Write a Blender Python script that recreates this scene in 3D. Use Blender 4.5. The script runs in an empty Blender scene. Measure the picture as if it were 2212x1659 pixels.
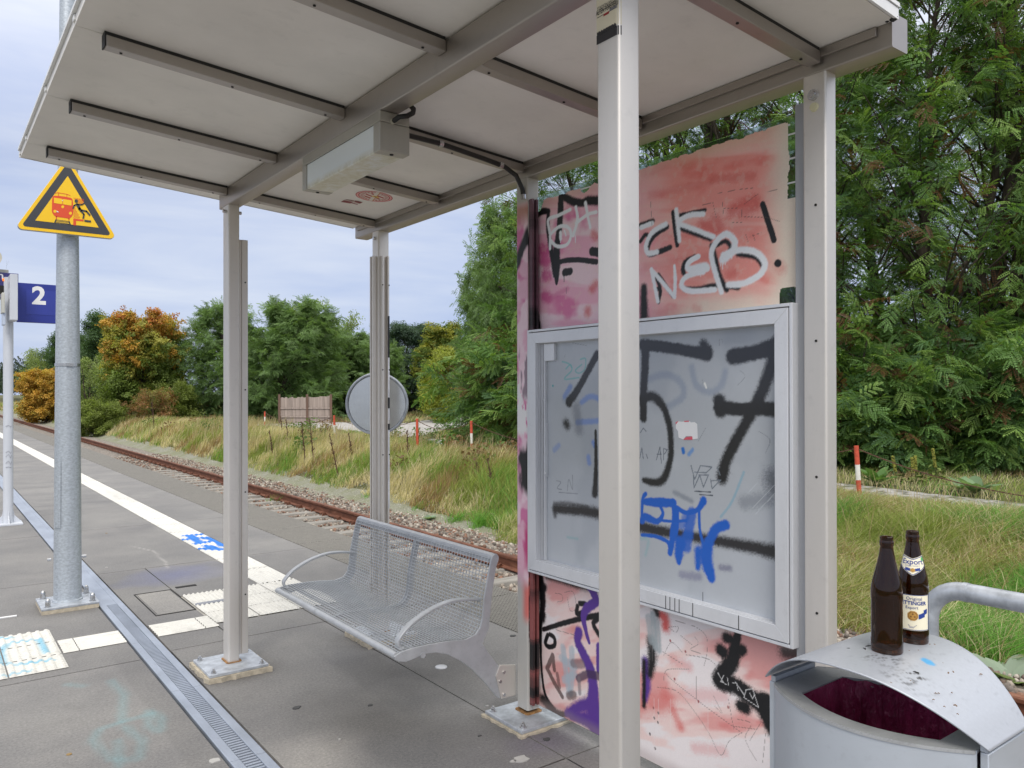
import bpy, bmesh, math, random
import numpy as np
from mathutils import Vector, Matrix

# ------------------------------------------------------------------ camera, sky, sun, exposure
sc = bpy.context.scene
COL = sc.collection
F_PX, SH_PX = 1690.032, 12.741          # focal length and rise of the lens, measured on a 2212 px wide picture
CR = np.array([0.798992461, -0.601338778, -0.001649418])
CU = np.array([-0.000870498, -0.003899510, 0.999992018])
CF = np.array([0.601340410, 0.798984648, 0.003639143])
EYE = np.array([0.0, 0.0, 1.6])
cam = bpy.data.cameras.new("camera")
camo = bpy.data.objects.new("camera", cam)
COL.objects.link(camo)
cam.sensor_fit = 'HORIZONTAL'; cam.sensor_width = 36.0
cam.lens = F_PX * 36.0 / 2212.0
cam.shift_y = SH_PX / 2212.0
cam.clip_start = 0.05; cam.clip_end = 2000.0
camo.matrix_world = Matrix(((CR[0], CU[0], -CF[0], 0.0), (CR[1], CU[1], -CF[1], 0.0), (CR[2], CU[2], -CF[2], 1.6), (0, 0, 0, 1)))
sc.camera = camo

sc.view_settings.view_transform = 'Standard'
sc.view_settings.look = 'None'
sc.view_settings.gamma = 1.0
sc.view_settings.exposure = 0.55
sc.view_settings.use_curve_mapping = False

SUN_EL, SUN_AZ = math.radians(48.0), math.radians(215.0)     # azimuth clockwise from +Y: behind the photographer, to the left
world = bpy.data.worlds.new("World"); sc.world = world
world.use_nodes = True
wt = world.node_tree; wt.nodes.clear()
def wn(t, **kw):
    n = wt.nodes.new(t)
    for k, v in kw.items(): setattr(n, k, v)
    return n
w_out = wn('ShaderNodeOutputWorld'); w_bg = wn('ShaderNodeBackground'); w_bg.inputs[1].default_value = 0.1
w_sky = wn('ShaderNodeTexSky', sky_type='NISHITA', sun_disc=False)
w_sky.sun_elevation = SUN_EL; w_sky.sun_rotation = SUN_AZ
w_tc = wn('ShaderNodeTexCoord')
w_sep = wn('ShaderNodeSeparateXYZ'); wt.links.new(w_tc.outputs['Generated'], w_sep.inputs[0])
w_map = wn('ShaderNodeMapping'); w_map.inputs['Scale'].default_value = (1.0, 1.0, 6.5)
wt.links.new(w_tc.outputs['Generated'], w_map.inputs[0])
w_no = wn('ShaderNodeTexNoise'); w_no.inputs['Scale'].default_value = 2.3; w_no.inputs['Detail'].default_value = 5.0; w_no.inputs['Roughness'].default_value = 0.55
w_no.inputs['Distortion'].default_value = 0.35
wt.links.new(w_map.outputs[0], w_no.inputs['Vector'])
w_cr = wn('ShaderNodeValToRGB')
w_cr.color_ramp.elements[0].position = 0.34; w_cr.color_ramp.elements[0].color = (0.51, 0.61, 0.89, 1)
w_cr.color_ramp.elements[1].position = 0.66; w_cr.color_ramp.elements[1].color = (0.78, 0.84, 0.99, 1)
wt.links.new(w_no.outputs[0], w_cr.inputs[0])
w_zr = wn('ShaderNodeMapRange'); w_zr.inputs[1].default_value = 0.25; w_zr.inputs[2].default_value = 0.85
w_zr.inputs[3].default_value = 6.3; w_zr.inputs[4].default_value = 16.5      # the cloud deck is brighter overhead than near the horizon
wt.links.new(w_sep.outputs[2], w_zr.inputs[0])
w_mul = wn('ShaderNodeVectorMath', operation='SCALE'); wt.links.new(w_zr.outputs[0], w_mul.inputs['Scale'])
w_mix = wn('ShaderNodeMix', data_type='RGBA'); w_mix.inputs[0].default_value = 0.90
w_hz = wn('ShaderNodeMapRange'); w_hz.inputs[1].default_value = 0.22; w_hz.inputs[2].default_value = 0.62; wt.links.new(w_sep.outputs[2], w_hz.inputs[0])
w_wh = wn('ShaderNodeMix', data_type='RGBA'); wt.links.new(w_hz.outputs[0], w_wh.inputs[0]); wt.links.new(w_cr.outputs[0], w_wh.inputs[6]); w_wh.inputs[7].default_value = (0.80, 0.785, 0.765, 1)
wt.links.new(w_wh.outputs[2], w_mul.inputs[0])
wt.links.new(w_sky.outputs[0], w_mix.inputs[6]); wt.links.new(w_mul.outputs[0], w_mix.inputs[7])
wt.links.new(w_mix.outputs[2], w_bg.inputs[0]); wt.links.new(w_bg.outputs[0], w_out.inputs[0])

sun = bpy.data.lights.new("sun", 'SUN'); suno = bpy.data.objects.new("sun", sun); COL.objects.link(suno)
sun.energy = 1.35; sun.angle = math.radians(25.0); sun.color = (1.0, 0.955, 0.89)
sd = Vector((math.sin(SUN_AZ) * math.cos(SUN_EL), math.cos(SUN_AZ) * math.cos(SUN_EL), math.sin(SUN_EL)))
suno.rotation_euler = (-sd).to_track_quat('-Z', 'Y').to_euler()

# ------------------------------------------------------------------ helpers
rng = np.random.default_rng(7)
random.seed(7)
def S(r, g, b, a=1.0):
    """8-bit sRGB to linear"""
    f = lambda c: (c / 255.0) / 12.92 if c <= 10.3 else (((c / 255.0) + 0.055) / 1.055) ** 2.4
    return (f(r), f(g), f(b), a)
def ray(x, y):
    """direction in the place that a point measured on the survey picture (2212 px wide) lies in"""
    return (x - 1106.0) / F_PX * CR - (y - 829.5 - SH_PX) / F_PX * CU + CF
def onX(x, y, X): d = ray(x, y); return EYE + d * (X / d[0])
def onY(x, y, Y): d = ray(x, y); return EYE + d * (Y / d[1])
def onZ(x, y, Z=0.0): d = ray(x, y); return EYE + d * ((Z - 1.6) / d[2])
def onD(x, y, D): return EYE + ray(x, y) * D

ORG = {}
class MB:
    """collects faces; build() links them as one mesh object"""
    def __init__(s): s.v = []; s.f = []; s.c = []; s.col = None
    def add(s, verts, faces, col=None):
        b = len(s.v); s.v.extend([tuple(map(float, p)) for p in verts]); s.f.extend([tuple(i + b for i in f) for f in faces])
        if col is not None or s.col is not None:
            s.col = True
        s.c.extend([col if col is not None else (1, 1, 1, 1)] * len(verts))
        return s
    def box(s, x0, x1, y0, y1, z0, z1, col=None):
        v = [(x0,y0,z0),(x1,y0,z0),(x1,y1,z0),(x0,y1,z0),(x0,y0,z1),(x1,y0,z1),(x1,y1,z1),(x0,y1,z1)]
        return s.add(v, [(3,2,1,0),(4,5,6,7),(0,1,5,4),(1,2,6,5),(2,3,7,6),(3,0,4,7)], col)
    def prism(s, poly, axis, a, b, col=None):
        """closed polygon of 2-D points extruded along axis: 'x' (y,z), 'y' (x,z), 'z' (x,y)"""
        n = len(poly)
        P = {'x': lambda p, t: (t, p[0], p[1]), 'y': lambda p, t: (p[0], t, p[1]), 'z': lambda p, t: (p[0], p[1], t)}[axis]
        v = [P(p, a) for p in poly] + [P(p, b) for p in poly]
        f = [tuple(range(n))[::-1], tuple(range(n, 2 * n))] + [(i, (i + 1) % n, n + (i + 1) % n, n + i) for i in range(n)]
        return s.add(v, f, col)
    def tube(s, path, r, n=8, cap=True, col=None):
        path = [Vector(p) for p in path]; rs = r if hasattr(r, '__len__') else [r] * len(path)
        v = []; f = []; up = None
        for i, p in enumerate(path):
            t = (path[min(i + 1, len(path) - 1)] - path[max(i - 1, 0)]).normalized()
            if up is None:
                up = t.orthogonal().normalized()
            up = (up - t * up.dot(t)).normalized(); sd_ = t.cross(up)
            for k in range(n):
                a = 2 * math.pi * k / n
                v.append(p + (up * math.cos(a) + sd_ * math.sin(a)) * rs[i])
        for i in range(len(path) - 1):
            for k in range(n):
                f.append((i * n + k, i * n + (k + 1) % n, (i + 1) * n + (k + 1) % n, (i + 1) * n + k))
        if cap: f.append(tuple(range(n))[::-1]); f.append(tuple((len(path) - 1) * n + k for k in range(n)))
        return s.add(v, f, col)
    def lathe(s, prof, c=(0, 0, 0), n=32, col=None, close=False):
        v = []; f = []; m = len(prof)
        for r, z in prof:
            for k in range(n):
                a = 2 * math.pi * k / n; v.append((c[0] + r * math.cos(a), c[1] + r * math.sin(a), c[2] + z))
        rng_ = range(m) if close else range(m - 1)
        for i in rng_:
            j = (i + 1) % m
            for k in range(n): f.append((i * n + k, i * n + (k + 1) % n, j * n + (k + 1) % n, j * n + k))
        if not close:
            if prof[0][0] > 1e-5: f.append(tuple(range(n))[::-1])
            if prof[-1][0] > 1e-5: f.append(tuple((m - 1) * n + k for k in range(n)))
        return s.add(v, f, col)
    def build(s, name, mat, parent=None, **kw):
        return mesh_obj(name, s.v, s.f, mat, parent, cols=s.c if s.col else None, **kw)

def org_of(p):
    return ORG.get(p.name, Vector((0, 0, 0))) if p is not None else Vector((0, 0, 0))
def finish(name, me, mat, parent, smooth, bevel, segs=2):
    for m in (mat if isinstance(mat, (list, tuple)) else [mat]):
        me.materials.append(m)
    if smooth is not None:
        me.polygons.foreach_set('use_smooth', [True] * len(me.polygons))
        if smooth < 180: me.set_sharp_from_angle(angle=math.radians(smooth))
    o = bpy.data.objects.new(name, me); COL.objects.link(o)
    if parent is not None:
        o.parent = parent; ORG[o.name] = org_of(parent)
    if bevel:
        b = o.modifiers.new('bevel', 'BEVEL'); b.width = bevel; b.segments = segs; b.limit_method = 'ANGLE'; b.angle_limit = math.radians(40)
    return o
def mesh_obj(name, v, f, mat, parent=None, cols=None, smooth=None, bevel=0, fix=True):
    me = bpy.data.meshes.new(name)
    o0 = org_of(parent)
    V = np.asarray(v, dtype=float) - np.array(o0)
    me.from_pydata([tuple(p) for p in V], [], f)
    if fix:
        bm = bmesh.new(); bm.from_mesh(me); bmesh.ops.recalc_face_normals(bm, faces=bm.faces); bm.to_mesh(me); bm.free()
    if cols is not None:
        at = me.color_attributes.new('Col', 'FLOAT_COLOR', 'POINT'); at.data.foreach_set('color', np.asarray(cols, dtype=np.float32).ravel())
    me.update()
    return finish(name, me, mat, parent, smooth, bevel)
def mesh_np(name, V, F, mat, parent=None, cols=None, smooth=None, midx=None):
    """large meshes: V (n,3), F (m,k)"""
    me = bpy.data.meshes.new(name)
    V = np.asarray(V, dtype=np.float32) - np.array(org_of(parent), dtype=np.float32)
    F = np.asarray(F, dtype=np.int32); m, k = F.shape
    me.vertices.add(len(V)); me.vertices.foreach_set('co', V.ravel())
    me.loops.add(m * k); me.loops.foreach_set('vertex_index', F.ravel())
    me.polygons.add(m); me.polygons.foreach_set('loop_start', np.arange(0, m * k, k, dtype=np.int32))
    if midx is not None: me.polygons.foreach_set('material_index', np.asarray(midx, dtype=np.int32))
    me.update(calc_edges=True); me.validate()
    if cols is not None:
        at = me.color_attributes.new('Col', 'FLOAT_COLOR', 'POINT'); at.data.foreach_set('color', np.asarray(cols, dtype=np.float32).ravel())
    return finish(name, me, mat, parent, smooth, 0)
def thing(name, label, cat, loc=(0, 0, 0), group=None):
    o = bpy.data.objects.new(name, None); COL.objects.link(o); o.empty_display_size = 0.2
    o.location = loc; ORG[o.name] = Vector(loc); o['label'] = label; o['category'] = cat
    if group: o['group'] = group
    return o
def tag(o, label, cat, group=None):
    o['label'] = label; o['category'] = cat
    if group: o['group'] = group
    return o
def struct(o, kind='structure'):
    o['kind'] = kind; return o
def dup(root, loc, rotz=0.0, scale=None, label=None, group=None):
    r = root.copy(); COL.objects.link(r); r.location = loc; r.rotation_euler = (0, 0, rotz)
    if scale: r.scale = scale if hasattr(scale, '__len__') else (scale,) * 3
    if label: r['label'] = label
    if group: r['group'] = group
    for ch in list(root.children):
        c = ch.copy(); COL.objects.link(c); c.parent = r
        for g in list(ch.children):
            d = g.copy(); COL.objects.link(d); d.parent = c
    return r
def rrect(w, h, r, n=4, cx=0, cy=0):
    p = []
    for (sx, sy, a0) in ((1, 1, 0), (-1, 1, 90), (-1, -1, 180), (1, -1, 270)):
        for k in range(n + 1):
            a = math.radians(a0 + 90.0 * k / n)
            p.append((cx + sx * (w / 2 - r) + r * math.cos(a), cy + sy * (h / 2 - r) + r * math.sin(a)))
    return p
def text_geo(txt, size, bold=0.0, spacing=1.0):
    """letters as 2-D points and faces, centred on the origin"""
    cu = bpy.data.curves.new('letters', 'FONT'); cu.body = txt; cu.size = size; cu.align_x = 'CENTER'; cu.align_y = 'CENTER'
    cu.offset = bold; cu.resolution_u = 3; cu.space_character = spacing
    ob = bpy.data.objects.new('letters', cu); COL.objects.link(ob)
    dg = bpy.context.evaluated_depsgraph_get(); dg.update()
    me = bpy.data.meshes.new_from_object(ob.evaluated_get(dg))
    v = [(p.co.x, p.co.y) for p in me.vertices]; f = [tuple(p.vertices) for p in me.polygons]
    bpy.data.objects.remove(ob); bpy.data.curves.remove(cu); bpy.data.meshes.remove(me)
    return v, f

# ------------------------------------------------------------------ value noise for painted and scattered things
def vnoise(x, y, seed=0):
    r = np.random.default_rng(seed); T = r.random((256, 256))
    xi = np.floor(x).astype(int); yi = np.floor(y).astype(int); fx = x - xi; fy = y - yi
    fx = fx * fx * (3 - 2 * fx); fy = fy * fy * (3 - 2 * fy)
    a = T[xi % 256, yi % 256]; b = T[(xi + 1) % 256, yi % 256]; c = T[xi % 256, (yi + 1) % 256]; d = T[(xi + 1) % 256, (yi + 1) % 256]
    return (a * (1 - fx) + b * fx) * (1 - fy) + (c * (1 - fx) + d * fx) * fy
def fbm(x, y, seed=0, oct=4, rough=0.5):
    t = 0; a = 1; s = 0
    for k in range(oct):
        t = t + a * vnoise(x * 2 ** k + 17.3 * k, y * 2 ** k + 5.1 * k, seed + k); s += a; a *= rough
    return t / s
def sst(a, b, x):
    t = np.clip((x - a) / (b - a), 0, 1); return t * t * (3 - 2 * t)

# ------------------------------------------------------------------ materials
MATS = {}
class NT:
    def __init__(s, name):
        s.m = bpy.data.materials.new(name); s.m.use_nodes = True; s.t = s.m.node_tree; s.t.nodes.clear()
        s.out = s.n('ShaderNodeOutputMaterial')
    def n(s, t, **kw):
        x = s.t.nodes.new(t)
        for k, v in kw.items(): setattr(x, k, v)
        return x
    def l(s, a, b): s.t.links.new(a, b)
    def noise(s, scale, detail=4, rough=0.55, stretch=None, vec=None):
        tc = s.n('ShaderNodeNewGeometry')
        v = vec or tc.outputs['Position']
        if stretch:
            mp = s.n('ShaderNodeMapping'); mp.inputs['Scale'].default_value = stretch; s.l(v, mp.inputs[0]); v = mp.outputs[0]
        x = s.n('ShaderNodeTexNoise'); x.inputs['Scale'].default_value = scale; x.inputs['Detail'].default_value = detail; x.inputs['Roughness'].default_value = rough
        s.l(v, x.inputs['Vector']); return x.outputs[0]
    def ramp(s, fac, stops):
        r = s.n('ShaderNodeValToRGB'); e = r.color_ramp.elements
        while len(e) < len(stops): e.new(0.5)
        for i, (p, c) in enumerate(stops):
            e[i].position = p; e[i].color = c if len(c) == 4 else (*c, 1)
        s.l(fac, r.inputs[0]); return r.outputs[0]
    def mix(s, fac, a, b, mode='MIX'):
        x = s.n('ShaderNodeMix', data_type='RGBA', blend_type=mode)
        for sock, v in ((x.inputs[0], fac), (x.inputs[6], a), (x.inputs[7], b)):
            if hasattr(v, 'links') or isinstance(v, bpy.types.NodeSocket): s.l(v, sock)
            else: sock.default_value = v
        return x.outputs[2]
    def bump(s, h, strength, dist=0.01):
        b = s.n('ShaderNodeBump'); b.inputs['Strength'].default_value = strength; b.inputs['Distance'].default_value = dist
        s.l(h, b.inputs['Height']); return b.outputs[0]
    def bsdf(s, color, rough=0.5, metal=0.0, normal=None, **kw):
        b = s.n('ShaderNodeBsdfPrincipled')
        for sock, v in ((b.inputs['Base Color'], color), (b.inputs['Roughness'], rough), (b.inputs['Metallic'], metal)):
            if isinstance(v, bpy.types.NodeSocket): s.l(v, sock)
            else: sock.default_value = v
        for k, v in kw.items(): b.inputs[k].default_value = v
        if normal is not None: s.l(normal, b.inputs['Normal'])
        s.l(b.outputs[0], s.out.inputs[0]); return b
def paint(name, c, rough=0.4, metal=0.0, var=0.12, scale=6.0, stretch=(1, 1, 0.25), bump=0.0, dirt=0.0, **kw):
    """a finish with soft, place-fixed variation"""
    t = NT(name)
    a = tuple(x * (1 - var) for x in c[:3]) + (1,); b = tuple(min(1, x * (1 + var)) for x in c[:3]) + (1,)
    no = t.noise(scale, 5, 0.6, stretch)
    col = t.ramp(no, [(0.3, a), (0.7, b)])
    if dirt:
        d = t.noise(scale * 7, 6, 0.65); m = t.ramp(d, [(0.56, (0, 0, 0, 1)), (0.72, (dirt,) * 3 + (1,))])
        col = t.mix(m, col, tuple(x * 0.35 for x in c[:3]) + (1,))
    r = t.n('ShaderNodeMapRange'); r.inputs[3].default_value = max(0.05, rough - 0.08); r.inputs[4].default_value = min(1, rough + 0.12); t.l(no, r.inputs[0])
    nm = t.bump(t.noise(scale * 25, 3), bump, 0.002) if bump else None
    t.bsdf(col, r.outputs[0], metal, nm, **kw)
    MATS[name] = t.m; return t.m
def colattr(name, rough=0.6, bump=0.0, bscale=60.0, speckle=0.0, metal=0.0, coat=0.0, **kw):
    """colour read from the mesh, with fine grain over it"""
    t = NT(name)
    a = t.n('ShaderNodeVertexColor', layer_name='Col'); col = a.outputs[0]
    if speckle:
        g = t.ramp(t.noise(bscale, 6, 0.7), [(0.3, (1 - speckle,) * 3), (0.7, (1 + speckle * 0.6,) * 3)])
        col = t.mix(1.0, col, g, 'MULTIPLY')
    nm = t.bump(t.noise(bscale, 4), bump, 0.003) if bump else None
    b = t.bsdf(col, rough, metal, nm, **kw)
    if coat: b.inputs['Coat Weight'].default_value = coat; b.inputs['Coat Roughness'].default_value = 0.06
    MATS[name] = t.m; return t.m
def leafmat(name, trans=0.35, rough=0.5):
    t = NT(name)
    a = t.n('ShaderNodeVertexColor', layer_name='Col')
    p = t.n('ShaderNodeBsdfPrincipled'); p.inputs['Roughness'].default_value = rough; t.l(a.outputs[0], p.inputs['Base Color'])
    p.inputs['Specular IOR Level'].default_value = 0.3
    tr = t.n('ShaderNodeBsdfTranslucent'); h = t.mix(1.0, a.outputs[0], (1.15, 1.25, 0.55, 1), 'MULTIPLY'); t.l(h, tr.inputs[0])
    mx = t.n('ShaderNodeMixShader'); mx.inputs[0].default_value = trans; t.l(p.outputs[0], mx.inputs[1]); t.l(tr.outputs[0], mx.inputs[2])
    t.l(mx.outputs[0], t.out.inputs[0]); MATS[name] = t.m; return t.m

M_STEEL = paint('grey_painted_steel', (0.745, 0.705, 0.655), 0.50, 0.75, 0.08, 3.0, (1, 1, 0.12), dirt=0.10)
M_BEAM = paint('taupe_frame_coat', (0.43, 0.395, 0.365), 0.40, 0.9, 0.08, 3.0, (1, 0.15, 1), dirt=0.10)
M_CASE = paint('silver_anodised_frame', (0.72, 0.73, 0.755), 0.36, 0.3, 0.06, 7.0, dirt=0.10)
M_PANEL = paint('white_roof_panel', (0.80, 0.765, 0.715), 0.50, 0.0, 0.09, 1.7, (1, 1, 1), dirt=0.10)
M_RUBBER = paint('black_rubber', (0.02, 0.02, 0.02), 0.6)
M_DARK = paint('dark_gap', (0.015, 0.014, 0.013), 0.8)
M_GALV = paint('galvanised_zinc', (0.44, 0.48, 0.52), 0.45, 0.45, 0.22, 55.0, (1, 1, 1.8), bump=0.12)
M_GALVL = paint('bright_galvanised_steel', (0.46, 0.49, 0.53), 0.42, 0.4, 0.28, 20.0, (1, 1, 1), dirt=0.12)
M_BOLT = paint('stainless_bolt', (0.55, 0.55, 0.55), 0.25, 0.9, 0.1, 30.0)
M_MORTAR = paint('cream_mortar', (0.48, 0.42, 0.32), 0.9, 0.0, 0.25, 30.0, (1, 1, 1), bump=0.6)
M_WHITE = paint('white_coat', (0.78, 0.78, 0.78), 0.45, 0, 0.05)
M_BLACK = paint('black_coat', (0.02, 0.02, 0.022), 0.4)
M_LETTER = paint('black_letter', (0.025, 0.025, 0.028), 0.6)
# ------------------------------------------------------------------ the ground
def zg(X, Y):
    """height of the soil beside the track"""
    X = np.asarray(X, float); Y = np.asarray(Y, float)
    Xs = X + 1.5 * np.clip((Y - 7) / 8, 0, 1)
    z = -0.87 + 0.10 * sst(6.6, 8.0, X) + 0.69 * sst(7.6, 11.8, Xs) * sst(7.3, 8.6, X) + 0.22 * sst(14, 60, X)
    z = z + 0.05 * (fbm(X * 0.5, Y * 0.5, 3) - 0.5) * sst(8, 10, Xs) + 0.10 * (fbm(X * 0.11, Y * 0.11, 9) - 0.5) * sst(12, 25, X)
    return z
def onG(x, y):
    """where a line of sight meets the soil"""
    d = ray(x, y); t = 3.0 * np.exp(np.arange(1400) * 0.004); P = EYE + d[None] * t[:, None]
    hit = np.where((P[:, 2] <= zg(P[:, 0], P[:, 1])) & (P[:, 0] > 6))[0]
    return P[hit[0]] if len(hit) else P[-1]
t = NT('meadow_soil')
c1 = t.ramp(t.noise(0.9, 6, 0.6), [(0.35, (0.055, 0.065, 0.022)), (0.52, (0.10, 0.10, 0.035)), (0.68, (0.17, 0.135, 0.065))])
c2 = t.ramp(t.noise(22, 5, 0.7), [(0.3, (0.55, 0.55, 0.5)), (0.7, (1.3, 1.3, 1.25))])
cc = t.mix(1.0, c1, c2, 'MULTIPLY')
t.bsdf(cc, 0.95, 0, t.bump(t.noise(30, 5), 0.8, 0.05)); M_SOIL = t.m
t = NT('track_bed')
bd = t.n('ShaderNodeTexVoronoi'); bd.inputs['Scale'].default_value = 17.0
gp = t.n('ShaderNodeNewGeometry'); t.l(gp.outputs['Position'], bd.inputs['Vector'])
cc = t.ramp(bd.outputs['Color'], [(0.1, (0.12, 0.10, 0.085)), (0.4, (0.25, 0.22, 0.19)), (0.65, (0.33, 0.30, 0.26)), (0.9, (0.21, 0.155, 0.12))])
dk = t.ramp(bd.outputs['Distance'], [(0.0, (1.1, 1.1, 1.1)), (0.55, (0.9, 0.9, 0.9)), (0.85, (0.25, 0.25, 0.25))])
cc = t.mix(1.0, cc, dk, 'MULTIPLY')
t.bsdf(cc, 0.9, 0, t.bump(bd.outputs['Distance'], -0.9, 0.05)); M_BED = t.m
def grid_sheet(name, xs, ys, zf, mat, cols=None, smooth=180, parent=None):
    X, Y = np.meshgrid(xs, ys, indexing='ij'); Z = zf(X, Y)
    V = np.stack([X, Y, Z], -1).reshape(-1, 3); nx, ny = len(xs), len(ys)
    i = np.arange(nx - 1)[:, None] * ny + np.arange(ny - 1)[None, :]
    Fq = np.stack([i, i + ny, i + ny + 1, i + 1], -1).reshape(-1, 4)
    c = cols(X, Y).reshape(-1, 4) if cols else None
    return mesh_np(name, V, Fq, mat, parent, c, smooth)
xs = np.concatenate([np.linspace(-300, -12, 16), np.linspace(-11, 3.5, 8), np.arange(3.7, 16, 0.22), np.arange(16, 40, 0.9), np.arange(40, 110, 5), np.linspace(112, 700, 30)])
ys = np.concatenate([np.linspace(-200, -10, 20), np.arange(-9, 34, 0.4), np.arange(34, 110, 2.5), np.linspace(112, 900, 40)])
meadow = struct(grid_sheet('meadow_ground', xs, ys, lambda X, Y: zg(X, Y), M_SOIL))
# ballast bed of the track, a sheet just above the soil
def bedz(X, Y): return np.where(X < 6.1, -0.775, np.where(X < 6.95, -0.740, -0.740 - 0.075 * (X - 6.95))) + 0.018 * (fbm(X * 7, Y * 7, 21) - 0.5)
bed = struct(grid_sheet('track_bed', np.arange(3.84, 7.75, 0.07), np.concatenate([np.arange(-4, 26, 0.09), np.arange(26, 200, 1.5)]), bedz, M_BED))
# pale cinder strip between ballast and meadow
t = NT('pale_cinder_path')
cc = t.ramp(t.noise(28, 6, 0.75), [(0.3, (0.11, 0.11, 0.075)), (0.5, (0.23, 0.23, 0.18)), (0.7, (0.36, 0.355, 0.30))])
g2 = t.ramp(t.noise(1.6, 4), [(0.42, (0, 0, 0, 1)), (0.62, (0.7, 0.7, 0.7, 1))])
cc = t.mix(g2, cc, (0.17, 0.18, 0.09, 1))
t.bsdf(cc, 0.95, 0, t.bump(t.noise(60, 5), 0.7, 0.02)); M_CINDER = t.m
def cz(X, Y): return np.maximum(zg(X, Y) + 0.022, -0.765) + 0.012 * (fbm(X * 5, Y * 5, 31) - 0.5)
yy = np.concatenate([np.arange(-4, 30, 0.25), np.arange(30, 150, 3)])
a, b = np.meshgrid(np.linspace(0, 1, 12), yy, indexing='ij')
x0 = 7.30 + 0.10 * (fbm(b * 0.8, b * 0 + 3, 5) - 0.5); x1 = x0 + 0.02 + 0.70 * np.clip((b - 6.5) / 8, 0, 1) + 0.4 * (fbm(b * 0.6, b * 0 + 9, 6) - 0.5) * np.clip((b - 6.5) / 4, 0, 1)
Xc = x0 + (x1 - x0) * a; Zc = cz(Xc, b)
ii = np.arange(11)[:, None] * len(yy) + np.arange(len(yy) - 1)[None, :]
struct(mesh_np('cinder_path', np.stack([Xc, b, Zc], -1).reshape(-1, 3), np.stack([ii, ii + len(yy), ii + len(yy) + 1, ii + 1], -1).reshape(-1, 4), M_CINDER, None, None, 180))

# ------------------------------------------------------------------ platform: slabs with open joints over a dark bed
CONC = np.array([0.208, 0.203, 0.197])
t = NT('platform_concrete')
va = t.n('ShaderNodeVertexColor', layer_name='Col')
big = t.ramp(t.noise(1.3, 6, 0.62), [(0.33, (0.80, 0.80, 0.82)), (0.66, (1.12, 1.11, 1.09))])
fin = t.ramp(t.noise(75, 6, 0.75), [(0.30, (0.68, 0.68, 0.68)), (0.52, (1.0, 1.0, 1.0)), (0.72, (1.34, 1.33, 1.31))])
spk = t.ramp(t.noise(210, 3, 0.6), [(0.62, (0, 0, 0, 1)), (0.70, (0.55, 0.55, 0.55, 1))])
cc = t.mix(1.0, va.outputs[0], big, 'MULTIPLY'); cc = t.mix(1.0, cc, fin, 'MULTIPLY'); cc = t.mix(spk, cc, (0.5, 0.48, 0.45, 1))
blot = t.ramp(t.noise(4.5, 7, 0.7), [(0.54, (0, 0, 0, 1)), (0.74, (0.38, 0.38, 0.38, 1))]); cc = t.mix(blot, cc, (0.13, 0.125, 0.12, 1))
t.bsdf(cc, 0.75, 0, t.bump(t.noise(140, 5), 0.25, 0.004)); M_CONC = t.m
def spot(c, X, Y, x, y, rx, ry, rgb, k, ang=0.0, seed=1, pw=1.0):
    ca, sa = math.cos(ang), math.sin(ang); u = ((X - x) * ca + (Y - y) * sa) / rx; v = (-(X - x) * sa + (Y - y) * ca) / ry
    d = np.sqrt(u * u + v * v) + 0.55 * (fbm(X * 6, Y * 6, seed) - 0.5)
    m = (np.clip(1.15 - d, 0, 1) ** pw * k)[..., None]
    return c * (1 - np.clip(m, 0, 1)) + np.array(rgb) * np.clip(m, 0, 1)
def line_spot(c, X, Y, pts, r, rgb, k, seed=3):
    best = np.full(X.shape, 9.0)
    for (ax, ay), (bx, by) in zip(pts[:-1], pts[1:]):
        l2 = (bx - ax) ** 2 + (by - ay) ** 2; tt = np.clip(((X - ax) * (bx - ax) + (Y - ay) * (by - ay)) / l2, 0, 1)
        best = np.minimum(best, np.hypot(X - ax - tt * (bx - ax), Y - ay - tt * (by - ay)))
    m = (np.clip(1.3 - best / r, 0, 1) * k * np.clip(0.35 + 1.3 * fbm(X * 9, Y * 9, seed), 0, 1))[..., None]
    m = np.clip(m, 0, 1); return c * (1 - m) + np.array(rgb) * m
def gz(x, y): p = onZ(x, y); return (p[0], p[1])
TEAL = S(120, 165, 170)[:3]
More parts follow.
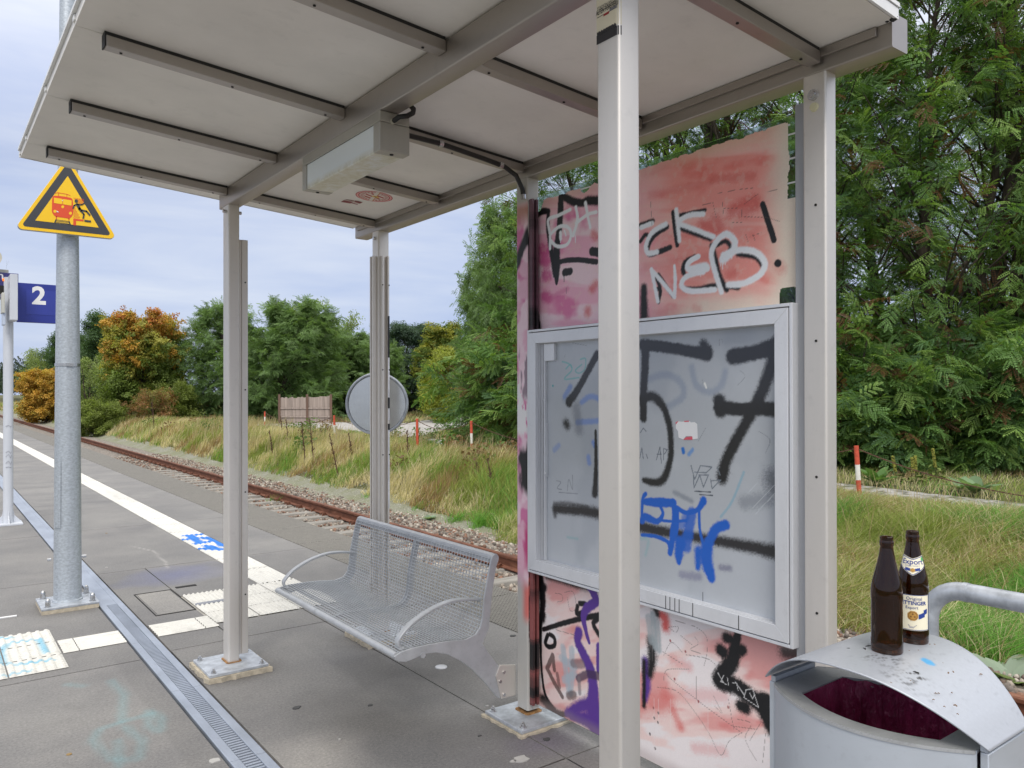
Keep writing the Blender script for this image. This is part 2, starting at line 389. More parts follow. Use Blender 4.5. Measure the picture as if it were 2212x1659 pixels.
def slab_col(X, Y):
    c = np.ones(X.shape + (3,)) * CONC
    c = c * (0.93 + 0.14 * vnoise(np.floor(Y / 2.56) + 40, np.floor((X + 3) / 1.3) + 11, 4))[..., None]
    if Y.max() > 1.0 and Y.min() < 9:
        for q in ([(240, 1470), (268, 1500), (262, 1560), (215, 1575), (200, 1600), (240, 1640), (300, 1640), (308, 1600), (270, 1570)], [(262, 1560), (330, 1540)], [(255, 1600), (258, 1655)], [(320, 1535), (350, 1550), (345, 1580), (322, 1570), (320, 1535)], [(145, 1478), (180, 1482)]):
            c = line_spot(c, X, Y, [gz(*p) for p in q], 0.026, TEAL, 0.30)
        c = spot(c, X, Y, *gz(380, 1242), 0.50, 0.36, S(112, 114, 134)[:3], 1.0, 0.35, 1, 0.7)
        c = line_spot(c, X, Y, [gz(*p) for p in ((285, 1180), (330, 1190), (358, 1215), (362, 1228))], 0.012, (0.36, 0.35, 0.33), 0.7)
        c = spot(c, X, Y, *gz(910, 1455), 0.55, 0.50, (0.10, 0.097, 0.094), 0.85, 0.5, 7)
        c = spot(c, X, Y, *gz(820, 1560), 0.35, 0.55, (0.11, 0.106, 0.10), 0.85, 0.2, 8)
        c = spot(c, X, Y, *gz(1180, 1600), 0.22, 0.16, (0.17, 0.155, 0.19), 0.8, 0.2, 9)
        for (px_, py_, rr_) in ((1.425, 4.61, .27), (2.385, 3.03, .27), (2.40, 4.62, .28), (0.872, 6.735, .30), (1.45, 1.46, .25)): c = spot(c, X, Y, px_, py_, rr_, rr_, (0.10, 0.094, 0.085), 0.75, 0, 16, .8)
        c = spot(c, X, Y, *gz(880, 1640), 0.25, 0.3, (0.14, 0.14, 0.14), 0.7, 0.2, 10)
        c = spot(c, X, Y, *gz(660, 1640), 0.30, 0.25, (0.38, 0.36, 0.33), 0.5, 0.2, 12)
    return np.concatenate([c, np.ones(X.shape + (1,))], -1)
pv, pf, pc = [], [], []
def add_slab(x0, x1, y0, y1, z1=0.0, g=0.0045):
    near = y1 > 1.0 and y0 < 9.0; st = 0.025 if near else 0.6
    xs_ = np.linspace(x0 + g, x1 - g, max(2, int((x1 - x0) / st) + 1)); ys_ = np.linspace(y0 + g, y1 - g, max(2, int((y1 - y0) / st) + 1))
    X, Y = np.meshgrid(xs_, ys_, indexing='ij'); nx, ny = X.shape
    base = sum(len(q) for q in pv)
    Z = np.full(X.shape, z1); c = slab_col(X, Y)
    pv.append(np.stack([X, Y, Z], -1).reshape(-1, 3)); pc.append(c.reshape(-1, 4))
    i = base + np.arange(nx - 1)[:, None] * ny + np.arange(ny - 1)[None, :]
    pf.append(np.stack([i, i + ny, i + ny + 1, i + 1], -1).reshape(-1, 4))
    # edge faces down into the joint
    b2 = base + nx * ny; ring = [(x0 + g, y0 + g), (x1 - g, y0 + g), (x1 - g, y1 - g), (x0 + g, y1 - g)]
    rv = [(x, y, z) for z in (z1, z1 - 0.06) for x, y in ring]
    pv.append(np.array(rv)); pc.append(np.tile(np.array([0.2, 0.19, 0.18, 1.0]), (8, 1)))
    pf.append(np.array([(b2 + k, b2 + 4 + k, b2 + 4 + (k + 1) % 4, b2 + (k + 1) % 4) for k in range(4)]))
DR0, DR1 = 1.052, 1.228        # drain channel
for k in range(-4, 40):
    yA = 2.55 + 2.55 * k; yB = yA + 2.55
    add_slab(-1.5, DR0, yA, yB); add_slab(-4.2, -1.5, yA, yB)
    yA = 2.60 + 2.57 * k; yB = yA + 2.57
    if k < 1: add_slab(DR1, 2.25, yA, yB); add_slab(2.25, 3.17, yA, yB)
    elif k == 1:      # the slab that carries the studded field is cut round it
        add_slab(DR1, 1.62, yA, yB); add_slab(1.62, 2.25, yA, 5.58); add_slab(1.62, 2.25, 6.51, yB)
        add_slab(2.25, 3.17, yA, 5.58); add_slab(2.55, 3.17, 5.58, yB)
    else:
        add_slab(DR1, 2.25, yA, yB); add_slab(2.55, 3.17, yA, yB)
mbw = [(1.62, 2.55, 5.58, 6.51), (2.25, 2.55, 6.51, 104)]
platform = struct(mesh_np('platform', np.concatenate(pv), np.concatenate(pf), M_CONC, None, np.concatenate(pc), None))
mb = MB(); mb.box(-4.25, 3.15, -7.7, 104, -1.0, -0.045); struct(mb.build('platform_base', M_DARK))
mb = MB()
for q in mbw: mb.box(q[0] + .003, q[1] - .003, q[2] + .001, q[3] - .001, -0.05, -0.006)
struct(mb.build('tactile_bed', paint('pale_bed', (0.45, 0.43, 0.39), 0.9)))
# edge paving with a ribbed weave
t = NT('platform_edge_paving')
gp = t.n('ShaderNodeNewGeometry'); mp = t.n('ShaderNodeMapping'); mp.inputs['Rotation'].default_value = (0, 0, math.radians(45)); mp.inputs['Scale'].default_value = (1, 1, 1)
t.l(gp.outputs['Position'], mp.inputs[0])
br = t.n('ShaderNodeTexBrick'); br.inputs['Scale'].default_value = 9.0; br.inputs['Mortar Size'].default_value = 0.035; br.inputs['Brick Width'].default_value = 0.42; br.inputs['Row Height'].default_value = 0.16
br.inputs['Color1'].default_value = (0.28, 0.265, 0.235, 1); br.inputs['Color2'].default_value = (0.215, 0.205, 0.182, 1); br.inputs['Mortar'].default_value = (0.08, 0.075, 0.066, 1)
t.l(mp.outputs[0], br.inputs['Vector'])
fin = t.ramp(t.noise(60, 6, 0.7), [(0.3, (0.75,) * 3), (0.7, (1.25,) * 3)]); cc = t.mix(1.0, br.outputs[0], fin, 'MULTIPLY')
t.bsdf(cc, 0.85, 0, t.bump(br.outputs['Fac'], -0.6, 0.008)); M_EDGE = t.m
mb = MB()
for k in range(-7, 104): mb.box(3.178, 3.79, k + 0.004, k + 0.996, -0.18, 0.0)
struct(mb.build('platform_edge', M_EDGE, bevel=0.004))
mb = MB(); mb.box(3.42, 3.52, -7, 104, -1.0, -0.18); struct(mb.build('platform_wall', paint('old_concrete_wall', (0.2, 0.19, 0.17), 0.9, 0, 0.3, 3.0)))

# ------------------------------------------------------------------ tactile paving
def tact_col(X, Y): pass
M_TACT = colattr('white_tactile_concrete', 0.75, 0.25, 90.0, 0.14)
WT = np.array(S(218, 216, 209)[:3]); BLUEP = np.array(S(45, 120, 205)[:3])
tv = []; tf = []; tcq = []
def tgrid(x0, x1, y0, y1, nx, ny, zf, cf):
    X, Y = np.meshgrid(np.linspace(x0, x1, nx), np.linspace(y0, y1, ny), indexing='ij'); base = sum(len(q) for q in tv)
    tv.append(np.stack([X, Y, zf(X, Y)], -1).reshape(-1, 3)); tcq.append(np.concatenate([cf(X, Y), np.ones(X.shape + (1,))], -1).reshape(-1, 4))
    i = base + np.arange(nx - 1)[:, None] * ny + np.arange(ny - 1)[None, :]; tf.append(np.stack([i, i + ny, i + ny + 1, i + 1], -1).reshape(-1, 4))
def white(X, Y):
    w = 0.86 + 0.2 * fbm(X * 8, Y * 3, 14) - 0.25 * np.clip(fbm(X * 22, Y * 22, 15) - 0.62, 0, 1) * 3
    return WT * w[..., None]
def stripcol(X, Y):
    c = white(X, Y)
    if Y.max() > 6.5 and Y.min() < 9:
        for q in ([(402, 1158), (470, 1152), (481, 1165)], [(400, 1166), (440, 1162), (481, 1172)], [(425, 1175), (470, 1168), (481, 1180)], [(436, 1186), (481, 1188)], [(445, 1180), (470, 1186)], [(412, 1160), (430, 1172)]):
            c = line_spot(c, X, Y, [gz(*p) for p in q], 0.044, BLUEP, 2.6)
    return c
def ribs_x(X, Y, x0, n, w):            # ribs that run along Y
    u = ((X - x0) / w * n) % 1.0
    return -0.004 + 0.008 * sst(0.12, 0.30, np.abs(u - 0.5) * -1 + 0.5)
g = 0.004
for k in range(-20, 120):              # guiding strip along the edge, 0.6 m pieces
    y0 = 6.512 + 0.60 * k
    if y0 > 60 or y0 < 6.5: continue
    near = 4.0 < y0 < 13
    tgrid(2.25 + g, 2.55 - g, y0 + g, y0 + 0.6 - g, (61 if y0 < 9 else 37) if near else 13, (70 if y0 < 9 else 24) if near else 3, lambda X, Y: ribs_x(X, Y, 2.25, 6, 0.3) - 0.002, stripcol)
tgrid(2.25 + g, 2.55 - g, 60.6, 103, 3, 3, lambda X, Y: X * 0 - 0.002, white)
def studs(x0, y0, w, n, rot=True):
    def zf(X, Y):
        u = ((X - x0) / w * n); v = ((Y - y0) / w * n); d = np.minimum(np.hypot((u % 1) - 0.5, (v % 1) - 0.5), 9)
        return -0.002 + 0.011 * (1 - sst(0.20, 0.36, d))
    return zf
def fieldcol(X, Y):
    c = white(X, Y)
    for q in ([(0, 1413), (20, 1392), (85, 1383), (100, 1412)], [(0, 1436), (40, 1438), (112, 1428)], [(0, 1400), (8, 1436)], [(0, 1382), (24, 1380)], [(10, 1463), (60, 1452)]):
        c = line_spot(c, X, Y, [gz(*p) for p in q], 0.024, np.array(S(130, 182, 203)[:3]), 0.95, 5)
    return c
for i in range(3):
    for j in range(3):
        x0 = -0.215 + 0.30 * i; y0 = 5.205 + 0.305 * j
        tgrid(x0 + g, x0 + 0.3 - g, y0 + g, y0 + 0.3 - g, 49, 49, studs(x0, y0, 0.3, 6), fieldcol)
for i in range(3):
    for j in range(3):
        x0 = 1.63 + 0.307 * i; y0 = 5.585 + 0.307 * j
        tgrid(x0 + g, x0 + 0.305 - g, y0 + g, y0 + 0.305 - g, 37, 37, studs(x0, y0, 0.305, 9), white)
def ribs_y(X, Y): u = ((Y - 5.505) / 0.30 * 6) % 1.0; return -0.002 + 0.006 * sst(0.12, 0.30, 0.5 - np.abs(u - 0.5))
for (x0, x1) in ((0.69, 0.775), (0.78, 1.046), (1.234, 1.535), (1.54, 1.625)):
    tgrid(x0, x1, 5.505, 5.805, 8, 49, ribs_y, white)
V = np.concatenate(tv); V[:, 2] += 0.006
struct(mesh_np('tactile_paving', V, np.concatenate(tf), M_TACT, None, np.concatenate(tcq), 40))
# two flat inspection covers set in the slabs
for (x0, x1, y0, y1, lab) in ((1.335, 1.615, 6.03, 6.77, 'large square inspection cover set flush beside the studded field'),):
    mb = MB()
    for (a0, a1, b0, b1) in ((x0, x1, y0, y0 + .007), (x0, x1, y1 - .007, y1), (x0, x0 + .007, y0 + .007, y1 - .007), (x1 - .007, x1, y0 + .007, y1 - .007)): mb.box(a0, a1, b0, b1, -0.01, 0.004)
    cv = thing('inspection_cover', lab, 'cover', ((x0 + x1) / 2, (y0 + y1) / 2, 0)); mb.build('frame', M_DARK, cv)
    mb = MB()
    mb.box(x0 + .02, x1 - .02, y0 + .02, y1 - .02, -0.01, 0.003, (0.26, 0.25, 0.235, 1)); mb.build('lid', M_CONC, cv)
    mb = MB()
    px, py = gz(362 + 0, 1266)
    p1 = gz(1205 / 3, 1106 + 483 / 3)
    mb.box(p1[0] - .08, p1[0] + .08, p1[1] - .022, p1[1] + .022, -0.002, 0.0045)
    tag(mb.build('lifting_socket', M_DARK), 'dark lifting socket in the slab behind the studded field', 'cover fitting')
p2 = gz(455, 1304)
mb = MB(); mb.prism(rrect(0.22, 0.055, 0.02, 3, p2[0], p2[1]), 'z', 0.0, 0.0155)
tag(mb.build('lifting_socket', paint('dull_zinc', (0.25, 0.26, 0.29), 0.5, 0.3), bevel=0.003), 'grey metal lifting socket in the white studded tiles', 'cover fitting')
p3 = gz(953, 1441)
mb = MB(); mb.lathe([(0.036, 0.0), (0.034, 0.004), (0.026, 0.006), (0.0, 0.006)], (p3[0], p3[1], 0.0), 20)
tag(mb.build('survey_marker', paint('pale_disc', (0.55, 0.55, 0.57), 0.4, 0.3), smooth=40), 'small round pale metal stud in the concrete under the bench', 'survey marker')

# ------------------------------------------------------------------ slotted drain
dr = thing('drain_channel', 'long grey metal slot drain across the platform slabs', 'drain', (1.14, 5, 0))
M_DRAIN = paint('drain_zinc', (0.36, 0.40, 0.47), 0.42, 0.45, 0.16, 7.0, (1, 0.4, 1), dirt=0.25)
mb = MB()
for k in range(-6, 60):
    ya = 0.45 + 1.0 * k
    mb.box(1.062, 1.106, ya + .002, ya + .998, -0.05, 0.003); mb.box(1.176, 1.220, ya + .002, ya + .998, -0.05, 0.003)
mb.box(1.062, 1.22, 54.5, 104, -0.05, 0.003)
mb.build('channel_frame', M_DRAIN, dr, bevel=0.003)
mb = MB()
for k in range(int(-3 / 0.027), int(7.1 / 0.027)):
    y = 0.027 * k
    if y < 6.55: mb.box(1.108, 1.174, y, y + 0.015, -0.012, 0.0)
mb.box(1.106, 1.176, 6.56, 54.5, -0.012, 0.0005)
mb.build('grate', M_DRAIN, dr)
mb = MB(); mb.box(1.10, 1.18, -7, 54, -0.044, -0.040); mb.build('channel_bed', paint('drain_silt', (0.10, 0.09, 0.075), 0.95, 0, 0.5, 30.0, (1, 1, 1)), dr)

# small litter on the slabs
spots = [(462, 1644, 0.028), (150, 1620 + 10, 0.012), (230, 1226 + 0, 0.012), (1126, 1640 + 0, 0.035), (1108, 1645, 0.014), (1180, 1598, 0.02), (230, 1152, .01), (310, 1119, .012), (800, 1524, .013), (640, 1529, .022), (1052, 1526, .01), (1036, 1590, .009), (733, 1598, .006), (1108, 1374, .02), (1138, 1528, .012)]
for i, (x, y, r) in enumerate(spots):
    p = gz(x, y); mb = MB(); n = 9
    poly = [(p[0] + r * (0.7 + 0.6 * random.random()) * math.cos(2 * math.pi * k / n), p[1] + 0.8 * r * (0.7 + 0.6 * random.random()) * math.sin(2 * math.pi * k / n)) for k in range(n)]
    mb.prism(poly, 'z', 0.0, 0.004)
    leaf = i in (1, 6, 7)
    tag(mb.build('fallen_leaf' if leaf else 'gum_spot', paint('leaf_litter_%d' % i, (0.30, 0.20, 0.08) if leaf else random.choice([(0.07, 0.07, 0.07), (0.45, 0.44, 0.42)]), 0.8)),
        'small curled brown leaf lying on the concrete platform' if leaf else 'flattened chewing gum spot on the concrete platform', 'leaf' if leaf else 'gum', 'leaves blown onto the platform' if leaf else 'gum spots on the platform')
mb = MB(); p = gz(0, 1337); q = gz(36, 1332); mb.tube([(p[0] - 0.08, p[1], 0.006), (q[0], q[1], 0.006)], 0.008, 6)
tag(mb.build('paper_strip', M_WHITE), 'thin white paper strip lying on the platform by the lamp post', 'litter')

# ------------------------------------------------------------------ track
t = NT('rusty_rail')
cc = t.ramp(t.noise(14, 6, 0.7, (1, 0.3, 1)), [(0.3, (0.085, 0.032, 0.018)), (0.55, (0.17, 0.065, 0.035)), (0.75, (0.27, 0.13, 0.08))])
t.bsdf(cc, 0.7, 0.1, t.bump(t.noise(90, 4), 0.3, 0.003)); M_RAIL = t.m
RAILP = [(-0.075, 0), (0.075, 0), (0.075, 0.012), (0.012, 0.032), (0.010, 0.118), (0.034, 0.132), (0.036, 0.160), (0.028, 0.172), (-0.028, 0.172), (-0.036, 0.160), (-0.034, 0.132), (-0.010, 0.118), (-0.012, 0.032), (-0.075, 0.012)]
for (X, lab) in ((6.20, 'rusty brown rail on the meadow side of the track'), (4.70, 'rusty brown rail close under the platform edge')):
    mb = MB(); mb.prism([(X + a, -0.722 + b) for a, b in RAILP], 'y', -6, 190); tag(mb.build('rail', M_RAIL), lab, 'rail', 'rails of the track')
M_SLEEP = paint('weathered_sleeper', (0.265, 0.25, 0.225), 0.9, 0, 0.25, 9.0, (0.3, 1, 1), bump=0.4, dirt=0.4)
slp = None
def sleeper_mesh():
    s_ = MB()
    prof = [(-0.13, -0.12), (0.13, -0.12), (0.105, 0.0), (-0.105, 0.0)]
    s_.prism([(a, b) for a, b in prof], 'x', -1.25, 1.25); return s_
for k in range(-3, 130):
    y = 1.0 + 0.62 * k
    lab = 'weathered concrete sleeper half sunk in the ballast'
    if slp is None:
        slp = thing('railway_sleeper', lab, 'sleeper', (0, 0, 0), 'sleepers under the rusty rails')
        sleeper_mesh().build('sleeper_block', M_SLEEP, slp, bevel=0.008)
        for X in (0.75, -0.75):
            for sx in (-1, 1):
                c = MB(); x0 = X + sx * 0.10
                for dy in (-0.05, 0.05):
                    c.tube([(x0 + sx * .05, dy, 0.0), (x0 + sx * .045, dy, 0.05), (x0 - sx * .01, dy * .6, 0.06), (x0 - sx * .035, dy * .3, 0.028)], 0.011, 6)
                c.box(x0 - .02, x0 + .05, -0.03, 0.03, 0.0, 0.035)
                c.build('rail_clip', M_RAIL, slp)
        slp.location = (5.45, y, -0.722)
    elif k < 40:
        dup(slp, (5.45 + random.uniform(-.02, .02), y + random.uniform(-.02, .02), -0.722 - random.uniform(0, 0.01)))
    else:
        r = slp.copy(); COL.objects.link(r); r.location = (5.45, y, -0.722)
        c = slp.children[0].copy(); COL.objects.link(c); c.parent = r
# loose stones
def ico():
    p = (1 + 5 ** 0.5) / 2
    v = np.array([(-1,p,0),(1,p,0),(-1,-p,0),(1,-p,0),(0,-1,p),(0,1,p),(0,-1,-p),(0,1,-p),(p,0,-1),(p,0,1),(-p,0,-1),(-p,0,1)]); v /= np.linalg.norm(v[0])
    f = np.array([(0,11,5),(0,5,1),(0,1,7),(0,7,10),(0,10,11),(1,5,9),(5,11,4),(11,10,2),(10,7,6),(7,1,8),(3,9,4),(3,4,2),(3,2,6),(3,6,8),(3,8,9),(4,9,5),(2,4,11),(6,2,10),(8,6,7),(9,8,1)])
    return v, f
IV, IF = ico()
def rand_rot(n):
    q = rng.normal(size=(n, 4)); q /= np.linalg.norm(q, axis=1)[:, None]; w, x, y, z = q.T
    return np.stack([np.stack([1-2*(y*y+z*z), 2*(x*y-z*w), 2*(x*z+y*w)], -1), np.stack([2*(x*y+z*w), 1-2*(x*x+z*z), 2*(y*z-x*w)], -1), np.stack([2*(x*z-y*w), 2*(y*z+x*w), 1-2*(x*x+y*y)], -1)], 1)
def stones(name, X, Y, Z, size, cols, mat):
    n = len(X); R_ = rand_rot(n)
    sc_ = size[:, None] * rng.uniform(0.55, 1.15, (n, 3)); v = IV[None] * (1 + rng.uniform(-.22, .22, (n, 12, 1))) * sc_[:, None, :]
    v = np.einsum('nij,nkj->nki', R_, v) + np.stack([X, Y, Z], -1)[:, None, :]
    Fq = (IF[None] + 12 * np.arange(n)[:, None, None]).reshape(-1, 3)
    return struct(mesh_np(name, v.reshape(-1, 3), Fq, mat, None, np.repeat(cols, 12, axis=0), None), 'stuff')
M_STONE = colattr('ballast_stone', 0.9, 0.3, 60.0, 0.25)
def stonecols(n):
    pal = np.array([S(148, 134, 122)[:3], S(120, 104, 94)[:3], S(160, 150, 138)[:3], S(178, 170, 158)[:3], S(136, 104, 86)[:3], S(112, 104, 97)[:3]])
    c = pal[rng.integers(0, len(pal), n)] * rng.uniform(0.7, 1.15, (n, 1)); return np.concatenate([c, np.ones((n, 1))], 1)
n = 21000
Y = -2.0 + 34.0 * rng.random(n) ** 1.7; X = rng.uniform(4.9, 7.6, n)
rel = np.abs(((Y - 1.0 + 0.31) % 0.62) - 0.31)
keep = ~((rel < 0.10) & (X < 6.70)) | (rng.random(n) < 0.06); keep &= ~((np.abs(X - 6.20) < 0.09))
X, Y = X[keep], Y[keep]; n = len(X)
stones('ballast', X, Y, bedz(X, Y) + rng.uniform(-0.01, 0.025, n), rng.uniform(0.018, 0.042, n), stonecols(n), M_STONE)
n = 5000
Y = -1.0 + 30 * rng.random(n) ** 1.5; X = 7.3 + rng.random(n) * (.02 + .9 * np.clip((Y - 6.5) / 8, 0, 1))
stones('gravel', X, Y, cz(X, Y) + 0.002, rng.uniform(0.006, 0.016, n), np.concatenate([np.tile(np.array(S(170, 170, 155)[:3]), (n, 1)) * rng.uniform(0.6, 1.2, (n, 1)), np.ones((n, 1))], 1), M_STONE)
# ------------------------------------------------------------------ the shelter
XF0, XF1 = 1.410, 1.487        # front posts
XB0, XB1 = 2.360, 2.437        # rear posts
def roof_z(x): return 2.870 - 0.072 * (x - 0.417)
SH = thing('platform_shelter', 'open grey steel shelter with a white panelled roof and a graffiti wall', 'shelter', (1.9, 3.0, 0))
YP = [1.46, 2.255, 3.045, 3.83, 4.62]     # purlins stand over the posts and between them
def column(x0, x1, y0, y1, z1, cut=0.0):
    mb = MB(); n = 5
    mb.prism([(p[0], p[1]) for p in rrect(x1 - x0, y1 - y0, 0.009, n, (x0 + x1) / 2, (y0 + y1) / 2)], 'z', 0.045, z1)
    return mb
# painted coat of the post left of the wall comes later; each post is a part with its plate, bolts and glazing channels
def u_channel(mb, x, y, d, z0, z1, w=0.040, dep=0.030):
    """U profile for a missing pane, opening in direction d"""
    tt = 0.006
    if d[0]:
        s = d[0]; a, b = sorted((x, x + s * dep))
        mb.box(a, b, y - w / 2, y - w / 2 + 0.012, z0, z1); mb.box(a, b, y + w / 2 - 0.012, y + w / 2, z0, z1)
        a, b = sorted((x, x + s * tt)); mb.box(a, b, y - w / 2 + .012, y + w / 2 - .012, z0, z1)
    else:
        s = d[1]; a, b = sorted((y, y + s * dep))
        mb.box(x - w / 2, x - w / 2 + 0.012, a, b, z0, z1); mb.box(x + w / 2 - 0.012, x + w / 2, a, b, z0, z1)
        a, b = sorted((y, y + s * tt)); mb.box(x - w / 2 + .012, x + w / 2 - .012, a, b, z0, z1)
def base_plate(cx, cy, w, parent, grout=True, z=0.045):
    mb = MB(); mb.box(cx - w, cx + w, cy - w, cy + w, z - 0.017, z)
    pl = mb.build('base_plate', M_GALVL, parent, bevel=0.003)
    mb = MB(); g = w + 0.012
    n = 14; per = []
    for (ax, ay), (bx, by) in zip([(-g, -g), (g, -g), (g, g), (-g, g)], [(g, -g), (g, g), (-g, g), (-g, -g)]):
        for k in range(n):
            tt = k / n; j = random.uniform(-.006, .008); x = ax + (bx - ax) * tt; y = ay + (by - ay) * tt
            s = 1 + j / g; per.append((cx + x * s, cy + y * s))
    mb.prism(per, 'z', 0.0, z - 0.0175); mb.build('mortar_bed', M_MORTAR, parent)
    for sx in (-1, 1):
        for sy in (-1, 1):
            bx, by = cx + sx * (w - 0.03), cy + sy * (w - 0.03); mb = MB()
            mb.lathe([(0.0, z), (0.017, z), (0.017, z + .003)], (bx, by, 0), 16); mb.lathe([(0.012, z + .003), (0.012, z + .015), (0.0, z + .015)], (bx, by, 0), 6); mb.lathe([(0.006, z + .015), (0.006, z + .024), (0, z + .025)], (bx, by, 0), 10)
            mb.build('bolt', M_BOLT, parent)
M_RUST = paint('rust_ring', (0.30, 0.16, 0.06), 0.9, 0, 0.5, 40.0, (1, 1, 1))
def rust_ring(x0, x1, y0, y1, parent, z=0.045):
    mb = MB(); mb.prism(rrect(x1 - x0 + .022, y1 - y0 + .022, 0.016, 4, (x0 + x1) / 2, (y0 + y1) / 2), 'z', z, z + 0.004); mb.build('rust_line', M_RUST, parent)
def screws(parent, pts, d):
    mb = MB()
    for (x, y, z) in pts:
        if d == 'y': mb.tube([(x, y - 0.002, z), (x, y + 0.002, z)], 0.0045, 8)
        else: mb.tube([(x - 0.002, y, z), (x + 0.002, y, z)], 0.0045, 8)
    mb.build('screw_hole', M_DARK, parent)
POST = {}
for key, (x0, x1, y0, y1, z1, pc) in {
    'A': (1.405, 1.470, 4.585, 4.685, 2.69, (1.425, 4.610)), 'D': (XF0, XF1, 1.420, 1.503, 2.69, (1.45, 1.46)),
    'C': (XB0, XB1, 4.575, 4.665, 2.655, (2.40, 4.62)), 'B': (XB0, XB1, 3.012, 3.098, 2.655, (2.385, 3.03)), 'E': (XB0 + .0, 2.424, 1.425, 1.510, 2.655, (2.40, 1.46))}.items():
    if key == 'B': continue
    p = column(x0, x1, y0, y1, z1).build('post', M_STEEL, SH, smooth=35)
    POST[key] = p; base_plate(pc[0], pc[1], 0.165, p); rust_ring(x0, x1, y0, y1, p)
# channels
mb = MB(); mb.box(1.470, 1.492, 4.618, 4.652, 0.075, 2.50); mb.box(1.492, 1.527, 4.612, 4.660, 0.075, 2.50); mb.build('glazing_channel', M_STEEL, POST['A'], bevel=0.002)
screws(POST['A'], [(1.511, 4.6115, z) for z in (0.42, 1.02, 1.62, 2.25)], 'y')
mb = MB(); u_channel(mb, 2.36, 4.62, (-1, 0), 0.075, 2.49); mb.build('glazing_channel', M_STEEL, POST['C'], bevel=0.0015)
mb = MB(); u_channel(mb, 2.398, 4.575, (0, -1), 0.075, 2.49, 0.050); mb.build('glazing_channel', M_STEEL, POST['C'], bevel=0.0015)
screws(POST['C'], [(2.375, 4.5446, z) for z in (0.65, 1.2, 1.75, 2.3)] + [(2.421, 4.5446, z) for z in (1.2, 1.75, 2.3)], 'y')
mb = MB()
zz = np.linspace(0.8, 2.1, 26)
for k in range(25):
    if (k * 7) % 11 != 0: mb.box(2.412, 2.4235, 4.543, 4.5446, zz[k], zz[k + 1])
mb.build('paint_smear', paint('smeared_white', (0.75, 0.75, 0.77), 0.6, 0, 0.25, 9.0, (1, 1, 1)), POST['C'])
mb = MB()
for (a, b) in ((1.83, 2.10), (1.50, 1.57), (1.36, 1.40)): mb.box(2.411, 2.4240, 4.5425, 4.5446, a, b)
mb.build('paint_smear', M_BLACK, POST['C'])
screws(POST['E'], [(2.3596, 1.462, z) for z in (0.42, 0.87, 1.32, 1.77, 2.22)], 'x')
mb = MB(); mb.tube([(2.350, 1.468, 2.585), (2.361, 1.468, 2.585)], [0.018, 0.018], 16); mb.tube([(2.344, 1.468, 2.585), (2.351, 1.468, 2.585)], [0.011, 0.013], 12); mb.build('bolt', M_BOLT, POST['E'])
mb = MB(); mb.tube([(2.352, 1.466, 2.545), (2.361, 1.466, 2.545)], [0.013, 0.016], 18); mb.build('plug', paint('cream_plug', (0.6, 0.56, 0.36), 0.5), POST['E'])
for key in ('A',):
    for x in (1.395, 1.480):
        mb = MB(); mb.lathe([(0.010, 0), (0.010, 0.022), (0.0, 0.022)], (0, 0, 0), 6)
        mb.v = [(x + (c[2] - 0.011), 4.62 + c[0], 2.655 + c[1]) for c in mb.v]; mb.build('bolt', M_BOLT, POST[key])
mb = MB(); mb.tube([(2.345, 4.62, 2.61), (2.362, 4.62, 2.61)], 0.011, 8); mb.build('bolt', M_BOLT, POST['C'])
# beams, purlins, roof panels
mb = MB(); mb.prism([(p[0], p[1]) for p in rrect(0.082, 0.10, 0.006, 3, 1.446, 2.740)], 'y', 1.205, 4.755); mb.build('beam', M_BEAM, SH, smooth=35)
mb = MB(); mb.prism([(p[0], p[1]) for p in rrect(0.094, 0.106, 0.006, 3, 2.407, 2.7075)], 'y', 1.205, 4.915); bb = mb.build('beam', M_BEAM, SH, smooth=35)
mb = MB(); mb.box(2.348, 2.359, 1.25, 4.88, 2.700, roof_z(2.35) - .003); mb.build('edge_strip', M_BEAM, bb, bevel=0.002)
for i, y in enumerate(YP):
    for (x0, x1) in ((0.508, 1.404), (1.488, 2.347)):
        mb = MB(); h = 0.052; w = 0.025
        a = [(x0, y - w, roof_z(x0) - h), (x1, y - w, roof_z(x1) - h), (x1, y + w, roof_z(x1) - h), (x0, y + w, roof_z(x0) - h)]
        b = [(x, yy_, roof_z(x) - 0.013) for (x, yy_, z) in a]
        mb.add(a + b, [(3, 2, 1, 0), (4, 5, 6, 7), (0, 1, 5, 4), (1, 2, 6, 5), (2, 3, 7, 6), (3, 0, 4, 7)])
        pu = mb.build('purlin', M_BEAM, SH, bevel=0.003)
        mb = MB(); a = [(x0, y - w + .004, roof_z(x0) - .013), (x1, y - w + .004, roof_z(x1) - .013), (x1, y + w - .004, roof_z(x1) - .013), (x0, y + w - .004, roof_z(x0) - .013)]
        b = [(x, yy_, roof_z(x) - 0.0005) for (x, yy_, z) in a]
        mb.add(a + b, [(3, 2, 1, 0), (4, 5, 6, 7), (0, 1, 5, 4), (1, 2, 6, 5), (2, 3, 7, 6), (3, 0, 4, 7)]); mb.build('seal', M_RUBBER, pu)
        if x0 < 1:
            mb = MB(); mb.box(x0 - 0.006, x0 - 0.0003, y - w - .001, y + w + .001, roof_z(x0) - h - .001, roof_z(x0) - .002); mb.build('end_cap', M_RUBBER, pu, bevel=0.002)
edges = [1.195] + [y + 0.012 for y in YP] + [4.935]
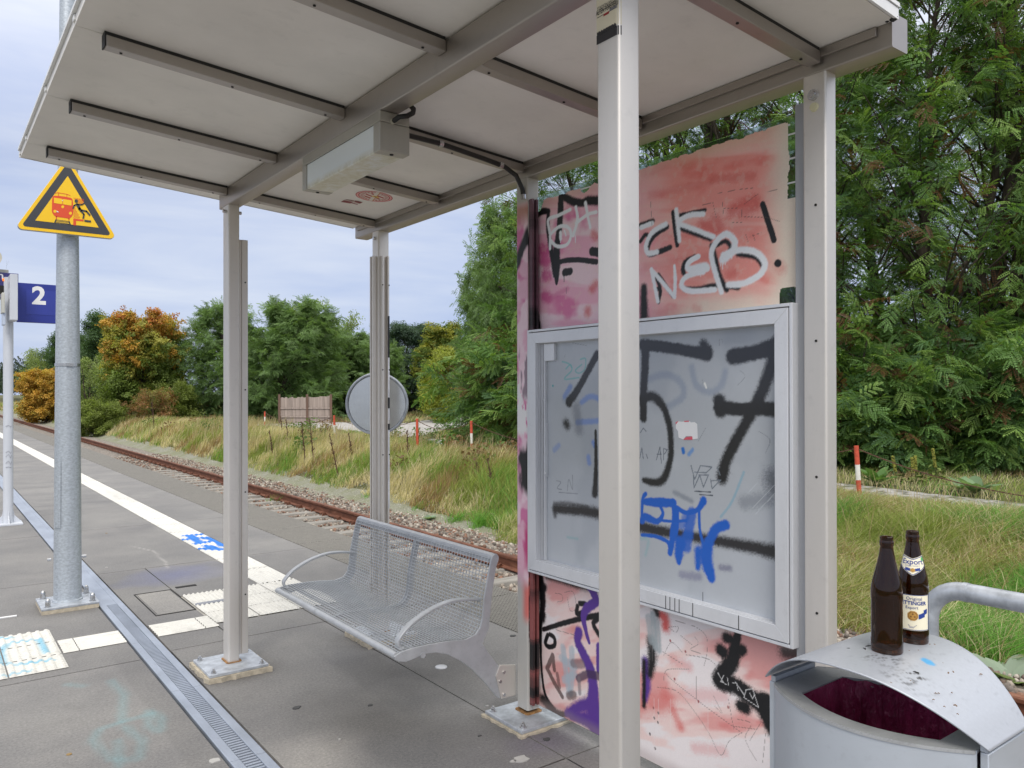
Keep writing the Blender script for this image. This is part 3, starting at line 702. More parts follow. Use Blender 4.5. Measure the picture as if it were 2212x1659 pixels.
for a, b in zip(edges[:-1], edges[1:]):
    mb = MB(); x0, x1 = 0.417, 2.3585
    lo = [(x0, a + .0015, roof_z(x0)), (x1, a + .0015, roof_z(x1)), (x1, b - .0015, roof_z(x1)), (x0, b - .0015, roof_z(x0))]
    hi = [(x, y, z + 0.032) for x, y, z in lo]
    mb.add(lo + hi, [(3, 2, 1, 0), (4, 5, 6, 7), (0, 1, 5, 4), (1, 2, 6, 5), (2, 3, 7, 6), (3, 0, 4, 7)]); mb.build('roof_panel', M_PANEL, SH)
    mb = MB(); mb.box(x0 - 0.006, x0 + 0.014, b - 0.02, b + 0.01, roof_z(x0) + .012, roof_z(x0) + 0.03); mb.build('panel_clip', M_WHITE, SH)
mb = MB(); x0, x1 = 0.405, 2.3585
lo = [(x0, 1.18, roof_z(x0) + .034), (x1, 1.18, roof_z(x1) + .034), (x1, 4.95, roof_z(x1) + .034), (x0, 4.95, roof_z(x0) + .034)]
hi = [(x, y, z + 0.012) for x, y, z in lo]
mb.add(lo + hi, [(3, 2, 1, 0), (4, 5, 6, 7), (0, 1, 5, 4), (1, 2, 6, 5), (2, 3, 7, 6), (3, 0, 4, 7)]); mb.build('roof_sheet', M_WHITE, SH)
for y in (1.184, 4.938):
    mb = MB(); x0, x1 = 0.41, 2.3585
    lo = [(x0, y, roof_z(x0) - .002), (x1, y, roof_z(x1) - .002), (x1, y + .008, roof_z(x1) - .002), (x0, y + .008, roof_z(x0) - .002)]
    hi = [(x, yy_, z + 0.033) for x, yy_, z in lo]; mb.add(lo + hi, [(3, 2, 1, 0), (4, 5, 6, 7), (0, 1, 5, 4), (1, 2, 6, 5), (2, 3, 7, 6), (3, 0, 4, 7)]); mb.build('edge_trim', M_WHITE, SH)

for (y_, r_) in ((1.196, .013), (1.215, .008)):
    mb = MB(); mb.lathe([(0.0, -r_), (r_ * .8, -r_ * .5), (r_, 0.0), (r_ * .6, r_ * .7), (0.0, r_)], (2.350, y_, roof_z(2.35) + .004), 9); mb.build('sealant', M_RUBBER, SH)
# screws along the purlins
for i, y in enumerate(YP):
    for x in (0.56, 0.95, 1.33, 1.60, 1.95, 2.28):
        mb = MB(); z = roof_z(x) - 0.0525; mb.lathe([(0.0, z - .002), (0.005, z - .002), (0.005, z + .001)], (x, y + .004, 0), 8); mb.build('screw', M_DARK, SH)
# ------------------------------------------------------------------ spray paint: colours laid on fine meshes
M_SPRAY = colattr('spray_paint_coat', 0.42, 0.12, 180.0, 0.05)
M_PANE = colattr('sprayed_acrylic_pane', 0.22, 0.0, 60.0, 0.02, coat=0.28)
OX, OY = 1094.4, {'U': 374.4, 'M': 662.4, 'L': 979.2, 'B': 1209.6}
def cp(k, x, y, X):
    p = onX(OX + x * 0.31248, OY[k] + y * 0.31248, X); return (p[1], p[2])
class Canvas:
    def __init__(s, X, y0, y1, z0, z1, st=0.003):
        s.X = X; s.ys = np.linspace(y0, y1, int((y1 - y0) / st) + 1); s.zs = np.linspace(z0, z1, int((z1 - z0) / st) + 1)
        s.Y, s.Z = np.meshgrid(s.ys, s.zs, indexing='ij'); s.c = np.ones(s.Y.shape + (3,)); s.k = np.ones(s.Y.shape, bool)
        s.j = fbm(s.Y * 60, s.Z * 60, 77) - 0.5; s.jf = vnoise(s.Y * 330, s.Z * 330, 78) - 0.5
    def pts(s, k, P): return [cp(k, x, y, s.X) for x, y in P]
    def rad(s, k, p, r):
        a = cp(k, p[0], p[1], s.X); b = cp(k, p[0], p[1] + r, s.X); return abs(a[1] - b[1])
    def blend(s, m, col, sl=None):
        m = np.clip(m, 0, 1)[..., None]
        if sl is None: s.c = s.c * (1 - m) + np.array(col[:3]) * m
        else: s.c[sl] = s.c[sl] * (1 - m) + np.array(col[:3]) * m
    def stroke(s, k, P, r, col, soft=0.35, a=1.0, jit=0.25, smooth=True, grain=0.0):
        """a spray or pen stroke through points read off the survey crop k; r in crop units, a number or one per point"""
        R = [q * (1.18 if q > 4 else 1.0) for q in (r if hasattr(r, '__len__') else [r] * len(P))]
        if smooth and len(P) > 2:
            Q = []; RR = []
            for i in range(len(P) - 1):
                p0, p1, p2, p3 = P[max(i - 1, 0)], P[i], P[i + 1], P[min(i + 2, len(P) - 1)]
                for q in range(5):
                    t = q / 5; h = lambda a_, b_, c_, d_: 0.5 * (2 * b_ + (c_ - a_) * t + (2 * a_ - 5 * b_ + 4 * c_ - d_) * t * t + (3 * b_ - a_ - 3 * c_ + d_) * t ** 3)
                    Q.append((h(p0[0], p1[0], p2[0], p3[0]), h(p0[1], p1[1], p2[1], p3[1]))); RR.append(R[i] + (R[i + 1] - R[i]) * t)
            Q.append(P[-1]); RR.append(R[-1])
        else: Q, RR = list(P), list(R)
        W = s.pts(k, Q); RW = [s.rad(k, q, rr) for q, rr in zip(Q, RR)]
        mx = max(RW) * (1.6 + soft)
        i0 = np.searchsorted(s.ys, min(w[0] for w in W) - mx); i1 = np.searchsorted(s.ys, max(w[0] for w in W) + mx)
        j0 = np.searchsorted(s.zs, min(w[1] for w in W) - mx); j1 = np.searchsorted(s.zs, max(w[1] for w in W) + mx)
        if i1 <= i0 or j1 <= j0: return
        sl = (slice(i0, i1), slice(j0, j1)); Y, Z = s.Y[sl], s.Z[sl]; best = np.full(Y.shape, 9.0)
        if len(W) == 1: W = W * 2; RW = RW * 2
        for (ay, az), (by, bz), ra, rb in zip(W[:-1], W[1:], RW[:-1], RW[1:]):
            l2 = max((by - ay) ** 2 + (bz - az) ** 2, 1e-10); t = np.clip(((Y - ay) * (by - ay) + (Z - az) * (bz - az)) / l2, 0, 1)
            best = np.minimum(best, np.hypot(Y - ay - t * (by - ay), Z - az - t * (bz - az)) / np.maximum(ra + (rb - ra) * t, 1e-5))
        m = (1 - sst(1 - soft, 1 + soft, best + jit * s.j[sl] + soft * 0.9 * s.jf[sl])) * a
        if grain: m = m * np.clip(1 - grain + 2 * grain * fbm(Y * 90, Z * 12, 5), 0, 1)
        s.blend(m, col, sl)
    def line(s, k, P, col, r=1.6, a=0.8, smooth=True): s.stroke(k, P, r, col, 0.3, a, 0.5, smooth)
    def build(s, name, mat, parent, back=None):
        nx, nz = s.Y.shape; V = np.stack([np.full(s.Y.shape, s.X), s.Y, s.Z], -1).reshape(-1, 3)
        i = np.arange(nx - 1)[:, None] * nz + np.arange(nz - 1)[None, :]; Fq = np.stack([i, i + 1, i + nz + 1, i + nz], -1)
        keep = (s.k[:-1, :-1] & s.k[1:, :-1] & s.k[:-1, 1:] & s.k[1:, 1:]); Fq = Fq[keep].reshape(-1, 4)
        c = np.concatenate([np.clip(s.c, 0, 1), np.ones(s.Y.shape + (1,))], -1).reshape(-1, 4)
        return mesh_np(name, V, Fq[:, ::-1], mat, parent, c, None)
BLK = S(24, 24, 26); WHT = S(245, 248, 252); PNK = S(215, 95, 150); RED = S(215, 62, 52); SAL = S(226, 150, 135); PALE = S(240, 222, 214); CRM = S(238, 226, 208); PUR = S(94, 58, 150); BLU = S(18, 92, 190)
XW = 2.425
# glass wall pane and its coat
t = NT('dark_wall_glass'); b = t.bsdf((0.55, 0.66, 0.60, 1), 0.04); b.inputs['Transmission Weight'].default_value = 1.0; b.inputs['IOR'].default_value = 1.3; M_GLASS = t.m
mb = MB(); mb.box(XW + 0.0015, XW + 0.0095, 1.512, 3.010, 0.060, 2.568)
wall = mb.build('wall_pane', M_GLASS, SH); wall['label'] = 'glass wall pane overpainted with pink, red and black graffiti'
mb = MB()
for z in np.arange(0.12, 2.52, 0.085): mb.box(XW + 0.0005, XW + 0.0013, 1.56, 1.655, z, z + 0.006)
mb.box(XW + 0.0005, XW + 0.0013, 1.60, 2.95, 2.535, 2.541)
mb.build('etched_line', M_WHITE, wall)
mb = MB(); mb.box(2.390, 2.4235, 1.5115, 1.558, 0.06, 2.585); mb.build('glazing_channel', paint('channel_grey', (0.36, 0.37, 0.39), 0.5), POST['E'], bevel=0.002)

up = Canvas(XW, 1.545, 3.008, 1.86, 2.568)
Yr = up.Y; Zr = up.Z
lf = sst(2.05, 2.75, Yr + 0.25 * (fbm(Yr * 3, Zr * 5, 41) - 0.5))
streak = fbm(Yr * 1.6 + Zr * 1.5, Zr * 13 - Yr * 2.2, 42, 4); mott = fbm(Yr * 7, Zr * 11, 43, 4)
base = np.array(S(250, 190, 180)[:3]) * np.ones(Yr.shape + (1,)); up.c = base
up.blend(sst(0.48, 0.66, streak) * 0.75, S(243, 146, 134)); up.blend(sst(0.60, 0.74, mott * 0.5 + streak * 0.5) * 0.6, S(234, 100, 90)); up.blend(sst(0.52, 0.38, streak) * 0.6, S(242, 208, 190))
up.blend(sst(2.48, 2.57, Zr + 0.06 * (mott - .5)) * 0.6, S(222, 178, 150))
up.blend(lf * 0.95, S(242, 180, 202)); up.blend(lf * sst(0.45, 0.62, streak) * 0.9, S(248, 222, 228)); up.blend(lf * sst(0.52, 0.68, fbm(Yr * 5, Zr * 8, 44)) * 0.95, S(226, 122, 168)); up.blend(lf * sst(2.42, 2.56, Zr) * 0.6, S(228, 178, 160))
up.blend(sst(1.74, 1.60, Yr + 0.05 * (mott - .5)) * 0.95, CRM); up.blend(sst(2.02, 1.88, Zr + 0.10 * (mott - .5)) * sst(2.35, 2.05, Yr) * 0.9, CRM)
for P, r, a in (([(1560, 260), (1700, 190), (1720, 230), (1620, 270)], 34, .75), ([(1360, 360), (1460, 380), (1440, 320)], 40, .7), ([(1430, 40), (1700, 20)], 26, .6), ([(1000, 150), (1400, 60)], 26, .35), ([(960, 420), (1300, 420)], 24, .35), ([(1540, 700), (1570, 690)], 30, .55), ([(960, 640), (1500, 560)], 22, .3), ([(600, 420), (618, 440)], 24, .8), ([(590, 800), (615, 770)], 26, .85), ([(560, 960), (560, 950)], 28, .9), ([(1880, 640), (1900, 660)], 34, .5), ([(1300, 930), (1330, 940)], 22, .4)):
    up.stroke('U', P, r, RED, 0.8, a * .75)
for x, y in ((250, 520), (255, 610), (265, 700), (262, 850), (240, 540)): up.stroke('U', [(x, y), (x + 25, y + 10)], 34, PNK, 0.6, 0.9)
up.stroke('U', [(300, 860), (420, 800)], 16, PNK, 0.8, 0.5)
up.blend(sst(0.60, 0.72, fbm(Yr * 40, Zr * 40, 46)) * 0.22, S(240, 215, 200))
# black outlines
B_ = lambda P, r, **k: up.stroke('U', P, r, BLK, **k)
B_([(380, 130), (375, 200), (370, 300), (360, 420), (345, 520), (345, 640), (345, 760)], [24, 26, 26, 26, 30, 34, 12], soft=.22)
B_([(290, 260), (285, 360), (300, 480), (320, 600), (335, 700)], [14, 18, 20, 22, 20], soft=.3)
B_([(200, 300), (240, 265), (290, 262)], [20, 22, 16], soft=.3)
B_([(390, 160), (460, 195), (520, 205), (560, 190), (625, 190)], [20, 26, 24, 26, 30], soft=.3)
B_([(365, 612), (430, 600), (520, 600), (620, 612)], [14, 16, 16, 18], soft=.15); B_([(400, 685), (440, 678)], [22, 22], soft=.15); B_([(397, 700), (397, 750)], 3, soft=.3); B_([(590, 540), (640, 545)], [26, 30], soft=.15)
B_([(948, 790), (950, 990)], [24, 34], soft=.5); B_([(210, 960), (215, 1075)], [14, 34], soft=.35)
W_ = lambda P, r, **k: up.stroke('U', P, r, WHT, **k)
# the left tag
W_([(440, 250), (360, 290), (288, 322), (300, 420), (300, 520)], 11, soft=.3); W_([(305, 420), (360, 370), (420, 370), (445, 420), (420, 490), (350, 505), (305, 465)], 11, soft=.3); W_([(372, 410), (374, 450)], 12, soft=.3); W_([(372, 450), (372, 478)], 4); W_([(400, 395), (410, 430)], 5)
W_([(478, 235), (490, 320), (460, 430)], 12, soft=.3); W_([(474, 430), (476, 478)], 4); W_([(480, 345), (560, 285), (620, 268)], 11, soft=.3); W_([(545, 205), (560, 290), (578, 375)], [13, 11, 9], soft=.3)
# the large letters, black shade first
B_([(925, 470), (960, 425), (985, 440)], 13, soft=.4); B_([(925, 360), (1010, 330)], 16, soft=.4); B_([(1110, 370), (1020, 430), (975, 510), (990, 560), (1060, 540), (1130, 512)], [16, 18, 18, 16, 17, 17], soft=.3)
B_([(1150, 270), (1165, 400), (1180, 495)], 15, soft=.25); B_([(1200, 290), (1370, 255)], 13, soft=.4); B_([(1200, 375), (1330, 425), (1410, 450)], 17, soft=.45)
W_([(930, 375), (1005, 345)], 15, soft=.3); W_([(1100, 350), (1010, 405), (965, 490), (975, 550), (1040, 545)], 16, soft=.35); W_([(1172, 250), (1185, 370), (1195, 470)], [14, 15, 12], soft=.5); W_([(1190, 330), (1260, 292), (1360, 282)], 16, soft=.4); W_([(1195, 350), (1320, 395), (1430, 440)], 15, soft=.45)
B_([(1010, 680), (1060, 790), (1050, 890)], [10, 14, 12], soft=.4); B_([(1050, 700), (1150, 850)], 12, soft=.4); B_([(1030, 798), (1045, 800)], 13, soft=.2)
W_([(1000, 665), (1020, 760), (1045, 885)], 13, soft=.35); W_([(1000, 665), (1090, 770), (1160, 855)], 13, soft=.35); W_([(1160, 855), (1165, 740), (1160, 640)], [13, 13, 9], soft=.4)
B_([(1300, 580), (1240, 610), (1220, 660), (1225, 690)], 17, soft=.35); B_([(1230, 800), (1330, 800), (1450, 775), (1600, 790)], 17, soft=.45); B_([(1420, 500), (1450, 640), (1480, 740), (1520, 800)], 20, soft=.4); B_([(1450, 500), (1510, 470), (1545, 500), (1540, 540)], 14, soft=.5); B_([(1600, 560), (1720, 580), (1770, 640)], 16, soft=.5)
W_([(1325, 575), (1265, 610), (1250, 655), (1300, 665), (1370, 650), (1390, 660)], [17, 17, 18, 30, 30, 16], soft=.25); W_([(1360, 680), (1240, 715), (1210, 780), (1280, 815), (1440, 805)], 17, soft=.35)
W_([(1485, 820), (1440, 680), (1415, 560), (1450, 470), (1520, 420), (1575, 470), (1560, 540), (1500, 590)], [17, 18, 18, 19, 20, 22, 24, 30], soft=.35); W_([(1500, 570), (1600, 530), (1720, 545), (1785, 620), (1750, 700), (1640, 760), (1530, 770)], [24, 19, 20, 22, 21, 20, 18], soft=.35)
for x, y0, y1 in ((1494, 600, 662), (1480, 600, 640), (1512, 600, 632), (1340, 690, 715), (1555, 570, 592)): W_([(x, y0), (x, y1)], 3)
B_([(1770, 215), (1810, 340), (1848, 460)], 19, soft=.12); B_([(1872, 620), (1878, 622)], 23, soft=.12)
# scratches
SCR = S(95, 70, 62)
for P in ([(1420, 152), (1480, 135), (1600, 112), (1700, 102)], [(1350, 222), (1425, 200), (1450, 310)], [(1490, 185), (1500, 300)], [(1500, 243), (1610, 240)], [(1622, 150), (1625, 300)], [(1640, 215), (1740, 140), (1870, 112)], [(1645, 300), (1800, 305), (1885, 332)], [(1560, 340), (1625, 340)], [(1600, 380), (1600, 470)], [(1650, 415), (1670, 475)], [(1680, 440), (1760, 410)], [(1700, 420), (1720, 470)], [(995, 190), (1005, 360)], [(600, 410), (600, 640)], [(412, 790), (412, 830)], [(1765, 785), (1795, 780)]):
    up.line('U', P, SCR, 1.5, 0.7, False)
rag = 0.010 * (fbm(Yr * 26, Zr * 26, 47) - 0.5) * 2
up.k = (Zr < 2.548 + rag - 0.05 * np.clip((vnoise(Yr * 9, Zr * 0 + 3, 48) - 0.72), 0, 1) * 4) & ((Yr > 1.605 + rag) | ((Zr < 2.28) & (Yr > 1.575 + rag * .5))) & ~((Yr < 1.64 + rag) & (Zr < 1.965 + rag))
up.build('graffiti_coat', M_SPRAY, wall)

lo = Canvas(XW, 1.53, 3.008, 0.062, 0.80)
Yr, Zr = lo.Y, lo.Z
lo.c = np.array(S(240, 214, 208)[:3]) * np.ones(Yr.shape + (1,))
sw = fbm(Yr * 3 - Zr * 2, Zr * 10 + Yr * 4.0, 51, 4); m2 = fbm(Yr * 6, Zr * 6, 52)
lo.blend(sst(0.50, 0.66, sw) * 0.8, S(226, 150, 145)); lo.blend(sst(0.62, 0.78, sw * .6 + m2 * .4) * 0.8, S(212, 96, 96)); lo.blend(sst(0.46, 0.34, sw) * 0.8, S(240, 236, 236))
L = lambda P, r, c=BLK, **k: lo.stroke('B', P, r, c, **k)
for P, r, a in (([(1065, 380), (1095, 400), (1100, 460)], 32, .9), ([(1150, 1040), (1200, 1150)], 26, .5), ([(1100, 930), (1500, 940)], 40, .3), ([(960, 1010), (1100, 990)], 60, .3), ([(1150, 690), (1260, 740)], 30, .35), ([(1300, 1300), (1500, 1320)], 30, .3)): L(P, r, RED, soft=.8, a=a)
L([(230, 90), (250, 300), (235, 420), (235, 600), (245, 800), (270, 940), (330, 1040)], [30, 28, 20, 12, 10, 12, 20], soft=.3); L([(210, 100), (215, 500), (200, 960)], 20, soft=.8, a=.85); L([(250, 210), (262, 190)], 24, soft=.5); L([(250, 410), (255, 380)], 22, soft=.5)
L([(280, 110), (360, 130), (500, 170), (620, 200)], [20, 22, 26, 22], soft=.7); L([(255, 480), (400, 435), (540, 400), (640, 385)], [14, 16, 18, 20], soft=.25)
L([(300, 515), (330, 540), (330, 590), (290, 600), (268, 570), (285, 520)], 15, soft=.2); L([(505, 300), (545, 305), (560, 330), (520, 365), (485, 370), (490, 320)], 16, soft=.2); L([(640, 400), (600, 440), (640, 520)], 18, soft=.3)
L([(250, 960), (330, 1050), (420, 1070)], [30, 26, 10], soft=.5)
P_ = lambda P, r, **k: lo.stroke('B', P, r, PUR, **k)
P_([(575, 190), (620, 280), (560, 330), (530, 390), (550, 500), (570, 570)], [26, 30, 30, 24, 16, 12], soft=.2); P_([(500, 500), (490, 560), (530, 650), (580, 760), (600, 900), (600, 1050), (620, 1180)], [34, 30, 34, 40, 44, 60, 60], soft=.25); P_([(420, 1060), (520, 1010), (600, 1000)], [26, 40, 50], soft=.45); P_([(450, 1080), (560, 1110), (640, 1180)], [26, 44, 60], soft=.3); P_([(640, 600), (640, 760)], 26, soft=.2)
P_([(960, 700), (970, 860), (955, 960)], [30, 30, 22], soft=.6); L([(1000, 560), (1005, 680), (990, 790)], [36, 36, 26], soft=.6, grain=.4); L([(1030, 330), (1040, 380)], [28, 20], soft=.8); L([(950, 700), (950, 1010)], 16, soft=.7)
G_ = S(165, 175, 178)
for P in ([(1010, 380), (1030, 600)], [(1040, 420), (1050, 620)], [(980, 400), (1000, 560)]): L(P, 22, G_, soft=.5, a=.85, grain=.5)
for P in ([(390, 610), (410, 760), (430, 900)], [(450, 620), (450, 780), (440, 920)], [(380, 680), (470, 740)], [(400, 830), (470, 790)]): L(P, 24, S(175, 190, 200), soft=.35, a=.75, grain=.4)
DB = S(90, 66, 62)
L([(330, 760), (318, 660), (280, 750), (330, 850), (385, 945)], [14, 16, 16, 16, 14], DB, soft=.2, a=.85, smooth=False); L([(350, 790), (365, 880)], 14, DB, soft=.25, a=.7); L([(430, 940), (465, 930)], 24, DB, soft=.35, a=.75); L([(460, 715), (520, 720)], 26, S(120, 105, 110), soft=.3, a=.7); L([(495, 820), (560, 790), (640, 805)], [22, 24, 26], S(70, 50, 80), soft=.25, a=.85); L([(500, 820), (505, 920)], 14, S(130, 120, 125), soft=.4, a=.7)
L([(1600, 500), (1580, 600), (1560, 700), (1500, 780), (1480, 830)], [24, 40, 50, 54, 60], soft=.3); L([(1520, 540), (1540, 545)], 36, soft=.45); L([(1480, 625), (1500, 640)], 40, soft=.4); L([(1620, 630), (1630, 620)], 34, soft=.4)
L([(1480, 830), (1580, 870), (1660, 930), (1740, 990), (1800, 1060), (1850, 1160)], [60, 56, 58, 60, 62, 70], soft=.3); L([(1620, 1010), (1650, 1020)], 40, soft=.4); L([(1770, 950), (1800, 960)], 36, soft=.4); L([(1930, 640), (1980, 650), (2000, 640)], 44, soft=.8, a=.9)
for P in ([(1500, 800), (1480, 840), (1520, 860)], [(1525, 810), (1535, 870)], [(1560, 850), (1590, 850), (1600, 900)], [(1580, 840), (1640, 930)], [(1460, 780), (1500, 850)], [(1650, 900), (1700, 890), (1742, 1020), (1640, 950), (1655, 900)], [(1680, 920), (1700, 960), (1715, 930)]): lo.line('B', P, S(215, 215, 215), 2.4, 0.9, False)
SC2 = S(110, 88, 84)
for P in ([(1165, 420), (1300, 460), (1380, 530), (1385, 640), (1365, 730)], [(1120, 465), (1185, 462), (1170, 500), (1120, 465)], [(1200, 520), (1280, 585)], [(1300, 530), (1325, 580), (1270, 620), (1360, 650)], [(1085, 660), (1140, 570), (1215, 640)], [(1240, 655), (1380, 680), (1440, 720)], [(1080, 635), (1215, 720)], [(1260, 755), (1095, 775), (1320, 970), (1480, 1090), (1625, 1195)], [(1310, 805), (1312, 960)], [(1040, 880), (1180, 910), (1300, 1050), (1400, 1200), (1480, 1350), (1540, 1250), (1625, 1195)], [(1430, 940), (1490, 1060), (1440, 1010)], [(1530, 950), (1570, 1170)], [(1590, 1100), (1690, 1130), (1650, 1220), (1680, 1310), (1730, 1390)], [(1760, 1120), (1680, 1250)], [(1570, 1150), (1720, 1170)], [(1090, 780), (1085, 840)], [(335, 230), (380, 240), (385, 280), (350, 290)], [(400, 225), (460, 222), (480, 330), (440, 350), (420, 260)], [(330, 480), (470, 520)], [(1790, 1200), (1770, 1400)]): lo.line('B', P, SC2, 1.7, 0.75)
for x, y in ((1160, 820), (1235, 630), (1325, 975), (1130, 555), (1015, 1020), (1048, 1055), (1020, 1090), (1045, 1120), (1025, 1300), (990, 1200), (1530, 1015)): L([(x, y), (x + 2, y + 6)], 6, S(150, 60, 60) if y < 1030 else S(70, 60, 60), soft=.3)
for x in (1020, 1050, 1132, 1390): L([(x, 960), (x + 4, 1400)], 2.5, S(236, 225, 222), soft=.5, a=.5)
lo.blend(sst(0.12, 0.07, Zr + 0.02 * (m2 - .5)) * 0.4, S(160, 140, 135))
lo.build('graffiti_coat', M_SPRAY, wall)
# middle of the wall, behind the display case
mb = MB(); mb.box(XW - 0.001, XW + 0.001, 1.54, 3.008, 0.801, 1.859); mb.build('hidden_coat', M_WHITE, wall)

# the painted post left of the wall
x0, x1, y0, y1 = XB0, XB1, 3.012, 3.098
prof = rrect(x1 - x0, y1 - y0, 0.009, 4, (x0 + x1) / 2, (y0 + y1) / 2); prof = prof + [prof[0]]
# densify so that the coat has room for detail
dp = []
for a, b in zip(prof[:-1], prof[1:]):
    n_ = max(1, int(math.hypot(b[0] - a[0], b[1] - a[1]) / 0.0045))
    for k in range(n_): dp.append((a[0] + (b[0] - a[0]) * k / n_, a[1] + (b[1] - a[1]) * k / n_))
zs = np.arange(0.045, 2.6551, 0.006); npf = len(dp); D_ = np.array(dp)
V = np.stack([np.repeat(D_[:, 0][:, None], len(zs), 1), np.repeat(D_[:, 1][:, None], len(zs), 1), np.repeat(zs[None], npf, 0)], -1)
i = np.arange(npf)[:, None] * len(zs) + np.arange(len(zs) - 1)[None, :]; j = ((np.arange(npf) + 1) % npf)[:, None] * len(zs) + np.arange(len(zs) - 1)[None, :]
Fq = np.stack([i, j, j + 1, i + 1], -1).reshape(-1, 4)
PX_, PY_, PZ_ = V[..., 0], V[..., 1], V[..., 2]
GREY = np.array([0.50, 0.485, 0.45]); c = np.ones(PX_.shape + (3,)) * GREY
def bl(m, col):
    global c
    m = np.clip(m, 0, 1)[..., None]; c = c * (1 - m) + np.array(col[:3]) * m
left = (PX_ < x0 + 0.006) * 1.0; near = (PY_ < y0 + 0.006) * (1 - left)
nz_ = fbm(PY_ * 30, PZ_ * 6, 61); nz2 = fbm(PY_ * 60, PZ_ * 18, 62)
zone = left * sst(0.62, 0.74, PZ_ + .1 * (nz_ - .5)) * sst(2.55, 2.50, PZ_)
bl(zone, S(228, 178, 196)); bl(zone * sst(0.5, 0.62, fbm(PY_ * 8, PZ_ * 9, 63)) * .9, S(212, 110, 160)); bl(zone * sst(0.5, 0.40, fbm(PY_ * 8, PZ_ * 7, 64)) * .8, S(240, 216, 222)); bl(left * sst(2.40, 2.50, PZ_) * zone, S(190, 140, 125))
bl(left * sst(2.25, 2.28, PZ_ + (PY_ - 3.05) * 1.5 + .03 * (nz2 - .5)) * sst(2.38, 2.34, PZ_ + (PY_ - 3.05) * 1.5), BLK)
bl(left * sst(1.36, 1.42, PZ_ + .05 * (nz_ - .5)) * sst(1.68, 1.60, PZ_ + .2 * (nz_ - .5)) * sst(0.45, 0.5, nz2 + .1), S(235, 232, 230)); bl(left * sst(1.55, 1.60, PZ_) * sst(1.85, 1.75, PZ_) * sst(.52, .58, nz_), S(150, 130, 140))
bl(left * sst(1.08, 1.12, PZ_ + .1 * (nz_ - .5)) * sst(1.36, 1.30, PZ_ + .1 * (nz_ - .5)) * sst(3.085, 3.06, PY_ + .05 * (nz2 - .5)), BLK)
bl(left * sst(0.70, 0.80, PZ_) * sst(1.0, 0.9, PZ_) * sst(3.05, 3.02, PY_ + .03 * (nz2 - .5)), S(196, 60, 120)); bl(left * sst(0.45, 0.52, PZ_) * sst(0.70, 0.62, PZ_) * sst(3.07, 3.02, PY_) * .8, S(220, 90, 80))
bl(near * sst(2.45, 2.3, PZ_) * sst(.6, .7, PZ_) * .75, S(112, 84, 74)); bl(near * sst(2.40, 2.35, PZ_) * sst(2.20, 2.28, PZ_), BLK)
bl(near * sst(.80, .70, PZ_) * sst(.45, .6, PZ_) * .8, S(200, 70, 66)); bl(near * sst(.75, .7, PZ_) * sst(.30, .4, PZ_) * sst(.5, .6, nz2) * .9, BLK)
pB = mesh_np('post', V.reshape(-1, 3), Fq, M_SPRAY, SH, np.concatenate([c, np.ones(c.shape[:2] + (1,))], -1).reshape(-1, 4), None)
pB['label'] = 'post painted pink, white and black beside the graffiti wall'
base_plate(2.372, 3.030, 0.150, pB, z=0.028); rust_ring(x0, x1, y0, y1, pB, 0.028)
M_CHD = colattr('sprayed_channel', 0.45)
mb = MB()
for k in range(200):
    za, zb = 0.075 + k * 0.01236, 0.075 + (k + 1) * 0.01236
    zc = (za + zb) / 2; nn = float(sst(.35, .65, fbm(np.array([zc * 9.0]), np.array([2.0]), 19)[0] + (.1 if zc > 1.9 else -.02)))
    cc_ = tuple(np.array(S(112, 82, 92) if zc > 1.9 else S(150, 86, 84)) * nn + np.array(S(34, 32, 34)) * (1 - nn))
    mb.box(2.372, 2.384, 2.985, 3.011, za, zb, cc_); mb.box(2.398, 2.410, 2.985, 3.011, za, zb, cc_)
mb.box(2.384, 2.398, 3.005, 3.011, 0.075, 2.547, BLK); mb.build('glazing_channel', M_CHD, pB)
# the conduit and the lamp
mb = MB(); mb.tube([(1.60, 2.93, 2.700), (1.85, 2.985, 2.715), (2.10, 3.005, 2.697), (2.22, 3.01, 2.683), (2.30, 3.02, 2.655), (2.345, 3.03, 2.60), (2.352, 3.03, 2.565)], 0.0115, 10)
cb = tag(mb.build('power_cable', paint('black_cable', (0.018, 0.017, 0.016), 0.45), smooth=60), 'black cable clipped along the roof purlin down to the graffiti post', 'cable')
for (x, y, z) in ((1.85, 2.985, 2.715), (2.20, 3.008, 2.687)):
    mb = MB(); mb.tube([(x - .010, y, z), (x + .010, y, z)], 0.0145, 10); mb.box(x - .008, x + .008, y, y + .035, z + .006, z + .012); mb.build('cable_clip', M_BOLT, cb)
mb = MB(); mb.tube([(2.352, 3.03, 2.572), (2.353, 3.03, 2.550)], [0.0145, 0.0145], 10); mb.build('cable_sleeve', M_BOLT, cb)
lm = thing('ceiling_lamp', 'long boxy metal lamp with frosted yellowed cover under the roof beam', 'lamp', (1.46, 3.08, 2.6))
M_LBOX = paint('lamp_housing', (0.44, 0.42, 0.37), 0.38, 0.5, 0.08, 8.0)
lx0, lx1, ly0, ly1, lz0, lz1 = 1.402, 1.532, 2.705, 3.475, 2.536, 2.688
mb = MB(); mb.box(lx0, lx1, ly0, ly1, lz1 - 0.040, lz1 + .001); mb.build('housing', M_LBOX, lm, bevel=0.003)
for (a, b) in ((ly0, ly0 + 0.055), (ly1 - 0.045, ly1)):
    mb = MB(); mb.box(lx0 - .001, lx1 + .001, a, b, lz0 - .001, lz1 - 0.0405); mb.build('end_cap', M_LBOX, lm, bevel=0.004)
    mb = MB(); mb.lathe([(0.0, lz0 - .004), (0.008, lz0 - .004), (0.008, lz0)], ((lx0 + lx1) / 2, (a + b) / 2, 0), 10); mb.build('screw', M_DARK, lm)
t = NT('frosted_lamp_cover')
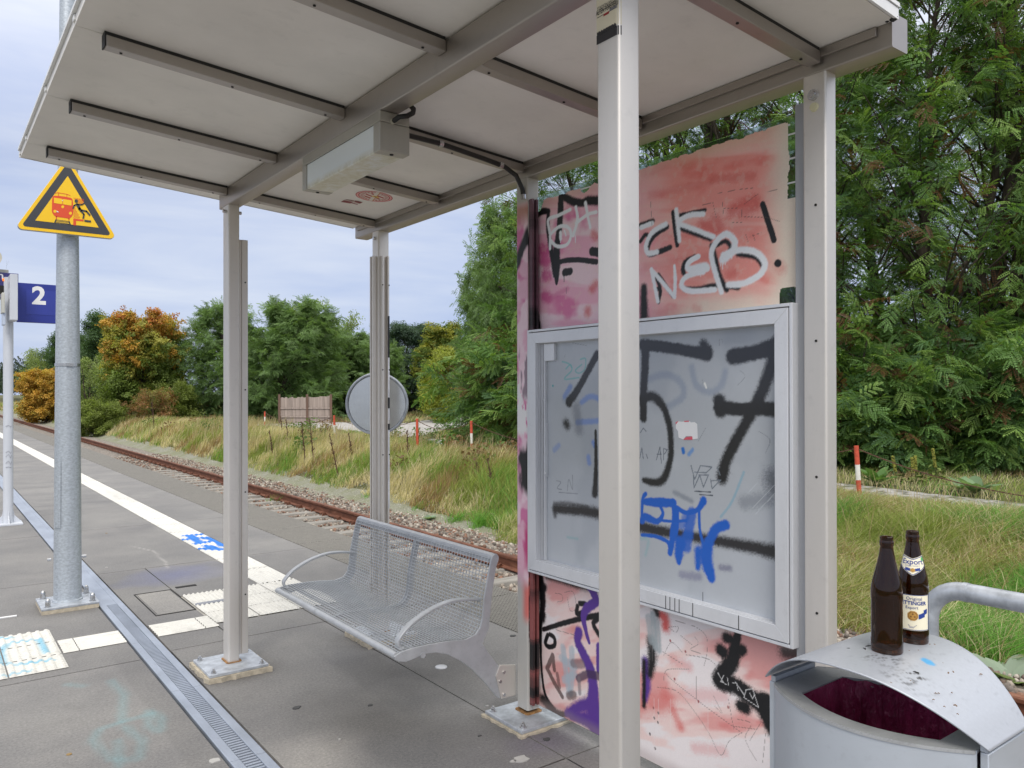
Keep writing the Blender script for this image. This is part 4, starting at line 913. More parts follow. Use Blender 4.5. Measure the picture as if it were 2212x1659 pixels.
gg = t.n('ShaderNodeNewGeometry'); sx = t.n('ShaderNodeSeparateXYZ'); t.l(gg.outputs['Position'], sx.inputs[0])
yel = t.ramp(t.noise(16, 6, 0.7), [(0.35, (0.74, 0.76, 0.74)), (0.55, (0.64, 0.62, 0.50)), (0.75, (0.48, 0.45, 0.30))])
zr = t.n('ShaderNodeMapRange'); zr.inputs[1].default_value = lz0 + .004; zr.inputs[2].default_value = lz0 + 0.03; t.l(sx.outputs[2], zr.inputs[0])
cc = t.mix(zr.outputs[0], yel, (0.74, 0.79, 0.80, 1)); t.bsdf(cc, 0.3, 0, None); M_LENS = t.m
mb = MB(); mb.box(lx0 + .004, lx1 - .004, ly0 + .056, ly1 - .046, lz0, lz1 - 0.041); mb.build('diffuser', M_LENS, lm, bevel=0.004)
mb = MB(); mb.tube([((lx0 + lx1) / 2 - .01, ly0 + .001, 2.655), ((lx0 + lx1) / 2 - .01, ly0 - .012, 2.655)], 0.0115, 12); mb.build('gland', paint('cream_gland', (0.5, 0.47, 0.38), 0.6), lm)
mb = MB(); mb.tube([(1.457, ly0 - .010, 2.655), (1.459, ly0 - .05, 2.660), (1.49, ly0 - .055, 2.668), (1.53, ly0 - .03, 2.695), (1.545, ly0 - .01, 2.72), (1.55, ly0 + .02, 2.74)], 0.010, 8); mb.build('lead', M_RUBBER, lm, smooth=60)

# ------------------------------------------------------------------ display case
dc = thing('display_case', 'silver framed wall display case sprayed with black and blue paint', 'display case', (2.39, 2.27, 1.33))
cx0, cx1 = 2.352, 2.4235; cy0, cy1, cz0, cz1 = 1.548, 3.006, 0.728, 1.905
mb = MB(); t_ = 0.012
mb.box(cx0 + .003, cx1, cy0, cy0 + t_, cz0, cz1); mb.box(cx0 + .003, cx1, cy1 - t_, cy1, cz0, cz1); mb.box(cx0 + .003, cx1, cy0 + t_, cy1 - t_, cz0, cz0 + t_); mb.box(cx0 + .003, cx1, cy0 + t_, cy1 - t_, cz1 - t_, cz1)
mb.box(cx1 - .004, cx1, cy0 + t_, cy1 - t_, cz0 + t_, cz1 - t_)
mb.build('case_body', M_CASE, dc, bevel=0.003)
mb = MB(); g = 0.016; w = 0.052
a0, a1, b0, b1 = cy0 + g, cy1 - g, cz0 + g, cz1 - g
def miter(mb, x0, x1, o, i_):
    """four mitred bars between outer rectangle o and inner rectangle i_"""
    (ay, by, az, bz), (cy, dy, cz_, dz) = o, i_
    for q in ([(ay, az), (by, az), (dy, cz_), (cy, cz_)], [(by, az), (by, bz), (dy, dz), (dy, cz_)], [(by, bz), (ay, bz), (cy, dz), (dy, dz)], [(ay, bz), (ay, az), (cy, cz_), (cy, dz)]): mb.prism(q, 'x', x0, x1)
miter(mb, cx0, cx0 + 0.02, (a0, a1, b0, b1), (a0 + w, a1 - w, b0 + w, b1 - w)); door = mb.build('door_frame', M_CASE, dc, bevel=0.0012)
mb = MB(); iy0, iy1, iz0, iz1 = a0 + w, a1 - w, b0 + w, b1 - w
miter(mb, cx0 + 0.0205, cx0 + 0.046, (iy0 - .02, iy1 + .02, iz0 - .02, iz1 + .02), (iy0 + .001, iy1 - .001, iz0 + .001, iz1 - .001)); mb.build('door_reveal', M_CASE, dc)
mb = MB()
for (o, w2) in ((0.004, 0.005), (0.014, 0.005), (0.026, 0.008)): mb.box(cx0 + 0.030, cx0 + 0.044, iy1 - o - w2, iy1 - o, iz0 + .002, iz1 - .002)
mb.box(cx0 + .028, cx0 + .0445, iy1 - 0.105, iy1 - .034, iz1 - 0.085, iz1 - .003); mb.box(cx0 + .026, cx0 + .0445, iy1 - 0.040, iy1 - .034, iz0 + .40, iz0 + .66); mb.tube([(cx0 + .024, iy1 - .040, iz0 + .42), (cx0 + .030, iy1 - .040, iz0 + .42)], .008, 10); mb.tube([(cx0 + .024, iy1 - .036, iz0 + .77), (cx0 + .030, iy1 - .036, iz0 + .77)], .006, 10)
mb.build('side_rail', M_CASE, dc, bevel=0.001)
PXX = cx0 + 0.045
pn = Canvas(PXX, iy0 - .004, iy1 + .004, iz0 - .004, iz1 + .004)
Yr, Zr = pn.Y, pn.Z
pn.c = np.array([0.43, 0.455, 0.485]) * np.ones(Yr.shape + (1,)); cl = fbm(Yr * 3, Zr * 3, 71)
pn.blend(sst(.40, .65, cl) * .5, (0.50, 0.53, 0.57)); pn.blend(sst(.5, .7, fbm(Yr * 5, Zr * 4, 72)) * .35, (0.30, 0.33, 0.38))
GH = S(120, 135, 160); DK = (0.022, 0.022, 0.026)
def M_(k, P, r, col=DK, **kw): pn.stroke(k, P, r, col, **kw)
for P in ([(980, 500), (1100, 470), (1200, 520), (1220, 620), (1120, 690)], [(1280, 420), (1310, 540), (1400, 590), (1480, 550), (1510, 450)], [(400, 640), (440, 560)]): M_('M', P, 22, GH, soft=.7, a=.45)
for P, a in (([(520, 660), (580, 620), (640, 640)], .6), ([(490, 800), (640, 790)], .6), ([(400, 620), (440, 555)], .5), ([(600, 940), (610, 960)], .7), ([(565, 1040), (570, 1080)], .6), ([(330, 990), (360, 960)], .4)): M_('M', P, 17, S(90, 130, 205), soft=.6, a=a)
M_('M', [(410, 805), (420, 820)], 26, (0.04, 0.04, 0.045), soft=.8); M_('M', [(480, 700), (500, 850)], 34, S(95, 100, 110), soft=.8, a=.5); M_('M', [(320, 545), (320, 550)], 6, S(60, 160, 160))
TQ = S(110, 175, 175)
for P in ([(385, 380), (430, 395), (450, 420)], [(410, 430), (440, 400), (450, 440), (400, 500), (500, 490)], [(520, 400), (475, 440), (500, 460), (540, 430), (545, 360), (510, 365)]): M_('M', P, 5, TQ, soft=.5, a=.75)
# large black figures
M_('M', [(625, 330), (560, 450), (480, 590), (430, 660)], [26, 24, 26, 32], soft=.3)
M_('M', [(945, 265), (1100, 280), (1280, 310), (1385, 325)], [36, 34, 36, 46], soft=.25); M_('M', [(1360, 260), (1390, 300)], 30, soft=.6); M_('M', [(960, 280), (955, 450), (945, 620), (945, 770)], [34, 30, 30, 28], soft=.3)
M_('M', [(930, 640), (1010, 620), (1080, 690), (1120, 800), (1135, 920), (1130, 1060), (1085, 1190), (1020, 1215), (950, 1200)], [26, 30, 26, 24, 22, 22, 26, 24, 18], soft=.45)
M_('M', [(1565, 345), (1680, 325), (1780, 300), (1870, 270)], [50, 46, 50, 60], soft=.25); M_('M', [(1860, 300), (1820, 440), (1760, 600), (1690, 740), (1600, 900), (1520, 1060), (1490, 1180)], [44, 44, 42, 40, 38, 38, 42], soft=.4); M_('M', [(1470, 690), (1600, 710), (1760, 705), (1870, 715)], [44, 40, 42, 46], soft=.25); M_('M', [(1470, 650), (1480, 720)], 44, soft=.35)
M_('M', [(615, 860), (618, 1100), (610, 1290)], [10, 16, 28], soft=.4)
M_('L', [(335, 385), (480, 395), (640, 415), (800, 455), (950, 515), (1100, 545), (1250, 570), (1450, 605), (1650, 640), (1880, 690)], [26, 30, 34, 34, 34, 32, 30, 32, 36, 46], soft=.55); M_('L', [(330, 350), (420, 350), (560, 375)], 14, soft=.8, a=.7); M_('L', [(330, 400), (335, 430)], 16, soft=.7, a=.8)
M_('L', [(1160, 270), (1280, 330)], 14, S(125, 132, 142), soft=.8, a=.7); M_('L', [(1480, 790), (1540, 795)], 18, S(110, 110, 135), soft=.8, a=.7); M_('L', [(1210, 840), (1330, 855)], 22, S(115, 115, 145), soft=.8, a=.6); M_('L', [(1840, 180), (1870, 240)], 60, S(75, 80, 90), soft=.8, a=.7); M_('L', [(1640, 340), (1800, 320)], 40, S(105, 112, 122), soft=.8, a=.5); M_('L', [(1640, 130), (1560, 330), (1480, 440)], 8, S(120, 165, 185), soft=.6, a=.6)
# blue tag
K_ = lambda P, r, **kw: pn.stroke('L', P, r, BLU, **kw)
K_([(960, 280), (940, 320), (935, 440)], [14, 12, 10], soft=.3); K_([(960, 335), (1060, 340), (1155, 345)], [20, 30, 24], soft=.2); K_([(1150, 330), (1160, 440), (1150, 560), (1130, 690)], [16, 20, 26, 18], soft=.3); K_([(1060, 360), (1080, 420), (1040, 470), (960, 440), (935, 470)], [12, 12, 18, 26, 18], soft=.25); K_([(1040, 460), (1140, 470), (1240, 465)], 9, soft=.35); K_([(935, 565), (1030, 575), (1110, 610), (1135, 660)], [10, 12, 14, 18], soft=.3)
K_([(1175, 375), (1240, 410), (1320, 390), (1360, 330)], [16, 14, 16, 26], soft=.25); K_([(1180, 380), (1180, 480), (1170, 560)], 14, soft=.3); K_([(1280, 410), (1260, 520), (1240, 640)], [34, 36, 40], soft=.35, a=.9); K_([(1200, 620), (1190, 700), (1190, 760)], [44, 34, 12], soft=.35); K_([(1330, 400), (1335, 520), (1355, 620)], [11, 10, 10], soft=.35)
K_([(1515, 495), (1450, 520), (1410, 590), (1380, 680), (1390, 780), (1415, 860)], [30, 32, 30, 46, 44, 30], soft=.3); K_([(1330, 680), (1320, 790)], [34, 18], soft=.6); K_([(1240, 440), (1210, 500)], 26, soft=.5, a=.7)
M_('M', [(1218, 985), (1222, 1005)], 13, S(40, 110, 190), soft=.4); M_('M', [(1260, 1020), (1285, 990)], 12, S(90, 140, 200), soft=.6, a=.8)
# pen tags and scratches
PT = S(112, 120, 130)
for P in ([(1275, 85), (1300, 180), (1340, 85), (1420, 95), (1380, 135), (1300, 130)], [(1290, 150), (1295, 240), (1335, 150), (1360, 235), (1395, 150), (1330, 150)], [(1455, 95), (1475, 150)], [(1410, 180), (1420, 245), (1480, 185), (1410, 190)]): M_('L', P, 4, PT, soft=.4, smooth=False)
for P in ([(1300, 262), (1410, 268)], [(1335, 285), (1425, 292)]): M_('L', P, 4, S(80, 86, 95), soft=.3)
for P in ([(925, 870), (945, 840), (965, 862)], [(920, 1050), (935, 975), (945, 1050)], [(965, 1020), (975, 1050)], [(1035, 1060), (1060, 970), (1070, 1085)], [(1040, 1020), (1070, 1020)], [(1085, 1060), (1085, 980), (1110, 990), (1090, 1020)]): M_('M', P, 3, S(95, 102, 112), soft=.4, smooth=False)
for P in ([(345, 190), (375, 200), (350, 240), (380, 250)], [(420, 260), (430, 180), (455, 250), (455, 150)], [(360, 270), (490, 280)]): M_('L', P, 3, S(128, 133, 140), soft=.5, a=.8)
for P in ([(1660, 280), (1740, 200)], [(1700, 380), (1850, 220)], [(1720, 420), (1870, 260)], [(1740, 390), (1840, 300)]): M_('L', P, 1.6, S(205, 210, 215), soft=.4, a=.6)
for P in ([(1325, 930), (1375, 840)], [(1740, 860), (1820, 920), (1790, 1010)], [(1600, 540), (1650, 480), (1610, 440)], [(400, 350), (405, 330)], [(1470, 270), (1470, 230), (1490, 228), (1490, 275)], [(450, 250), (560, 270)], [(1540, 1140), (1560, 1160)], [(1350, 500), (1360, 540)]): M_('M', P, 1.6, S(88, 92, 100), soft=.4, a=.6)
M_('M', [(1368, 530), (1380, 560)], 7, S(225, 225, 220), soft=.2)
M_('L', [(1357, 960), (1357, 1020)], 2, DK); M_('L', [(930, 590), (980, 600), (960, 700)], 10, S(120, 175, 180), soft=.8, a=.4); M_('L', [(420, 580), (490, 590)], 8, S(120, 175, 180), soft=.8, a=.4)
pn.build('pane', M_PANE, dc)
# runs of paint on the frame
mb = MB()
for (k, x, ya, yb) in (('L', 1100, 962, 1085), ('L', 1129, 972, 1085), ('L', 1163, 992, 1090), ('L', 1193, 1000, 1100), ('L', 1287, 1030, 1130), ('L', 1604, 1110, 1240)):
    p, q = cp(k, x, ya, cx0), cp(k, x, yb, cx0); mb.tube([(cx0 - .0002, p[0], min(p[1], iz0 - .001)), (cx0 - .0002, q[0], max(q[1], b0))], 0.0016, 6)
mb.build('paint_run', M_BLACK, dc)
mb = MB(); q = [cp('M', x, y, PXX) for x, y in ((1172, 800), (1190, 792), (1215, 795), (1260, 790), (1275, 800), (1300, 798), (1318, 812), (1322, 912), (1285, 918), (1280, 895), (1240, 895), (1222, 918), (1190, 905), (1185, 860), (1170, 840))]
mb.prism(q, 'x', PXX - .0012, PXX - .0004)
st = tag(mb.build('torn_sticker', M_WHITE), 'torn white sticker scrap with red corner on the display case pane', 'sticker')
for c4 in (((1170, 800), (1190, 790), (1172, 815)), ((1222, 920), (1245, 900), (1285, 897), (1287, 920)), ((1228, 790), (1262, 788), (1262, 796), (1230, 797))):
    mb = MB(); mb.prism([cp('M', x, y, PXX) for x, y in c4], 'x', PXX - .0018, PXX - .0013); mb.build('red_print', paint('faded_red_print', S(215, 90, 105)[:3], 0.6), st)
# ------------------------------------------------------------------ bench
M_BENCH = paint('bench_coated_steel', (0.47, 0.485, 0.50), 0.38, 0.25, 0.10, 12.0, (1, 1, 1), dirt=0.25)
be = thing('mesh_bench', 'grey steel mesh bench with curved arms bolted between the shelter posts', 'bench', (2.0, 3.9, 0))
BY0, BY1 = 3.115, 4.610
SEAT = [(1.700, 0.426), (1.735, 0.434), (1.773, 0.440), (1.868, 0.440), (1.967, 0.435), (2.040, 0.426), (2.090, 0.428), (2.124, 0.437), (2.152, 0.467), (2.163, 0.506), (2.174, 0.603), (2.199, 0.716), (2.217, 0.784), (2.230, 0.800)]
def resample(P, n):
    P = np.array(P); d = np.r_[0, np.cumsum(np.hypot(*np.diff(P, axis=0).T))]; u = np.linspace(0, d[-1], n)
    # smooth by Catmull-like interpolation
    out = []
    for q in u:
        i = min(max(np.searchsorted(d, q) - 1, 0), len(P) - 2); t = (q - d[i]) / (d[i + 1] - d[i])
        p0, p1, p2, p3 = P[max(i - 1, 0)], P[i], P[i + 1], P[min(i + 2, len(P) - 1)]
        out.append(0.5 * (2 * p1 + (p2 - p0) * t + (2 * p0 - 5 * p1 + 4 * p2 - p3) * t * t + (3 * p1 - p0 - 3 * p2 + p3) * t ** 3))
    return np.array(out)
END = [(1.684, 0.420), (1.690, 0.404), (1.705, 0.394), (1.742, 0.385), (1.786, 0.391), (1.836, 0.402), (1.901, 0.396), (1.967, 0.373), (2.034, 0.331), (2.103, 0.274), (2.173, 0.200), (2.245, 0.113), (2.262, 0.099), (2.278, 0.100), (2.300, 0.16), (2.292, 0.225), (2.249, 0.272), (2.195, 0.342), (2.165, 0.385), (2.173, 0.404), (2.202, 0.452), (2.213, 0.544), (2.224, 0.630), (2.246, 0.745), (2.262, 0.779), (2.262, 0.795), (2.254, 0.806), (2.239, 0.809), (2.226, 0.802), (2.217, 0.784), (2.199, 0.716), (2.174, 0.603), (2.163, 0.506), (2.152, 0.467), (2.124, 0.437), (2.068, 0.424), (1.967, 0.435), (1.868, 0.440), (1.773, 0.440), (1.717, 0.434)]
for (a, b) in ((BY0, BY0 + 0.011), (BY1 - 0.011, BY1)):
    mb = MB(); mb.prism(END, 'y', a, b); ep = mb.build('end_plate', M_BENCH, be, bevel=0.002)
    yb = a - 0.008 if a < 4 else a + .0112
    mb = MB(); mb.prism([(2.238, 0.215), (2.262, 0.264), (2.358, 0.246), (2.358, 0.094), (2.271, 0.097)], 'y', yb, yb + 0.0078); mb.build('wall_bracket', M_STEEL, ep, bevel=0.002)
    for (x, z) in ((2.285, 0.225), (2.262, 0.185), (2.285, 0.115)):
        mb = MB(); s_ = -1 if a < 4 else 1; y_ = yb if a < 4 else yb + .0078
        mb.tube([(x, y_, z), (x, y_ + s_ * .006, z)], 0.0085, 6); mb.build('bolt', M_BOLT, ep)
    mb = MB(); arm = [(1.7366, 0.437), (1.722, 0.460), (1.732, 0.487), (1.790, 0.537), (1.890, 0.582), (1.990, 0.605), (2.065, 0.606), (2.13, 0.598), (2.178, 0.590)]
    A_ = resample(arm, 26); yc = a + 0.045 if a < 4 else b - 0.045
    for s_ in range(len(A_) - 1):
        pass
    v = []; f = []
    for i, (x, z) in enumerate(A_):
        tx, tz = A_[min(i + 1, 25)] - A_[max(i - 1, 0)]; l = math.hypot(tx, tz); nx_, nz_ = -tz / l * .006, tx / l * .006
        v += [(x + nx_, yc - .017, z + nz_), (x + nx_, yc + .017, z + nz_), (x - nx_, yc + .017, z - nz_), (x - nx_, yc - .017, z - nz_)]
    for i in range(25): f += [(4 * i + k, 4 * i + (k + 1) % 4, 4 * i + 4 + (k + 1) % 4, 4 * i + 4 + k) for k in range(4)]
    f += [(0, 1, 2, 3), (100, 101, 102, 103)]
    mb.add(v, f); mb.box(1.725, 1.75, yc - .02, yc + .02, 0.434, 0.440); mb.build('armrest', M_BENCH, be, bevel=0.003, smooth=40)
# woven wire seat and back
Q = resample(SEAT, 300); d = np.r_[0, np.cumsum(np.hypot(*np.diff(Q, axis=0).T))]; Lw = d[-1]
mb = MB(); nl = 46
for k in range(1, nl):
    u = Lw * k / nl; x = np.interp(u, d, Q[:, 0]); z = np.interp(u, d, Q[:, 1])
    mb.tube([(x, BY0 + .012, z + .0008), (x, BY1 - .012, z + .0008)], 0.0024, 5, False)
Q2 = resample(SEAT, 44); ncr = 56
for k in range(1, ncr):
    y = BY0 + (BY1 - BY0) * k / ncr; mb.tube([(x, y, z - .0028) for x, z in Q2], 0.0024, 4, False)
mb.build('seat_mesh', M_BENCH, be, smooth=60)
mb = MB(); mb.prism(rrect(0.030, 0.030, 0.012, 4, 1.700, 0.418), 'y', BY0 + .0112, BY1 - .0112); fr = mb.build('front_rail', M_BENCH, be, smooth=40)
mb = MB(); mb.tube([(1.698, 4.02, .418), (1.698, 4.026, .418)], 0.0168, 12); mb.build('weld_ring', M_BENCH, fr)
mb = MB(); mb.prism([(2.219, 0.770), (2.231, 0.772), (2.243, 0.797), (2.252, 0.796), (2.262, 0.783), (2.266, 0.79), (2.256, 0.807), (2.240, 0.811), (2.228, 0.803)], 'y', BY0 + .0112, BY1 - .0112); mb.build('top_rail', M_BENCH, be, smooth=40)
Q3 = resample(SEAT, 30); mb = MB(); ym = 3.86
v = []; f = []
for i, (x, z) in enumerate(Q3):
    tx, tz = Q3[min(i + 1, 29)] - Q3[max(i - 1, 0)]; l = math.hypot(tx, tz); nx_, nz_ = tz / l, -tx / l
    for dd in (.006, .030): v += [(x + nx_ * dd, ym - .018, z + nz_ * dd), (x + nx_ * dd, ym + .018, z + nz_ * dd)]
for i in range(29):
    b_ = 4 * i; f += [(b_, b_ + 1, b_ + 5, b_ + 4), (b_ + 2, b_ + 3, b_ + 7, b_ + 6), (b_, b_ + 2, b_ + 6, b_ + 4), (b_ + 1, b_ + 3, b_ + 7, b_ + 5)]
mb.add(v, f); mb.build('centre_rib', M_BENCH, be)
mb = MB(); mb.tube([(1.83, BY0 + .012, 0.398), (1.83, BY1 - .012, 0.398)], 0.012, 10); mb.tube([(1.83, BY0 - .004, .398), (1.83, BY0, .398)], .014, 6); mb.build('cross_tube', M_BENCH, be)
# ------------------------------------------------------------------ round mirror seen from behind
DCN = Vector((2.482, 4.835, 1.526)); DN = Vector((0.58, 0.81, -0.02)).normalized()
mi = thing('round_mirror', 'round metal mirror back fixed behind the rear shelter post', 'mirror', DCN)
ux = DN.cross(Vector((0, 0, 1))).normalized(); uz = ux.cross(DN).normalized()
def disc_lathe(prof, name, mat, n=64, **kw):
    m_ = MB(); m_.lathe(prof, (0, 0, 0), n); m_.v = [tuple(DCN + ux * a + uz * b + DN * c_) for a, b, c_ in m_.v]; return m_.build(name, mat, mi, **kw)
M_DISC = paint('brushed_zinc_disc', (0.55, 0.56, 0.56), 0.20, 1.0, 0.10, 9.0, (1, 1, 1), dirt=0.12)
disc_lathe([(0.0, 0.0), (0.193, 0.0), (0.195, 0.006), (0.0, 0.006)], 'back_plate', M_DISC, smooth=30)
disc_lathe([(0.1955, 0.010), (0.1955, -0.016), (0.200, -0.022), (0.207, -0.022), (0.2125, -0.015), (0.2145, 0.0), (0.2145, 0.012), (0.1955, 0.012)], 'rim', M_GALVL, smooth=50)
mb = MB(); mb.tube([(2.420, 4.668, 1.53), tuple(DCN - DN * 0.001)], 0.018, 10); mb.build('arm', M_STEEL, mi)

# ------------------------------------------------------------------ lamp post with warning sign
LP = (0.872, 6.735)
lp = thing('lamp_post', 'tapered galvanised lamp post bolted to the platform slabs', 'lamp post', (LP[0], LP[1], 0))
mb = MB(); prof = []
for z, d_ in ((0.045, 0.190), (0.05, 0.188), (0.5, 0.184), (1.0, 0.178), (1.38, 0.172), (2.0, 0.162), (2.75, 0.149), (3.3, 0.134), (4.0, 0.120), (5.0, 0.105), (6.5, 0.085), (8.0, 0.070)): prof.append((d_ / 2, z))
mb.lathe(prof, (LP[0], LP[1], 0), 40); mb.build('pole', M_GALV, lp, smooth=60)
mb = MB(); mb.lathe([(0.094, .045), (0.103, .045), (0.100, .056), (0.094, .060)], (LP[0], LP[1], 0), 40); mb.build('weld_seam', M_GALV, lp, smooth=40)
mb = MB(); mb.box(LP[0] - .19, LP[0] + .185, LP[1] - .19, LP[1] + .185, 0.028, 0.045); mb.build('base_plate', M_GALVL, lp, bevel=.003)
mb = MB(); mb.box(LP[0] - .188, LP[0] + .183, LP[1] - .188, LP[1] + .183, 0.0, 0.0275); mb.build('mortar_bed', M_MORTAR, lp)
for sx in (-1, 1):
    for sy in (-1, 1):
        bx, by = LP[0] + sx * .145, LP[1] + sy * .145; mb = MB()
        mb.lathe([(.0, .045), (.024, .045), (.024, .049), (.0, .049)], (bx, by, 0), 18); mb.lathe([(.018, .049), (.018, .073), (.0, .073)], (bx, by, 0), 6); mb.lathe([(.0165, .073), (.0165, .088), (.012, .100), (.005, .106), (0, .107)], (bx, by, 0), 16); mb.build('anchor_nut', M_BOLT, lp, smooth=40)
mb = MB(); r_ = 0.094
mb.tube([(LP[0] - r_ - .012, LP[1] + .01, .36), (LP[0] - r_ - .036, LP[1] + .015, .36)], .012, 10); mb.tube([(LP[0] + r_ - .004, LP[1], .36), (LP[0] + r_ + .03, LP[1], .36)], .012, 10); mb.build('earth_bolt', M_BOLT, lp)
mb = MB(); zb = 1.86
for (zc, h) in ((1.815, 0.011),): mb.lathe([(0.0838, zc - h), (0.0865, zc - h), (0.0865, zc + h), (0.0838, zc + h)], (LP[0], LP[1], 0), 40)
mb.box(LP[0] - .022, LP[0] + .022, LP[1] - .0925, LP[1] - .083, 1.803, 1.827); mb.build('steel_band', M_BOLT, lp, smooth=40)
a0_ = math.radians(217); mb = MB(); v = []; f = []
zz = [0.70, 0.705, 0.99, 1.02, 1.12, 1.125]; zz = [0.60, 1.10]
for i in range(7):
    a = a0_ + (i - 3) * 0.10
    for z in zz: v.append((LP[0] + (0.0935 - .006 * (z - .6)) * math.cos(a), LP[1] + (0.0935 - .006 * (z - .6)) * math.sin(a), z))
for i in range(6): f.append((2 * i, 2 * i + 2, 2 * i + 3, 2 * i + 1))
mb.add(v, f); hd = mb.build('hatch', M_GALV, lp); so = hd.modifiers.new('thickness', 'SOLIDIFY'); so.thickness = 0.004; so.offset = 1

SY = 6.585
ws = thing('warning_sign', 'yellow triangle warning sign with train and tumbling figure on the lamp post', 'sign', (0.85, SY, 3.0))
def sp(x, y, Y=SY): p = onY(23.04 + x * 0.12151, 334.1 + y * 0.12153, Y); return (p[0], p[2])
def spl(pts): return [sp(*p) for p in pts]
A1, A2, A3 = sp(112, 1240), sp(1856, 1448), None
def tri_round(cx, zb, s, r, n=6):
    h = s * 3 ** .5 / 2; C3 = [(cx - s / 2, zb), (cx + s / 2, zb), (cx, zb + h)]; P = []
    ctr = [(cx - s / 2 + r * 3 ** .5, zb + r), (cx + s / 2 - r * 3 ** .5, zb + r), (cx, zb + h - 2 * r)]
    for (ax, az), a0 in zip(ctr, (150, 270, 30)):
        for k in range(n + 1): a = math.radians(a0 + 120 * k / n); P.append((ax + r * math.cos(a), az + r * math.sin(a)))
    return P
YEL = paint('sign_yellow', S(244, 196, 28)[:3], 0.35, 0, 0.03, 4.0); SBLK = paint('sign_charcoal', S(62, 63, 66)[:3], 0.4, 0, 0.04); SRED = paint('sign_red', S(218, 78, 40)[:3], 0.4, 0, 0.03)
TX, TZ, TS = 0.851, 2.776, 0.665
mb = MB(); mb.prism(tri_round(TX, TZ, TS, 0.028), 'y', SY, SY + 0.040); mb.build('sign_box', paint('sign_shell', (0.45, 0.46, 0.48), 0.4, 0.3), ws, bevel=.002)
mb = MB(); mb.prism(tri_round(TX, TZ + .002, TS - .006, 0.027), 'y', SY - .003, SY - .0002); mb.build('yellow_face', YEL, ws)
mb = MB(); mb.prism(tri_round(TX, TZ + .0235, TS - .082, 0.016), 'y', SY - .0042, SY - .0032); mb.build('black_triangle', SBLK, ws)
mb = MB(); mb.prism(tri_round(TX, TZ + .0735, TS - .254, 0.002, 2), 'y', SY - .0054, SY - .0044); mb.build('yellow_field', YEL, ws)
def plate(name, polys, mat, y0=SY - .0066, y1=SY - .0056):
    m_ = MB()
    for P in polys: m_.prism(spl(P), 'y', y0, y1)
    return m_.build(name, mat, ws)
def seg2(p, q, w):
    dx, dy = q[0] - p[0], q[1] - p[1]; l = math.hypot(dx, dy); nx_, ny_ = -dy / l * w / 2, dx / l * w / 2
    return [(p[0] + nx_, p[1] + ny_), (q[0] + nx_, q[1] + ny_), (q[0] - nx_, q[1] - ny_), (p[0] - nx_, p[1] - ny_)]
def poly_line(P, w):
    return [seg2(a, b, w) for a, b in zip(P[:-1], P[1:])] + [[(p[0] + w / 2 * math.cos(2 * math.pi * k / 8), p[1] + w / 2 * math.sin(2 * math.pi * k / 8)) for k in range(8)] for p in P[1:-1]]
def circ(x, y, r): return [(x + r * math.cos(2 * math.pi * k / 18), y + r * math.sin(2 * math.pi * k / 18)) for k in range(18)]
plate('train', [[(745, 745), (770, 733), (860, 735), (960, 748), (1060, 768), (1090, 785), (1102, 820), (1112, 1010), (1106, 1060), (1080, 1110), (1040, 1140), (800, 1105), (765, 1080), (735, 1030), (730, 990), (735, 800)], [(800, 1095), (822, 1100), (820, 1150), (802, 1145)], [(1022, 1130), (1044, 1135), (1042, 1170), (1024, 1168)]] + [seg2((785, 688), (835, 678), 10), seg2((835, 678), (1000, 706), 10), seg2((1000, 706), (1058, 732), 10), seg2((850, 680), (848, 735), 10), seg2((998, 706), (996, 750), 10)], SRED)
for P_ in ([(765, 768), (918, 790), (918, 885), (768, 862)], [(930, 792), (1082, 818), (1078, 908), (930, 887)]): plate('train_window', [P_], YEL, SY - .0078, SY - .0068)
for P_ in (circ(923, 930, 25), circ(785, 1010, 27), circ(1060, 1045, 27)): plate('train_headlight', [P_], YEL, SY - .0078, SY - .0068)
plate('scratch', [[(815, 995), (860, 1028), (815, 1025)], [(905, 815), (930, 805), (925, 830)]], M_WHITE, SY - .0088, SY - .008)
plate('platform_mark', [[(1112, 1138), (1296, 1158), (1293, 1190), (1160, 1176), (1160, 1262), (1110, 1254)]], SRED)
hat = []
for k in range(8):
    xa, ya = 1115, 930 + 26 * k; ln = min(150, 1138 - ya, 40 + 26 * k if k < 4 else 150)
    hat.append(seg2((xa, ya), (xa + ln, ya + ln * 1.0), 6))
for k in range(8):
    xa, ya = 1115 + 24 * k, 768 + 3 * k; ln = min(1300 - xa, 110); hat.append(seg2((xa, ya), (xa + ln, ya + ln), 6))
plate('hatching', hat, SRED)
plate('tumbling_figure', [circ(1163, 827, 30)] + poly_line([(1165, 868), (1200, 890), (1260, 893), (1308, 866)], 24) + poly_line([(1175, 882), (1128, 905), (1102, 962)], 24) + poly_line([(1180, 885), (1222, 965), (1258, 1010)], 48) + poly_line([(1250, 990), (1345, 1010), (1408, 1085)], 30) + poly_line([(1250, 1005), (1300, 1065), (1286, 1142)], 30) + [[(1308, 1160), (1425, 1175), (1423, 1208), (1308, 1194)]], SBLK, SY - .009, SY - .008)
plate('track_mark', [seg2((805, 1155), (780, 1215), 22), seg2((1035, 1185), (1060, 1250), 22), seg2((800, 1158), (1035, 1190), 9), seg2((795, 1178), (1042, 1210), 9), seg2((788, 1200), (1050, 1236), 9)], SBLK)
mb = MB(); mb.box(TX - .10, TX + .12, SY + .041, SY + .075, 2.90, 2.93); mb.box(TX - .06, TX + .08, SY + .041, SY + .075, 3.16, 3.19); mb.build('bracket', M_GALVL, ws)

